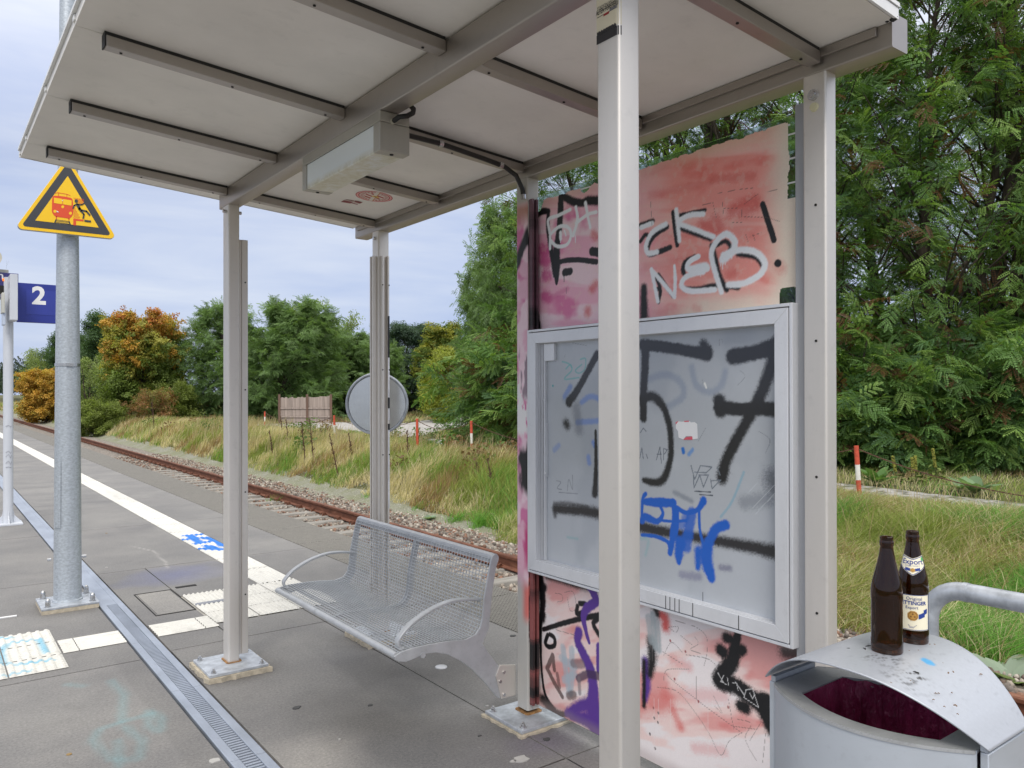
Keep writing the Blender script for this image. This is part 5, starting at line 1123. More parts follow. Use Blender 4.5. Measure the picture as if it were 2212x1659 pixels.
# ------------------------------------------------------------------ information mast further along the platform
MX, MY = 0.832, 11.36
ma = thing('information_mast', 'white mast with blue departure display and grey speaker boxes', 'mast', (MX, MY, 0))
M_WG = paint('pale_grey_coat', (0.56, 0.585, 0.63), 0.4, 0, 0.06, 6.0)
mb = MB(); mb.lathe([(0.054, 0.02), (0.054, 3.02)], (MX, MY, 0), 28); mb.build('pole', M_WG, ma, smooth=50)
mb = MB(); mb.box(MX - .24, MX + .145, MY - .15, MY + .15, 0.0, 0.022); mb.build('base_plate', M_WG, ma, bevel=.003)
mb = MB()
for s_ in (-1, 1): mb.prism([(MX + s_ * .055, .022), (MX + s_ * .135, .022), (MX + s_ * .125, .04), (MX + s_ * .065, .11), (MX + s_ * .055, .17)], 'y', MY - .006, MY + .006)
mb.prism([(MY - .055, .022), (MY - .135, .022), (MY - .065, .11), (MY - .055, .17)], 'x', MX - .006, MX + .006); mb.build('gusset', M_WG, ma)
mb = MB(); bx0, bx1, by0, by1 = 0.815, 0.905, 11.02, 11.30
P = [(11.06, 2.475), (11.30, 2.60), (11.30, 3.03), (11.06, 3.05)]
mb.box(0.822, 0.900, 10.98, 11.29, 2.475, 3.02); gb = mb.build('speaker_box', M_WG, ma, bevel=.004); gb['label'] = 'pale grey box with pen scribbles'
mb = MB()
for z, h in ((2.95, .05), (2.83, .06), (2.75, .05), (2.65, .05), (2.57, .06)):
    mb.box(0.8210, 0.8218, 11.05, 11.22, z - h / 2, z + h / 2)
mb.build('sticker_remains', paint('faded_paper', (0.66, 0.68, 0.74), 0.7), gb)
M_BLUE = paint('sign_navy', S(42, 54, 138)[:3], 0.32, 0, 0.08, 5.0, (1, 1, 1)); M_PURP = paint('display_navy', S(52, 52, 112)[:3], 0.4, 0, 0.05)
mb = MB(); mb.box(-0.75, 0.935, 11.34, 11.50, 2.755, 3.075); db = mb.build('departure_display', M_PURP, ma, bevel=.004)
mb = MB(); mb.box(-0.70, 0.868, 11.333, 11.3395, 2.81, 2.915); mb.build('screen', M_DARK, db)
v_, f_ = text_geo('n', 0.135, 0.002); c_ = onY(1.5, 595.5, 11.334); mb = MB(); mb.add([(c_[0] + a, 11.3385, c_[2] + b) for a, b in v_], f_); mb.build('lettering', M_WHITE, db)
t = NT('amber_diode'); em = t.n('ShaderNodeEmission'); em.inputs[0].default_value = (1.0, 0.22, 0.03, 1); em.inputs[1].default_value = 1.2; t.l(em.outputs[0], t.out.inputs[0]); M_AMB = t.m
mb = MB(); c_ = onY(8, 605, 11.33); mb.box(c_[0] - .012, c_[0] + .012, 11.330, 11.332, c_[2] - .012, c_[2] + .02); c_ = onY(13, 602, 11.33); mb.box(c_[0] - .006, c_[0] + .006, 11.330, 11.332, c_[2] - .004, c_[2] + .014); mb.build('amber_text', M_AMB, db)
mb = MB(); mb.box(0.60, 0.835, 11.36, 11.48, 3.075, 3.115); cap = mb.build('top_cover', paint('grey_lid', (0.42, 0.42, 0.38), 0.6), ma)
mb = MB()
for x in (0.64, 0.69, 0.815): mb.tube([(x, 11.42, 3.115), (x + .004, 11.42, 3.24)], 0.0012, 4)
mb.tube([(0.815, 11.42, 3.16), (0.84, 11.42, 3.235)], 0.0012, 4); mb.build('bird_spike', M_BOLT, cap)
mb = MB(); mb.lathe([(0.03, -.10), (0.05, -.02), (0.095, .05), (0.10, .06), (0.085, .06), (0.0, .02)], (0, 0, 0), 24); mb.v = [(0.660 + a, 11.30 - c_, 3.24 + b) for a, b, c_ in mb.v]; mb.build('horn_speaker', paint('cream_horn', (0.55, 0.53, 0.44), 0.5), ma, smooth=50)
mb = MB(); mb.tube([(0.66, 11.36, 3.05), (0.66, 11.36, 3.24)], .012, 8); mb.build('horn_bracket', M_WG, ma)
mb = MB(); mb.box(0.745, 0.775, 11.05, 11.25, 2.56, 2.80); mb.build('junction_box', paint('cream_box', (0.55, 0.55, 0.5), 0.6), ma, bevel=.004)
mb = MB(); mb.box(0.755, 0.785, 11.08, 11.24, 2.42, 2.56); mb.build('intercom_box', paint('pale_blue_box', (0.50, 0.56, 0.68), 0.5), ma, bevel=.004)
mb = MB()
for (z, h) in ((1.20, .012), (0.88, .02), (0.83, .03), (0.75, .03), (0.70, .008)):
    mb.tube([(MX - .03, MY - .0545, z), (MX + .0, MY - .0555, z + h), (MX + .02, MY - .053, z - h * .5), (MX + .03, MY - .0515, z + h * .6)], 0.0022, 4)
mb.build('pen_scribble', paint('faded_pen', (0.16, 0.16, 0.2), 0.6), ma)
ns = thing('track_number_sign', 'dark blue track sign with white number 2', 'sign', (1.17, 11.34, 2.72))
nx0, nx1, nz0, nz1 = 0.915, 1.42, 2.478, 2.962
mb = MB(); mb.box(nx0, nx1, 11.30, 11.36, nz0, nz1); mb.build('sign_panel', M_BLUE, ns, bevel=.004)
mb = MB(); mb.box(nx0 + .10, nx1 - .004, 11.2975, 11.2998, nz0 + .10, nz1 - .08); mb.build('repainted_patch', paint('sign_navy_fresh', S(50, 62, 148)[:3], 0.3, 0, 0.05), ns)
v_, f_ = text_geo('2', 0.30, 0.010); c_ = onY(84.2, 640.5, 11.297); mb = MB(); mb.add([(c_[0] + a, 11.2970, c_[2] + b) for a, b in v_], f_); mb.build('digit', M_WHITE, ns)
mb = MB(); mb.box(0.885, 0.914, 11.31, 11.35, 2.55, 2.90); mb.build('bracket', M_WG, ns)

# ------------------------------------------------------------------ litter bin
M_BIN = paint('bin_silver_coat', (0.52, 0.56, 0.61), 0.36, 0.4, 0.05, 5.0, (1, 1, 1), dirt=0.12)
M_HOOD = colattr('bin_hood_coat', 0.36, 0.05, 120.0, 0.06, 0.3)
YC, HW, XC = 0.912, 0.232, 1.749
def bx_(t, s, side=0.093, bulge=0.098): return XC + s * (side + bulge * (1 - abs(t) ** 2.1))
bn = thing('litter_bin', 'silver lens shaped litter bin with arched hood and red bag', 'litter bin', (XC, YC, 0))
ZR = 0.893
def hood_z(t): return 0.900 + 0.113 * (1 - abs(t) ** 2.3)
T = np.linspace(-1, 1, 41)
front = [(bx_(t, -1), YC + HW * t * 0.985) for t in T]; back = [(bx_(t, 1), YC + HW * t) for t in T[::-1]]
mb = MB(); n_ = len(T)
v = [(x, y, z) for z in (0.10, ZR) for x, y in front]; v += [(x + .004, y, z) for z in (0.10, ZR) for x, y in front]
f = [(i, i + 1, n_ + i + 1, n_ + i) for i in range(n_ - 1)] + [(2 * n_ + i, 2 * n_ + i + 1, 3 * n_ + i + 1, 3 * n_ + i) for i in range(n_ - 1)] + [(n_ + i, n_ + i + 1, 3 * n_ + i + 1, 3 * n_ + i) for i in range(n_ - 1)] + [(0, n_, 3 * n_, 2 * n_), (n_ - 1, 2 * n_ - 1, 4 * n_ - 1, 3 * n_ - 1)]
mb.add(v, f); mb.build('front_door', M_BIN, bn, smooth=50)
mb = MB()
P = [(bx_(-1, -1) + .012, YC - HW - .006)] + [(bx_(1, 1) , YC - HW - .006)]
for s_ in (-1, 1):
    y_ = YC + s_ * HW; mb.box(bx_(1, -1) + .008, bx_(1, 1), min(y_, y_ + s_ * .016), max(y_, y_ + s_ * .016), 0.08, ZR - .002)
v = [(x, y, z) for z in (0.10, ZR) for x, y in back]; f = [(i, i + 1, n_ + i + 1, n_ + i) for i in range(n_ - 1)]
mb.add(v, f); mb.build('body_shell', M_BIN, bn, smooth=40, bevel=.002)
for s_ in (-1, 1):
    mb = MB(); y_ = YC + s_ * HW; mb.box(bx_(1, -1) + .010, bx_(1, 1) - .004, min(y_, y_ + s_ * .012), max(y_, y_ + s_ * .012), ZR - .001, ZR + .012); mb.build('hood_bracket', M_BIN, bn)
# inner ledge: ring between the rim and the opening
def inner(t, s): return XC + s * (0.088 + 0.052 * (1 - abs(t) ** 2.0))
TI = np.linspace(-1, 1, 41); HI = 0.158
inn = [(inner(t, -1), YC + HI * t) for t in TI] + [(inner(t, 1), YC + HI * t) for t in TI[::-1]]
out = [(bx_(t, -1) - .003, YC + (HW - .004) * t) for t in TI] + [(bx_(t, 1) - .006, YC + (HW - .004) * t) for t in TI[::-1]]
N2 = len(inn); mb = MB()
v = [(x, y, ZR + .001) for x, y in out] + [(x, y, ZR - .004) for x, y in inn] + [(x, y, ZR - .006) for x, y in out] + [(x, y, ZR - .02) for x, y in inn]
f = [(i, (i + 1) % N2, N2 + (i + 1) % N2, N2 + i) for i in range(N2)] + [(i, (i + 1) % N2, 2 * N2 + (i + 1) % N2, 2 * N2 + i) for i in range(N2)] + [(N2 + i, N2 + (i + 1) % N2, 3 * N2 + (i + 1) % N2, 3 * N2 + i) for i in range(N2)]
mb.add(v, f); mb.build('rim_ledge', paint('bin_ledge', (0.40, 0.41, 0.415), 0.45, 0.3, 0.12, 15.0, (1, 1, 1), dirt=0.35), bn, smooth=30)
t = NT('wine_red_bag'); cr = t.noise(18, 5, 0.7, (1, 1, 0.5)); cc = t.ramp(cr, [(0.3, (0.19, 0.018, 0.06)), (0.7, (0.40, 0.045, 0.13))])
b = t.bsdf(cc, 0.24, 0, t.bump(t.noise(11, 6, 0.62, (1.6, 1, 0.45)), 1.0, 0.05)); M_BAG = t.m
mb = MB(); lev = [0.0, -0.03, -0.07, -0.12, -0.18, -0.26]; v = []; f = []
for li, dz in enumerate(lev):
    for i, (x, y) in enumerate(inn):
        w = 1 - 0.10 * li / 5 + 0.035 * math.sin(i * 0.9 + li * 1.3) * (li > 0) + 0.03 * math.sin(i * 2.1 - li * .8) * (li > 0)
        v.append((XC + (x - XC) * w * .985, YC + (y - YC) * w * .985, ZR - .008 + dz + 0.0025 * math.sin(i * 1.1)))
for li in range(len(lev) - 1): f += [(li * N2 + i, li * N2 + (i + 1) % N2, (li + 1) * N2 + (i + 1) % N2, (li + 1) * N2 + i) for i in range(N2)]
v.append((XC, YC, ZR - .30)); f += [((len(lev) - 1) * N2 + i, (len(lev) - 1) * N2 + (i + 1) % N2, len(lev) * N2) for i in range(N2)]
mb.add(v, f); mb.build('bin_bag', M_BAG, bn, smooth=70)
# arched hood with dirt and spray
nu, nv = 121, 91
tt = np.linspace(-1, 1, nu); ss = np.linspace(-1, 1, nv); TT, SS_ = np.meshgrid(tt, ss, indexing='ij')
HX = XC + SS_ * (0.094 + 0.099 * (1 - np.abs(TT) ** 2.1)); HY = YC + (HW + 0.020) * TT; HZ = 0.900 + 0.113 * (1 - np.abs(TT) ** 2.3)
hc = np.ones(HX.shape + (3,)) * np.array([0.45, 0.475, 0.52])
def hb(m, col):
    global hc
    m = np.clip(m, 0, 1)[..., None]; hc = hc * (1 - m) + np.array(col[:3]) * m
def bpx(x, y): return onZ(1658.9 + .25 * x, 1313.3 + .25 * y, 1.005)
def hspot(x, y, r, col, k, seed, an=1.0, sh=0.5):
    p = bpx(x, y); d_ = np.hypot((HX - p[0]) * an, HY - p[1]) / r + sh * (fbm(HX * 90, HY * 90, seed) - .5) * 2; hb(sst(1.1, 0.6, d_) * k, col)
hspot(1375, 468, 0.016, S(70, 170, 225), .9, 81, 1, .4)
for (x, y, r, k) in ((1000, 480, .05, .5), (1260, 570, .022, .9), (900, 350, .03, .6), (1100, 590, .035, .35), (1300, 600, .04, .3), (1250, 640, .03, .3)):
    p = bpx(x, y); d_ = np.hypot(HX - p[0], HY - p[1]) / r; hb(sst(1.2, .3, d_) * sst(.55, .68, fbm(HX * 70 + HY * 160, HY * 60 - HX * 40, 83)) * k * 1.6, S(60, 58, 55))
hb(sst(.70, .78, fbm(HX * 50, HY * 110, 84)) * .18, S(115, 118, 125)); hb(sst(.80, .90, np.abs(TT)) * .15, S(150, 150, 150))
i = np.arange(nu - 1)[:, None] * nv + np.arange(nv - 1)[None, :]; Fq = np.stack([i, i + nv, i + nv + 1, i + 1], -1).reshape(-1, 4)
hd = mesh_np('hood', np.stack([HX, HY, HZ], -1).reshape(-1, 3), Fq, M_HOOD, bn, np.concatenate([hc, np.ones(HX.shape + (1,))], -1).reshape(-1, 4), 60)
so = hd.modifiers.new('thickness', 'SOLIDIFY'); so.thickness = 0.003; so.offset = -1
def hpos(x, y):
    p = bpx(x, y)
    for k in range(6):
        z = 0.900 + 0.113 * (1 - min(1, abs((p[1] - YC) / (HW + .02))) ** 2.3); p = onZ(1658.9 + .25 * x, 1313.3 + .25 * y, z)
    return p
cr_ = [(1270, 565, .011), (1560, 570, .006), (1600, 560, .005), (1620, 850, .005), (1450, 745, .003), (1475, 745, .003), (1430, 800, .003), (1840, 580, .004), (1640, 925, .003), (1525, 860, .003), (1400, 325, .005), (1440, 325, .005), (1220, 380, .004), (1300, 375, .004), (1510, 485, .003), (1590, 740, .003), (870, 340, .012), (840, 365, .010), (700, 360, .006), (920, 375, .01), (1230, 640, .004), (1260, 660, .003), (1060, 655, .004)]
for i_, (x, y, r) in enumerate(cr_):
    p = hpos(x, y); r *= .7; mb = MB(); a = random.random() * 3; mb.tube([(p[0] - r * math.cos(a), p[1] - r * math.sin(a), p[2] + .0015), (p[0], p[1], p[2] + .003), (p[0] + r * math.cos(a + .5), p[1] + r * math.sin(a + .5), p[2] + .0015)], min(.0022, r * .4), 5)
    dk = i_ in (0, 16, 17, 18, 19)
    tag(mb.build('burnt_scrap' if dk else 'plant_crumb', MATS.get('char' if dk else 'crumb') or paint('char' if dk else 'crumb', (0.02, 0.02, 0.02) if dk else (0.20, 0.12, 0.06), 0.9)), 'charred black scrap lying on the bin hood beside the bottles' if dk else 'tiny brown plant crumb lying on the silver bin hood', 'scrap' if dk else 'crumb', 'charred scraps on the bin hood' if dk else 'plant crumbs on the bin hood')

# ------------------------------------------------------------------ two beer bottles
t = NT('brown_bottle_glass'); b = t.bsdf((0.115, 0.036, 0.008, 1), 0.02); b.inputs['Transmission Weight'].default_value = 0.93; b.inputs['IOR'].default_value = 1.45; M_BOT = t.m
BPROF = [(0.0, 0.004), (0.026, 0.003), (0.0315, 0.0), (0.0338, 0.004), (0.0338, 0.028), (0.0330, 0.032), (0.0330, 0.118), (0.0338, 0.122), (0.0338, 0.132), (0.0330, 0.145), (0.0300, 0.160), (0.0250, 0.180), (0.0200, 0.200), (0.0160, 0.220), (0.0140, 0.234), (0.0135, 0.238), (0.0150, 0.240), (0.0152, 0.249), (0.0138, 0.251), (0.0136, 0.253), (0.0142, 0.255), (0.0140, 0.259), (0.0120, 0.260)]
BINN = [(0.0098, 0.259), (0.0098, 0.238), (0.0130, 0.220), (0.0170, 0.200), (0.0220, 0.180), (0.0270, 0.160), (0.0303, 0.142), (0.0308, 0.120), (0.0308, 0.020), (0.028, 0.012), (0.0, 0.010)]
def bottle(px, py, lab):
    p = hpos((px - 1658.9) / .25, (py - 1313.3) / .25); c = (p[0] , p[1], p[2] + .001)
    bo = thing('beer_bottle', lab, 'bottle', c)
    mb = MB(); mb.lathe(BPROF + BINN, c, 40); mb.build('glass', M_BOT, bo, smooth=50)
    return bo, c
b1, c1_ = bottle(1916, 1408, 'brown beer bottle without visible label in front on the bin')
b2, c2_ = bottle(1972, 1386, 'brown beer bottle with cream labels standing behind the plain one')
def brad(z): 
    P = np.array([q for q in BPROF[3:]]); return float(np.interp(z, P[:, 1], P[:, 0]))
ang0 = math.atan2(EYE[1] - c2_[1], EYE[0] - c2_[0])
def wrap(poly, off):   # poly: points (arc length to the right as seen, height)
    out = []
    for u, z in poly:
        r = brad(z) + off; a = ang0 + u / 0.033; out.append((c2_[0] + r * math.cos(a), c2_[1] + r * math.sin(a), c2_[2] + z))
    return out
def wrap_grid(name, us, zs_, mask, off, mat, parent):
    v = []; f = []; nu_, nz_ = len(us), len(zs_)
    for u in us:
        for z in zs_: v.append(wrap([(u, z)], off)[0])
    for i in range(nu_ - 1):
        for j in range(nz_ - 1):
            if mask((us[i] + us[i + 1]) / 2, (zs_[j] + zs_[j + 1]) / 2): f.append((i * nz_ + j, (i + 1) * nz_ + j, (i + 1) * nz_ + j + 1, i * nz_ + j + 1))
    m_ = MB(); m_.add(v, f); return m_.build(name, mat, parent, smooth=60)
M_CREAM = paint('label_cream', S(240, 232, 205)[:3], 0.5, 0, 0.03); M_LBLUE = paint('label_blue', S(34, 62, 140)[:3], 0.5, 0, 0.03); M_GOLD = paint('label_gold', S(196, 150, 78)[:3], 0.4, 0.3, 0.1, 60.0)
us = np.linspace(-.034, .042, 60)
lb = wrap_grid('front_label', us, np.linspace(.034, .116, 40), lambda u, z: True, .0004, M_CREAM, b2)
wrap_grid('label_border', us, np.linspace(.034, .116, 83), lambda u, z: (z < .0365 or z > .1145 or u > .0395 or u < -.0315) and not (z < .035 or z > .1155), .0008, M_LBLUE, lb)
wrap_grid('gold_seal', np.linspace(-.012, .012, 25), np.linspace(.056, .080, 25), lambda u, z: u * u + (z - .068) ** 2 < .0115 ** 2, .0009, M_GOLD, lb)
wrap_grid('seal_mark', np.linspace(-.012, .012, 25), np.linspace(.056, .080, 25), lambda u, z: (.0085 ** 2 < u * u + (z - .068) ** 2 < .0095 ** 2) or (abs(u) - .004) ** 2 + (z - .066) ** 2 < .0018 ** 2 or u * u + (z - .072) ** 2 < .0016 ** 2, .0012, paint('seal_brown', S(130, 88, 40)[:3], 0.5), lb)
wrap_grid('blue_ribbon', np.linspace(.008, .034, 27), np.linspace(.058, .088, 30), lambda u, z: (abs(z - (.066 + (u - .012) * .38)) < .0055 and u > .0115 and u < .027) or (abs(z - (.076 + (u - .024) * .3)) < .0055 and u > .024), .0009, M_LBLUE, lb)
def ltext(txt, size, u0, z0, mat, name, par, off=.0012, bold=0.0, sx=1.0):
    v_, f_ = text_geo(txt, size, bold); m_ = MB(); m_.add(wrap([(u0 + a * sx, z0 + b) for a, b in v_], off), f_); return m_.build(name, mat, par)
ltext('Original', .0105, .003, .1075, M_LBLUE, 'lettering', lb); ltext('OETTINGER', .0118, -.002, .0970, M_LBLUE, 'lettering', lb, bold=.0003); ltext('Export', .0095, -.002, .0868, M_LBLUE, 'lettering', lb)
mb = MB()
for k in range(4): mb.add(wrap([(-.010 + .001 * k, .046 - .002 * k), (.008 - .002 * k, .046 - .002 * k), (.008 - .002 * k, .0468 - .002 * k), (-.010 + .001 * k, .0468 - .002 * k)], .001), [(0, 1, 2, 3)])
mb.build('small_print', M_LBLUE, lb)
# neck label, a shield
us = np.linspace(-.046, .046, 71)
def shield(m_): return lambda u, z: z > (.160 + .50 * abs(u)) + m_ and z < .198 + .20 * abs(u) - .16 * max(0, abs(u) - .030) - m_ and abs(u) < .0445 - 1.5 * m_
nl_ = wrap_grid('neck_label', us, np.linspace(.158, .208, 60), shield(0), .0004, M_CREAM, b2)
wrap_grid('label_border', us, np.linspace(.158, .208, 100), lambda u, z: shield(.0010)(u, z) and not shield(.0026)(u, z), .0008, M_LBLUE, nl_)
ltext('Export', .0165, .0, .1905, M_LBLUE, 'lettering', nl_, .0010, .0002, 1.5)
ltext('PREIS WERT', .0050, .0, .1815, paint('label_grey', S(140, 145, 165)[:3], .5), 'lettering', nl_, .0010, 0, 1.6)
wrap_grid('blue_ribbon', np.linspace(-.020, .020, 41), np.linspace(.164, .182, 20), lambda u, z: abs(z - (.172 + .16 * abs(u))) < .0030 and abs(u) > .006, .0009, M_LBLUE, nl_)
wrap_grid('gold_seal', np.linspace(-.008, .008, 15), np.linspace(.166, .180, 15), lambda u, z: (u * .65) ** 2 + (z - .1725) ** 2 < .0042 ** 2, .0010, M_GOLD, nl_)
wrap_grid('green_mark', np.linspace(.026, .044, 16), np.linspace(.188, .206, 20), lambda u, z: abs(u - .036) * .8 + abs(z - .197) < .0058, .0009, paint('label_green', S(80, 175, 90)[:3], .5), nl_)

# ------------------------------------------------------------------ handrail behind the bin
hr = thing('hand_railing', 'thick galvanised tube railing with bent corner behind the bin', 'railing', (2.36, 0.9, 0))
HXr, HYr, HZr = 2.318, 1.082, 1.043; path = [(HXr, HYr, 0.0), (HXr, HYr, HZr - .125)]
for k in range(0, 9): a = math.radians(90 * k / 8); path.append((HXr, HYr - .095 + .095 * math.cos(a), HZr - .095 + .095 * math.sin(a)))
path += [(HXr, 0.75, HZr), (HXr, -1.2, HZr)]
mb = MB(); mb.tube(path, 0.0255, 20); mb.build('top_tube', M_GALVL, hr, smooth=60)
mb = MB(); mb.tube([(HXr, 0.80, HZr), (HXr, 0.79, HZr)], .0268, 20); mb.build('weld_ring', M_GALVL, hr, smooth=60)
mb = MB(); mb.tube([(HXr, HYr - .095 + .001, HZr), (HXr, HYr - .108, HZr)], .0268, 20); mb.build('weld_ring', M_GALVL, hr, smooth=60)
mb = MB(); mb.tube([(HXr, -0.35, 0.0), (HXr, -0.35, HZr - .023)], .0255, 16); mb.build('railing_post', M_GALVL, hr, smooth=60)
mb = MB(); mb.tube([(HXr, HYr - .025, .5), (HXr, -0.32, .5)], .018, 12); mb.build('lower_tube', M_GALVL, hr, smooth=60)

# ------------------------------------------------------------------ stickers
D0 = POST['D']
sx0, sy0, sy1 = XF0 - .0012, 1.4215, 1.5015
M_STK = paint('sticker_cream', S(216, 206, 180)[:3], 0.4, 0, 0.04); M_STB = paint('sticker_black', (0.018, 0.016, 0.018), 0.35)
st = thing('stadium_sticker', 'cream and black sticker with stadium lettering wrapped round the near post', 'sticker', (sx0, 1.46, 2.3))
def dz(x, y): p = onX(1267.2 + x * 0.0625, y * 0.0625, XF0 - .001); return (p[1], p[2])
def dzp(x, y): return dz(x, y)
yl, yr = 1.4225, 1.5030
zt = dz(380, 130)[1]; zt2 = dz(1080, -200)[1]; z1_ = dz(375, 1230)[1]; z2_ = dz(375, 1540)[1]
def band(za, zb, mat, name):
    m_ = MB(); r_ = .009; m_.prism([(XF0 - .0011, yr - .002), (XF0 - .0011, yl + r_ - .002), (XF0 + .002, yl + .0005), (XF0 + r_, yl - .0036), (XF0 + r_ + .001, yl - .0026), (XF0 + .0028, yl + .0015), (XF0 - .0003, yl + r_ - .0015), (XF0 - .0003, yr - .002)], 'z', za, zb); return m_.build(name, mat, st)
band(z1_ + .003, zt + .06, M_STK, 'cream_print'); band(z2_, z1_, M_STB, 'black_print')
mb = MB(); n_ = 16; per = [(yl + .006 + (yr - yl - .01) * k / n_, z1_ + .003 + .004 * abs(math.sin(k * 1.7)) + .002) for k in range(n_ + 1)]
mb.prism([(yl + .006, z1_)] + per + [(yr - .004, z1_)], 'x', XF0 - .0018, XF0 - .0012); mb.build('skyline_print', M_STB, st)
def stext(txt, size, zc, yc, mat=M_STB, bold=0.0, sx=0.8):
    v_, f_ = text_geo(txt, size, bold); m_ = MB(); m_.add([(XF0 - .0020, yc - a * sx, zc + b) for a, b in v_], f_); m_.build('lettering', mat, st)
zc1, zc2 = dz(720, 130)[1], dz(740, 260)[1]
ymid = (yl + yr) / 2
zl = lambda x, y: dz(x, y)
q1 = zl(720, 135); q2 = zl(740, 265)
stext('STADION AN DER', .0125, q1[1], ymid - .002, sx=.72); stext('ALTEN FÖRSTEREI', .0175, q2[1], ymid - .002, bold=.0003, sx=.58)
q3 = zl(690, 470); mb = MB(); mb.prism([(ymid + .012, q3[1] - .003), (ymid - .008, q3[1] - .003), (ymid - .010, q3[1] + .003), (ymid + .010, q3[1] + .002)], 'x', XF0 - .0020, XF0 - .0013); mb.build('red_print', paint('sticker_red', S(150, 20, 25)[:3], .5), st)
mb = MB()
for k in range(9): y_ = ymid - .012 - .003 * k; mb.box(XF0 - .0020, XF0 - .0013, y_ - .001, y_ + .0008, q3[1] + .001, q3[1] + .008)
mb.build('stand_print', paint('sticker_grey', (.18, .18, .2), .5), st)
for q in (q1[1] - .009, q2[1] - .0115):
    mb = MB(); mb.box(XF0 - .0018, XF0 - .0012, yl + .008, yr - .004, q - .0006, q + .0006); mb.build('rule_print', M_STB, st)
# round and oblong stickers on the roof underside
def rp(x, y):
    d = ray(702.7 + x * 0.0781, 391.7 + y * 0.0781); # roof plane z = a - b x
    a_, b_ = 2.870 + 0.072 * 0.417, 0.072; tt_ = (a_ - 1.6) / (d[2] + b_ * d[0]); p = EYE + d * tt_; return (p[0], p[1])
cc_ = rp(1352, 415); re_ = rp(1880, 470); rr_ = 0.5 * (abs(rp(1880, 470)[0] - rp(830, 350)[0]) ** 2 + abs(rp(1880, 470)[1] - rp(830, 350)[1]) ** 2) ** .5
n_ = 70; U, V_ = np.meshgrid(np.linspace(-1, 1, n_), np.linspace(-1, 1, n_), indexing='ij'); R_ = np.hypot(U, V_)
ec = np.ones(U.shape + (3,)) * np.array(S(205, 150, 145)[:3]); RD = np.array(S(170, 28, 34)[:3]); WH = np.array(S(222, 214, 204)[:3]); YL = np.array(S(214, 168, 60)[:3])
th = np.arctan2(V_, U)
ec[R_ > .93] = RD; ec[(R_ > .84) & (R_ <= .93)] = np.array(S(226, 160, 158)[:3]); ec[(R_ > .78) & (R_ <= .84)] = RD
ring = (R_ <= .78) & (R_ > .52); ec[ring] = WH * .8 + RD * .2; ec[ring & (np.sin(th * 22) > .2) & (np.abs(R_ - .65) < .08)] = RD
ins = R_ <= .52; st_ = np.floor((V_ + 1) * 6) % 2 == 0; ec[ins] = WH; ec[ins & st_] = RD
dia = np.abs(U - V_ * .6) < .12; ec[dia & (R_ < .92)] = WH; ec[(np.abs(U - V_ * .6 - .14) < .03) & (R_ < .92)] = RD * .6 + YL * .4
ec[np.hypot(U - .08, (V_ + .02) * 1.6) < .24] = YL; ec[np.hypot(U - .08, (V_ + .02) * 1.6) < .08] = np.array([.06, .04, .02])
i = np.arange(n_ - 1)[:, None] * n_ + np.arange(n_ - 1)[None, :]; keep = (R_[:-1, :-1] < 1) & (R_[1:, 1:] < 1) & (R_[1:, :-1] < 1) & (R_[:-1, 1:] < 1)
Fq = np.stack([i, i + n_, i + n_ + 1, i + 1], -1)[keep].reshape(-1, 4)
ca_, sa_ = math.cos(.3), math.sin(.3)
XX = cc_[0] + rr_ * (U * ca_ - V_ * sa_); YY = cc_[1] + rr_ * (U * sa_ + V_ * ca_); ZZ = roof_z(XX) - .0012
tag(mesh_np('round_sticker', np.stack([XX, YY, ZZ], -1).reshape(-1, 3), Fq, colattr('sticker_print', .45), None, np.concatenate([ec, np.ones(U.shape + (1,))], -1).reshape(-1, 4), None), 'round red and white football crest sticker on the roof underside', 'sticker')
def roof_poly(P, mat, name, par=None, off=.0012):
    m_ = MB(); q = [rp(*p) for p in P]; m_.add([(x, y, roof_z(x) - off) for x, y in q], [tuple(range(len(q)))]); return m_.build(name, mat, par)
M_SRD = paint('sticker_maroon', S(128, 40, 46)[:3], .5); M_SWT = paint('sticker_offwhite', S(205, 190, 182)[:3], .5)
ob = tag(roof_poly([(430, 560), (560, 490), (1035, 572), (880, 640)], M_SWT, 'oblong_sticker'), 'small oblong red and white sticker on the roof underside', 'sticker')
for P in ([(430, 560), (510, 515), (760, 560), (690, 605)], [(800, 560), (830, 525), (1035, 570), (960, 610)], [(570, 500), (590, 492), (800, 530), (780, 545)], [(720, 590), (740, 580), (910, 632), (880, 640)]): roof_poly(P, M_SRD, 'red_print', ob, .0020)
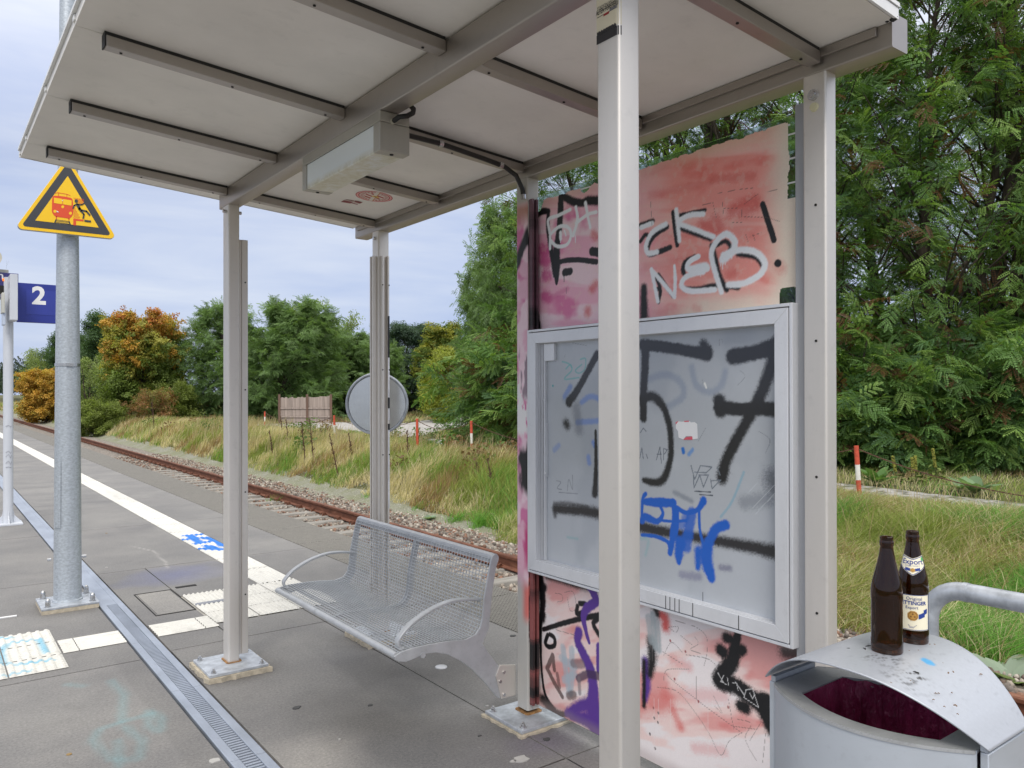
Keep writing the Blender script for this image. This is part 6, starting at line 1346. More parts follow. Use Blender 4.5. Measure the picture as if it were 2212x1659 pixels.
# ------------------------------------------------------------------ foliage
M_LEAF = leafmat('leaf_green', 0.38, 0.5); M_LEAFA = leafmat('leaf_autumn', 0.40, 0.55); M_GRASS = leafmat('grass_blade', 0.42, 0.6)
M_BARK = paint('dark_bark', (0.060, 0.046, 0.034), 0.95, 0, 0.4, 14.0, (1, 1, 0.2), bump=0.8)
def unit(v): return v / np.maximum(np.linalg.norm(v, axis=-1, keepdims=True), 1e-9)
def frames(d, up):
    """rotation matrices whose columns are direction, side, normal"""
    d = unit(d); s = unit(np.cross(up, d)); n_ = np.cross(d, s); return np.stack([d, s, n_], -1)
def pinnate_spray(L=0.75, nleaf=9, ll=0.21, npair=6, seed=1, lw=(.26, .072)):
    """a twig with feathered leaves, all leaflets as small folded blades; along +x, flat in xy"""
    r = np.random.default_rng(seed); V = []; F = []
    def leaflet(p, d, s, nrm, l, w):
        b = len(V); V.extend([p, p + d * l * .45 + s * w + nrm * l * .06, p + d * l - nrm * l * .08, p + d * l * .45 - s * w + nrm * l * .06]); F.append((b, b + 1, b + 2, b + 3))
    for k in range(nleaf):
        u = (k + .6) / nleaf; side = 1 if k % 2 else -1
        p0 = np.array([L * u, 0, -0.10 * L * u * u]); ang = side * math.radians(62 - 30 * u + r.uniform(-10, 10)) if k < nleaf - 1 else 0.0
        d = np.array([math.cos(ang), math.sin(ang), r.uniform(-.35, .05)]); d /= np.linalg.norm(d); s = np.cross([0, 0, 1], d); s /= np.linalg.norm(s); nr = np.cross(d, s)
        tw = r.uniform(-.5, .5); s, nr = s * math.cos(tw) + nr * math.sin(tw), nr * math.cos(tw) - s * math.sin(tw)
        lk = ll * r.uniform(.8, 1.2)
        for q in range(npair):
            v = (q + .8) / (npair + .3); p = p0 + d * lk * v + np.array([0, 0, -.28 * lk * v * v])
            for sg in (-1, 1):
                dd = s * sg + d * .35 - np.array([0, 0, .25]); dd /= np.linalg.norm(dd); ss = np.cross(nr, dd)
                leaflet(p, dd, ss, nr, lk * lw[0] * (1 - .25 * abs(v - .5)), lk * lw[1])
        leaflet(p0 + d * lk * .97 + np.array([0, 0, -.27 * lk]), d - np.array([0, 0, .5]), s, nr, lk * lw[0], lk * lw[1])
    return np.array(V), np.array(F)
def leaf_clump(n=38, R=0.32, ls=0.11, flat=0.55, seed=1, droop=0.35):
    """broad leaves round a twig end"""
    r = np.random.default_rng(seed); p = r.normal(size=(n, 3)); p = unit(p) * (r.random((n, 1)) ** .45) * R; p[:, 2] *= flat; p[:, 0] += R * .5
    d = unit(p * np.array([1, 1, .6]) + r.normal(size=(n, 3)) * .35 * R + np.array([0, 0, -droop * R])); up = unit(np.array([0, 0, 1.0]) + r.normal(size=(n, 3)) * .55)
    s = unit(np.cross(up, d)); nr = np.cross(d, s); l = ls * r.uniform(.7, 1.25, (n, 1)); w = l * .42
    V = np.stack([p, p + d * l * .5 + s * w + nr * l * .1, p + d * l, p + d * l * .5 - s * w + nr * l * .1], 1).reshape(-1, 3)
    return V, np.arange(4 * n).reshape(-1, 4)
def limb_path(a, b, bend, n=7):
    a, b = np.array(a), np.array(b); t = np.linspace(0, 1, n)[:, None]; m = (a + b) / 2 + np.array([0, 0, bend])
    return (1 - t) ** 2 * a + 2 * t * (1 - t) * m + t ** 2 * b
def tree_geo(seed, h, R, z0, nl, per, sprays, pal, lean=(0, 0), trunk_r=0.16, top=1.0, droop=0.3, sc=(0.8, 1.2), pw=0.5, stems=1, inner=0.5, lowd=0.0):
    """trunk mesh and crown arrays; pal(t, r) gives the colour of a spray at relative height t"""
    r = np.random.default_rng(seed); tb = MB(); C = []; D = []; 
    stem_paths = []
    for s_ in range(stems):
        lx, ly = lean[0] + (r.uniform(-.6, .6) * R * .5 if stems > 1 else 0), lean[1] + (r.uniform(-.6, .6) * R * .5 if stems > 1 else 0)
        zt = np.linspace(-.15, h * .93, 9); wob = np.cumsum(r.normal(0, .05 * h * .25, (9, 2)), 0)
        P = np.stack([lx * (zt / h) + wob[:, 0] * (zt > 0), ly * (zt / h) + wob[:, 1] * (zt > 0), zt], -1); stem_paths.append(P)
        rad = trunk_r * (1 - zt / h) ** .8 * (1.0 if s_ == 0 else .75) + .015; rad[0] *= 1.25
        tb.tube(P, list(rad), 8, False)
    for k in range(nl):
        u = (k + .5) / nl; zc = z0 + (h - z0) * (u ** .85)
        tt = (zc - z0) / (h - z0); env = R * (math.sin(math.pi * min(1, (.16 + .84 * tt * top))) ** .55) * (1 - .25 * tt); env *= r.uniform(.55, 1.12)
        a = k * 2.39996 + r.uniform(-.5, .5); P = stem_paths[k % stems]; zb = max(h * .06, zc - r.uniform(.45, 1.15) * env - .05 * h)
        base = np.array([np.interp(zb, P[:, 2], P[:, 0]), np.interp(zb, P[:, 2], P[:, 1]), zb])
        ctr = np.array([np.interp(zc, P[:, 2], P[:, 0]), np.interp(zc, P[:, 2], P[:, 1]), 0])
        tip = np.array([ctr[0] + env * math.cos(a), ctr[1] + env * math.sin(a), zc - lowd * env * (1 - tt)])
        lp_ = limb_path(base, tip, .18 * env); tb.tube(lp_, list(np.linspace(max(.012, trunk_r * .34 * (1 - .6 * tt)), .006, len(lp_))), 5, False)
        for q in range(per):
            v = inner + (1.03 - inner) * r.random() ** pw; i = min(int(v * 6), 5); f = v * 6 - i; p = lp_[i] * (1 - f) + lp_[i + 1] * f if v <= 1 else lp_[-1]
            out = lp_[-1] - lp_[0]; out[2] *= .25; out = out / (np.linalg.norm(out) + 1e-6)
            off = r.normal(0, 1, 3) * np.array([.26, .26, .24]) * max(.5, env * .42)
            p = p + off * (.4 + .6 * v)
            C.append(p); d = out * .7 + r.normal(0, .75, 3) * np.array([1, 1, .75]) + np.array([0, 0, -droop]); D.append(d)
    C = np.array(C); D = np.array(D); n_ = len(C)
    M3 = frames(D, unit(np.array([0, 0, 1.0]) + r.normal(0, .55, (n_, 3)))); scl = r.uniform(sc[0], sc[1], n_)
    pick = r.integers(0, len(sprays), n_); Vs, Fs, Cs = [], [], []; base = 0
    tt = np.clip((C[:, 2] - z0) / (h - z0), 0, 1)
    for j, (SV, SF) in enumerate(sprays):
        ix = np.where(pick == j)[0]
        if not len(ix): continue
        v = np.einsum('nij,kj->nki', M3[ix], SV) * scl[ix][:, None, None] + C[ix][:, None, :]
        Fj = SF[None] + (base + len(SV) * np.arange(len(ix)))[:, None, None]
        col = np.array([pal(tt[q], C[q], r) for q in ix]); col = np.repeat(col[:, None, :], len(SV), 1) * r.uniform(.82, 1.18, (len(ix), len(SV) // 4, 1)).repeat(4, 1)
        Vs.append(v.reshape(-1, 3)); Fs.append(Fj.reshape(-1, 4)); Cs.append(np.concatenate([col.reshape(-1, 3), np.ones((len(ix) * len(SV), 1))], 1)); base += len(ix) * len(SV)
    return tb, np.concatenate(Vs), np.concatenate(Fs), np.concatenate(Cs)
TREES = {}
def tree(kind, loc, label, group, name='tree', rotz=0.0, s=1.0, geo=None, mat=None, cat='tree'):
    if kind not in TREES:
        tb, V, F, C = geo()
        me1 = bpy.data.meshes.new('trunk'); me1.from_pydata([tuple(p) for p in tb.v], [], tb.f); me1.materials.append(M_BARK); me1.polygons.foreach_set('use_smooth', [True] * len(me1.polygons))
        o = mesh_np('crown', V, F, mat or M_LEAF, None, C, None); me2 = o.data; bpy.data.objects.remove(o)
        TREES[kind] = (me1, me2)
    me1, me2 = TREES[kind]
    t_ = thing(name, label, cat, loc, group); t_.rotation_euler = (0, 0, rotz); t_.scale = s if hasattr(s, '__len__') else (s, s, s)
    for nm, me in (('trunk', me1), ('crown', me2)):
        o = bpy.data.objects.new(nm, me); COL.objects.link(o); o.parent = t_
    return t_
def pal_locust(t, p, r):
    k = r.random()
    if k < .08: return np.array([.15, .075, .035]) * r.uniform(.7, 1.2)
    g_ = np.array([.125, .230, .064]) if k < .50 else np.array([.205, .320, .080]) if k < .85 else np.array([.085, .165, .065])
    return g_ * r.uniform(.7, 1.25)
def pal_locust2(t, p, r):
    return np.array([.150, .240, .085]) * r.uniform(.65, 1.35) + np.array([.03, .03, .005]) * max(0, t - .6) * r.random() * 2
def pal_dark(t, p, r): return np.array([.085, .150, .060]) * r.uniform(.65, 1.3)
def pal_bluegreen(t, p, r): return np.array([.075, .125, .080]) * r.uniform(.65, 1.25)
def pal_yellow(t, p, r):
    return (np.array([.34, .34, .06]) if r.random() < .10 + .6 * t else np.array([.17, .235, .05])) * r.uniform(.65, 1.15)
def pal_yellowgreen(t, p, r): return np.array([.32, .36, .06]) * r.uniform(.65, 1.2)
def pal_palegreen(t, p, r): return np.array([.27, .34, .12]) * r.uniform(.65, 1.2)
def pal_orange(t, p, r):
    k = r.random() * .65 + (t - .55) * 1.35 + 0.22 * math.sin(p[0] * 2.1 + p[2] * 1.4) + .08
    return (np.array([.17, .235, .050]) if k < .36 else np.array([.38, .36, .075]) if k < .74 else np.array([.56, .33, .065]) if k < 1.18 else np.array([.52, .21, .055])) * r.uniform(.65, 1.15)
def pal_gold(t, p, r): return (np.array([.58, .35, .065]) if r.random() < .7 else np.array([.56, .40, .08])) * r.uniform(.6, 1.15)
def pal_rust(t, p, r): return (np.array([.34, .18, .08]) if r.random() < .55 else np.array([.26, .25, .08])) * r.uniform(.6, 1.2)
def pal_olive(t, p, r): return np.array([.22, .275, .065]) * r.uniform(.65, 1.2)
SPR = [pinnate_spray(.52, 9, .19, 6, s_, (.23, .085)) for s_ in (1, 2, 3, 4)]
SPR2 = [pinnate_spray(.50, 8, .22, 3, s_, (.34, .13)) for s_ in (5, 6, 7)]
CL = [leaf_clump(56, .40, .10, .6, s_) for s_ in (1, 2, 3)]
CLM = [leaf_clump(52, .38, .125, .42, s_, .6) for s_ in (4, 5, 6)]
CLS = [leaf_clump(40, .26, .07, .7, s_) for s_ in (7, 8)]
def onGd(x, d):
    """soil point in the vertical plane of picture column x, d metres in front of the camera"""
    p = onD(x, 842.0, d); return (p[0], p[1], float(zg(p[0], p[1])))
# the locust grove behind and beside the shelter
GV = {
    'grove_a': lambda: tree_geo(11, 14.5, 3.6, .9, 90, 18, SPR, pal_locust, (.4, .2), .17, .92, .20, (.8, 1.3), .55, 2, .30, .25),
    'grove_b': lambda: tree_geo(12, 13.5, 3.3, 1.6, 78, 18, SPR, pal_locust, (-.3, .3), .15, .92, .22, (.8, 1.3), .55, 1, .30, .22),
    'grove_c': lambda: tree_geo(13, 15.5, 3.4, 2.4, 72, 17, SPR, pal_locust, (.2, -.5), .18, .92, .20, (.8, 1.3), .55, 2, .30, .2)}
grove = [  # column in the picture, distance, kind, turn, scale, where
    (1262, 23.0, 'grove_b', .3, .82, 'at the open end of the grove, its branches against the sky'), (1440, 21.5, 'grove_a', 1.4, .95, 'behind the wall between the middle and near posts'), (1640, 20.5, 'grove_c', 2.2, 1.0, 'behind the wall top beside the near rear post'),
    (1835, 20.0, 'grove_a', 3.3, 1.0, 'just right of the near rear post'), (1985, 19.0, 'grove_b', 4.0, 1.05, 'above the red and white post beside the path'), (2130, 19.5, 'grove_a', 5.1, 1.02, 'above the tall mullein spikes'), (2290, 18.5, 'grove_c', .9, 1.0, 'at the far right of the grove'), (2440, 19.0, 'grove_b', 1.9, 1.0, 'beyond the far right of the grove'),
    (1360, 27.5, 'grove_c', 4.4, .9, 'in the second row behind the wall'), (1760, 26.0, 'grove_c', .2, 1.0, 'in the second row behind the near rear post'), (1925, 26.5, 'grove_a', 2.8, 1.0, 'in the second row right of the near rear post'), (2240, 26.0, 'grove_b', 4.9, 1.05, 'in the second row at the far right')]
for (x, d, k, rz, s, wh) in grove:
    tree(k, onGd(x, d), 'tall green locust tree ' + wh, 'locust trees of the grove', 'locust_tree', rz, s, GV[k])
# young locust growth along the path
SHR = {'sapling_a': lambda: tree_geo(21, 3.0, 1.75, .25, 34, 18, SPR, pal_locust, (.1, .1), .035, .75, .25, (.8, 1.2), .6, 3, .3, .1), 'sapling_b': lambda: tree_geo(22, 2.3, 1.5, .2, 30, 18, SPR, pal_locust, (.1, .1), .03, .8, .2, (.8, 1.2), .6, 3, .3, .1)}
for (x, d, k, rz, s, lab) in ((1845, 17.5, 'sapling_a', .4, 1.0, 'bushy young locust behind the red and white post'), (1960, 16.8, 'sapling_b', 1.5, 1.0, 'low young locust over the broad leaved rosette'), (2060, 17.2, 'sapling_a', 2.6, 1.05, 'bushy young locust behind the mullein spikes'), (2160, 16.6, 'sapling_b', 3.4, 1.1, 'low young locust right of the mullein spikes'), (2250, 17.0, 'sapling_a', 4.6, 1.0, 'bushy young locust at the far right by the path'), (1740, 17.8, 'sapling_b', 5.2, 1.0, 'low young locust hidden behind the near rear post'), (1085, 23.0, 'sapling_a', 5.0, 1.15, 'bushy young locust by the road left of the painted post'), (1170, 21.5, 'sapling_b', 2.2, 1.2, 'low young locust behind the painted post'), (1905, 19.5, 'sapling_a', 0.9, 1.15, 'dark young locust deep in the grove edge'), (2110, 19.5, 'sapling_a', 2.9, 1.2, 'dark young locust behind the second mullein'), (2010, 19.0, 'sapling_b', 1.1, 1.3, 'dark low locust between the trunks')):
    tree(k, onGd(x, d), lab, 'young locusts along the path', 'locust_sapling', rz, s, SHR[k], None, 'shrub')
# trees beyond the meadow
BG = {
    'big_locust': lambda: tree_geo(31, 8.4, 3.9, .3, 100, 36, SPR2, pal_locust2, (.2, .1), .16, .86, .15, (.8, 1.3), .5, 2, .3, .25),
    'mid_locust': lambda: tree_geo(32, 7.2, 3.3, .3, 90, 34, SPR2, pal_locust2, (-.2, .1), .14, .84, .15, (.8, 1.3), .5, 2, .3, .25),
    'orange_maple': lambda: tree_geo(33, 7.0, 3.1, .2, 84, 26, CLM, pal_orange, (0, 0), .13, .72, .3, (.8, 1.2), .5, 1, .35),
    'dark_oak': lambda: tree_geo(34, 9.0, 3.2, 1.0, 54, 20, CL, pal_dark, (.1, 0), .2, .86, .2, (.9, 1.4), .5, 1, .4),
    'gold_shrub': lambda: tree_geo(35, 3.7, 1.9, .15, 40, 22, CLM, pal_gold, (0, 0), .07, .72, .3, (.7, 1.0), .5, 2, .3),
    'pale_shrub': lambda: tree_geo(36, 5.0, 2.2, .2, 34, 12, CLS, pal_palegreen, (0, 0), .06, .8, .1, (1.0, 1.5), .5, 3, .3),
    'olive_shrub': lambda: tree_geo(37, 3.2, 2.0, .1, 34, 18, CL, pal_olive, (0, 0), .05, .7, .2, (.8, 1.2), .5, 3, .25),
    'rust_shrub': lambda: tree_geo(38, 2.4, 1.7, .1, 26, 11, CLS, pal_rust, (0, 0), .04, .7, .2, (1.0, 1.4), .5, 3, .25),
    'blue_green_tree': lambda: tree_geo(39, 9.6, 3.6, .8, 70, 24, CL, pal_bluegreen, (0, .1), .2, .85, .3, (.9, 1.4), .5, 1, .35),
    'yellow_tree': lambda: tree_geo(40, 8.0, 2.3, .5, 58, 24, CLM, pal_yellow, (0, 0), .14, .84, .3, (.8, 1.2), .5, 1, .35),
    'yellow_shrub': lambda: tree_geo(41, 4.2, 2.0, .15, 40, 20, CL, pal_yellowgreen, (0, 0), .06, .74, .3, (.8, 1.2), .5, 2, .3)}
far = [
    ('big_locust', 585, 47, .2, (.95, .95, .86), 'wide green locust tree right behind the front left post', 'tree', 'locust_tree'),
    ('big_locust', 492, 50, 2.1, (.80, .80, .88), 'wide green locust tree just left of the front left post', 'tree', 'locust_tree'),
    ('mid_locust', 662, 55, 1.0, (.95, .95, .98), 'green locust tree above the wooden fence', 'tree', 'locust_tree'),
    ('mid_locust', 742, 54, 3.0, (.8, .8, .82), 'green locust tree between the wooden fence and the mirror', 'tree', 'locust_tree'),
    ('pale_shrub', 648, 58, 1.0, (1.3, 1.3, 1.62), 'thin pale green tree rising behind the locusts over the fence', 'tree', 'young_tree'),
    ('pale_shrub', 722, 58, 2.6, (1.1, 1.1, 1.50), 'thin pale green tree rising behind the locusts by the mirror', 'tree', 'young_tree'),
    ('mid_locust', 795, 56, 4.4, (.8, .8, .72), 'green locust tree behind the rear left post', 'tree', 'locust_tree'),
    ('orange_maple', 308, 48, .6, (.88, .88, .93), 'broad maple turning orange at the top', 'tree', 'maple_tree'),
    ('dark_oak', 215, 66, .3, (.9, .9, .93), 'dark green round topped tree right of the lamp post', 'tree', 'oak_tree'),
    ('dark_oak', 148, 70, 1.7, (.85, .85, .78), 'dark green tree hidden behind the lamp post', 'tree', 'oak_tree'),
    ('dark_oak', 265, 72, 4.0, (1.0, 1.0, .92), 'dark green tree between lamp post and orange maple', 'tree', 'oak_tree'),
    ('dark_oak', 350, 66, 2.0, (.9, .9, .82), 'dark green tree behind the orange maple', 'tree', 'oak_tree'),
    ('gold_shrub', 100, 62, .4, (1.1, 1.1, 1.12), 'small golden orange tree left of the lamp post', 'tree', 'golden_tree'),
    ('pale_shrub', 88, 74, 2.0, (1.1, 1.1, 1.22), 'pale yellow green tree above the golden one', 'tree', 'young_tree'),
    ('pale_shrub', 190, 52, 3.3, (.95, .95, .85), 'pale green shrub at the foot of the dark tree', 'shrub', 'shrub'),
    ('olive_shrub', 205, 43, .5, (.7, .7, .6), 'olive yellow shrub left of the orange maple foot', 'shrub', 'shrub'),
    ('rust_shrub', 330, 44, 1.5, (.75, .75, .8), 'rusty brown shrub under the orange maple', 'shrub', 'shrub'),
    ('olive_shrub', 372, 47, 2.5, (.8, .8, .7), 'olive yellow shrub between the maple and the locust', 'shrub', 'shrub'),
    ('blue_green_tree', 885, 62, .1, (.85, .85, .74), 'dark bluish green tree right of the mirror', 'tree', 'dark_tree'),
    ('blue_green_tree', 822, 66, 2.3, (.8, .8, .66), 'dark bluish green tree behind the mirror', 'tree', 'dark_tree'),
    ('yellow_tree', 962, 54, .4, (.95, .95, .78), 'tree with yellowing top between dark tree and grove', 'tree', 'yellowing_tree'),
    ('yellow_tree', 1035, 56, 2.4, (1.0, 1.0, .80), 'yellowing tree half hidden by the grove', 'tree', 'yellowing_tree'),
    ('yellow_shrub', 985, 44, 1.0, (.95, .95, .95), 'bright yellow green shrub beside the grove edge', 'shrub', 'shrub'),
    ('mid_locust', 1078, 34, 1.3, (.55, .55, 1.0), 'green locust tree at the corner where the road bends', 'tree', 'locust_tree'),
    ('big_locust', 1150, 29, 2.3, (.62, .62, 1.05), 'green locust tree behind the painted post', 'tree', 'locust_tree')]
for (k, x, d, rz, s, lab, cat, nm) in far:
    tree(k, onGd(x, d), lab, None, nm, rz, s, BG[k], M_LEAFA if k in ('orange_maple', 'gold_shrub', 'rust_shrub', 'yellow_tree') else None, cat)
# far-off woods that read as one dark band
V, F, C = [], [], []; SV, SF = CL[0]; r = np.random.default_rng(55); nn = 1500
a = r.uniform(-14, 330, nn); dd = r.uniform(170, 300, nn); base = 0
for q in range(nn):
    p = onD(a[q], 842, dd[q]); z = float(zg(p[0], p[1])); hh = r.uniform(.2, 1) ** .7 * (7.5 + 3 * vnoise(np.array([a[q] / 9.0]), np.array([3.0]), 4)[0])
    V.append(SV * 4.2 * r.uniform(.7, 1.3) + np.array([p[0], p[1], z + hh])); F.append(SF + base); base += len(SV); C.append(np.tile(np.r_[np.array([.035, .060, .036]) * r.uniform(.7, 1.3), 1], (len(SV), 1)))
struct(mesh_np('distant_wood', np.concatenate(V), np.concatenate(F), M_LEAF, None, np.concatenate(C), None), 'stuff')

# ------------------------------------------------------------------ fence and road beyond the posts
M_PLANK = paint('weathered_fence_plank', (0.33, 0.27, 0.235), 0.9, 0, 0.35, 3.0, (4, 4, 0.15))
fx0, fx1, fd = 603, 716, 43.0
pa, pb_ = onGd(fx0, fd), onGd(fx1, fd); L_ = math.hypot(pb_[0] - pa[0], pb_[1] - pa[1]); ex, ey = (pb_[0] - pa[0]) / L_, (pb_[1] - pa[1]) / L_
fc = thing('plank_fence', 'weathered wooden plank fence panels under the green locusts', 'fence', (pa[0], pa[1], pa[2]))
m1 = MB(); nb = 26; top_ = 1.02
fz = 0.12
for k in range(nb):
    a_, b_ = L_ * k / nb + .002, L_ * (k + 1) / nb - .002; h_ = 1.42 + random.uniform(-.04, .04) + .10 * (k / nb)
    P4 = [(pa[0] + ex * a_, pa[1] + ey * a_), (pa[0] + ex * b_, pa[1] + ey * b_), (pa[0] + ex * b_ - ey * .02, pa[1] + ey * b_ + ex * .02), (pa[0] + ex * a_ - ey * .02, pa[1] + ey * a_ + ex * .02)]
    m1.prism(P4, 'z', pa[2] - .05, pa[2] + h_)
m1.build('plank_panel', M_PLANK, fc)
for a_ in (0.02, L_ * .54, L_ - .02):
    m1 = MB(); m1.box(pa[0] + ex * a_ - .05 + ey * .06, pa[0] + ex * a_ + .05 + ey * .06, pa[1] + ey * a_ - .05 - ex * .06, pa[1] + ey * a_ + .05 - ex * .06, pa[2] - .1, pa[2] + 1.62); m1.build('fence_post', paint('fence_post_wood', (.16, .10, .075), .9), fc)
m1 = MB()
for zz_ in (.35, .82): m1.prism([(pa[0] + ey * .03, pa[1] - ex * .03), (pb_[0] + ey * .03, pb_[1] - ex * .03), (pb_[0] + ey * .06, pb_[1] - ex * .06), (pa[0] + ey * .06, pa[1] - ex * .06)], 'z', pa[2] + zz_, pa[2] + zz_ + .07)
m1.build('fence_rail', M_PLANK, fc)
fx0, fx1, fd = 843, 948, 66  # added sheet, painted near black for the shade in the opening under the trees
qa, qb = onGd(fx0, fd), onGd(fx1, fd); m1 = MB(); m1.prism([(qa[0], qa[1]), (qb[0], qb[1]), (qb[0] + .1, qb[1] + .1), (qa[0] + .1, qa[1] + .1)], 'z', qa[2] - .2, qa[2] + 1.5)
tag(m1.build('shade_sheet', paint('gap_shade_black', (.022, .018, .018), .9)), 'dark sheet painted as shade in the gap under the bluish trees', 'fence')
def ground_strip(name, outline, mat, dz_=.012, st=None):
    """a flat area that follows the soil; outline in plan"""
    bm = bmesh.new(); vs = [bm.verts.new((x, y, 0)) for x, y in outline]; bm.faces.new(vs)
    bmesh.ops.triangulate(bm, faces=bm.faces); 
    for _ in range(5 if st is None else st): bmesh.ops.subdivide_edges(bm, edges=[e for e in bm.edges if e.calc_length() > .9], cuts=1)
    for v in bm.verts: v.co.z = float(zg(v.co.x, v.co.y)) + dz_
    me = bpy.data.meshes.new(name); bmesh.ops.triangulate(bm, faces=bm.faces); bm.normal_update()
    for f_ in bm.faces:
        if f_.normal.z < 0: f_.normal_flip()
    bm.to_mesh(me); bm.free(); return struct(finish(name, me, mat, None, 180, 0))
ROADPX = [(470, 922), (560, 917), (720, 913), (860, 917), (930, 908), (1000, 901), (1075, 897), (1110, 898), (1110, 912), (1030, 918), (960, 930), (905, 944), (860, 946), (720, 934), (560, 927)]
ROAD = [tuple(onG(x, y)[:2]) for x, y in ROADPX]
t = NT('old_concrete_road'); cc = t.ramp(t.noise(2.2, 6, .6), [(.3, (.30, .285, .27)), (.7, (.46, .44, .42))]); cc = t.mix(t.ramp(t.noise(.6, 5), [(.55, (0, 0, 0, 1)), (.7, (.6, .6, .6, 1))]), cc, (.16, .15, .10, 1)); t.bsdf(cc, .9, 0); M_ROAD = t.m
ground_strip('service_road', ROAD, M_ROAD, .03)
PATHC = [(14.2, 24.5), (13.2, 20.5), (12.95, 17), (12.85, 12), (12.7, 8.0), (12.55, 6.0), (12.4, 4.2), (12.3, 0), (12.2, -6)]
PW_ = .62
PATH = [(x - PW_, y) for x, y in PATHC] + [(x + PW_, y) for x, y in PATHC[::-1]]
t = NT('cobbled_path'); vo = t.n('ShaderNodeTexVoronoi'); vo.inputs['Scale'].default_value = 6.5; vo.feature = 'F1'; gq = t.n('ShaderNodeNewGeometry'); t.l(gq.outputs['Position'], vo.inputs['Vector'])
cc = t.ramp(vo.outputs['Distance'], [(.0, (.42, .40, .38)), (.5, (.34, .33, .31)), (.8, (.10, .10, .07))]); v2 = t.ramp(t.noise(1.8, 5), [(.5, (0, 0, 0, 1)), (.66, (.85, .85, .85, 1))]); cc = t.mix(v2, cc, (.085, .095, .03, 1))
t.bsdf(cc, .9, 0, t.bump(vo.outputs['Distance'], -.7, .03)); M_COB = t.m
ground_strip('cobbled_path', PATH, M_COB, .02)
def in_poly(X, Y, P):
    c = np.zeros(X.shape, bool); n_ = len(P)
    for i in range(n_):
        x1, y1 = P[i]; x2, y2 = P[(i + 1) % n_]
        c ^= ((y1 > Y) != (y2 > Y)) & (X < (x2 - x1) * (Y - y1) / (y2 - y1 + 1e-12) + x1)
    return c

# ------------------------------------------------------------------ red and white posts with a slack chain
M_PRED = paint('faded_red_coat', S(196, 82, 58)[:3], .6, 0, .2, 18.0, (1, 1, 1), dirt=.3); M_PWHT = paint('chalky_white_coat', S(226, 224, 216)[:3], .6, 0, .08, 18.0, (1, 1, 1), dirt=.15)
POSTS = [(1857, 1082, 1850, 963, 'red and white post leaning beside the cobbled path', 0), (1019, 988, 1018, 909, 'red and white post nearest the painted shelter post', 0), (902, 984, 901, 904, 'red topped post right of the round mirror with rusty flakes', 1), (723, 960, 722, 897, 'red and white post left of the round mirror', 0), (572, 923, 572, 890, 'short looking red and white post behind the front left post', 0), (444, 908, 438, 883, 'tilted red and white post in tall grass left of the shelter', 0)]
tops = []
for (xb, yb, xt, yt, lab, rusty) in POSTS:
    p = onG(xb, yb); dep = float((p - EYE) @ CF); h_ = (yb - yt) * dep / F_PX; h_ = max(h_, .78); tx = (xt - xb) * dep / F_PX
    top_ = p + np.array([0, 0, h_]) + CR * tx
    po = thing('barrier_post', lab, 'post', tuple(p), 'red and white chain posts along the path')
    bands = [(-.1, .14, M_PRED if rusty else M_PWHT), (.14, .44, M_PRED), (.44, .72, M_PRED if rusty else M_PWHT), (.72, 1.0, M_PRED)] if rusty else [(-.1, .10, M_PWHT), (.10, .38, M_PRED), (.38, .66, M_PWHT), (.66, 1.0, M_PRED)]
    for (a_, b_, m_) in bands:
        m1 = MB(); m1.tube([tuple(p + (top_ - p) * a_), tuple(p + (top_ - p) * (b_ - .0005))], .036, 14); m1.build('painted_band', m_, po, smooth=50)
    tops.append(p + (top_ - p) * .955)
M_CHAIN = paint('rusty_chain', (.12, .06, .04), .85, .2, .3, 40.0)
def chain(a, b, sag, lab, n=None):
    a, b = np.array(a), np.array(b); L_ = np.linalg.norm(b - a); n = n or max(10, int(L_ / .055)); m1 = MB(); prev = None
    for k in range(n):
        t0, t1 = (k + .02) / n, (k + 1.15) / n
        q0 = a + (b - a) * t0 - np.array([0, 0, sag * 4 * t0 * (1 - t0)]); q1 = a + (b - a) * min(t1, 1) - np.array([0, 0, sag * 4 * min(t1, 1) * (1 - min(t1, 1))])
        m1.tube([q0, q1], .011 if k % 2 else .008, 4, False)
    tag(m1.build('barrier_chain', M_CHAIN), lab, 'chain', 'slack chains between the posts')
chain(tops[1], tops[0] + np.array([-.3, 4.6, 0]), .35, 'rusty chain leading from the nearest left post behind the wall'); chain(tops[2], tops[1], .22, 'rusty chain sagging between the two posts right of the mirror'); chain(tops[3], tops[2], .28, 'rusty chain running behind the round mirror'); chain(tops[4], tops[3], .40, 'rusty chain sagging left of the round mirror'); chain(tops[0], tops[0] + np.array([.9, -6.0, .1]), .62, 'rusty chain hanging right of the leaning post in the shade'); chain(tops[0] + np.array([-.2, 3.0, 0]), tops[0], .22, 'rusty chain ending at the leaning post from the left')

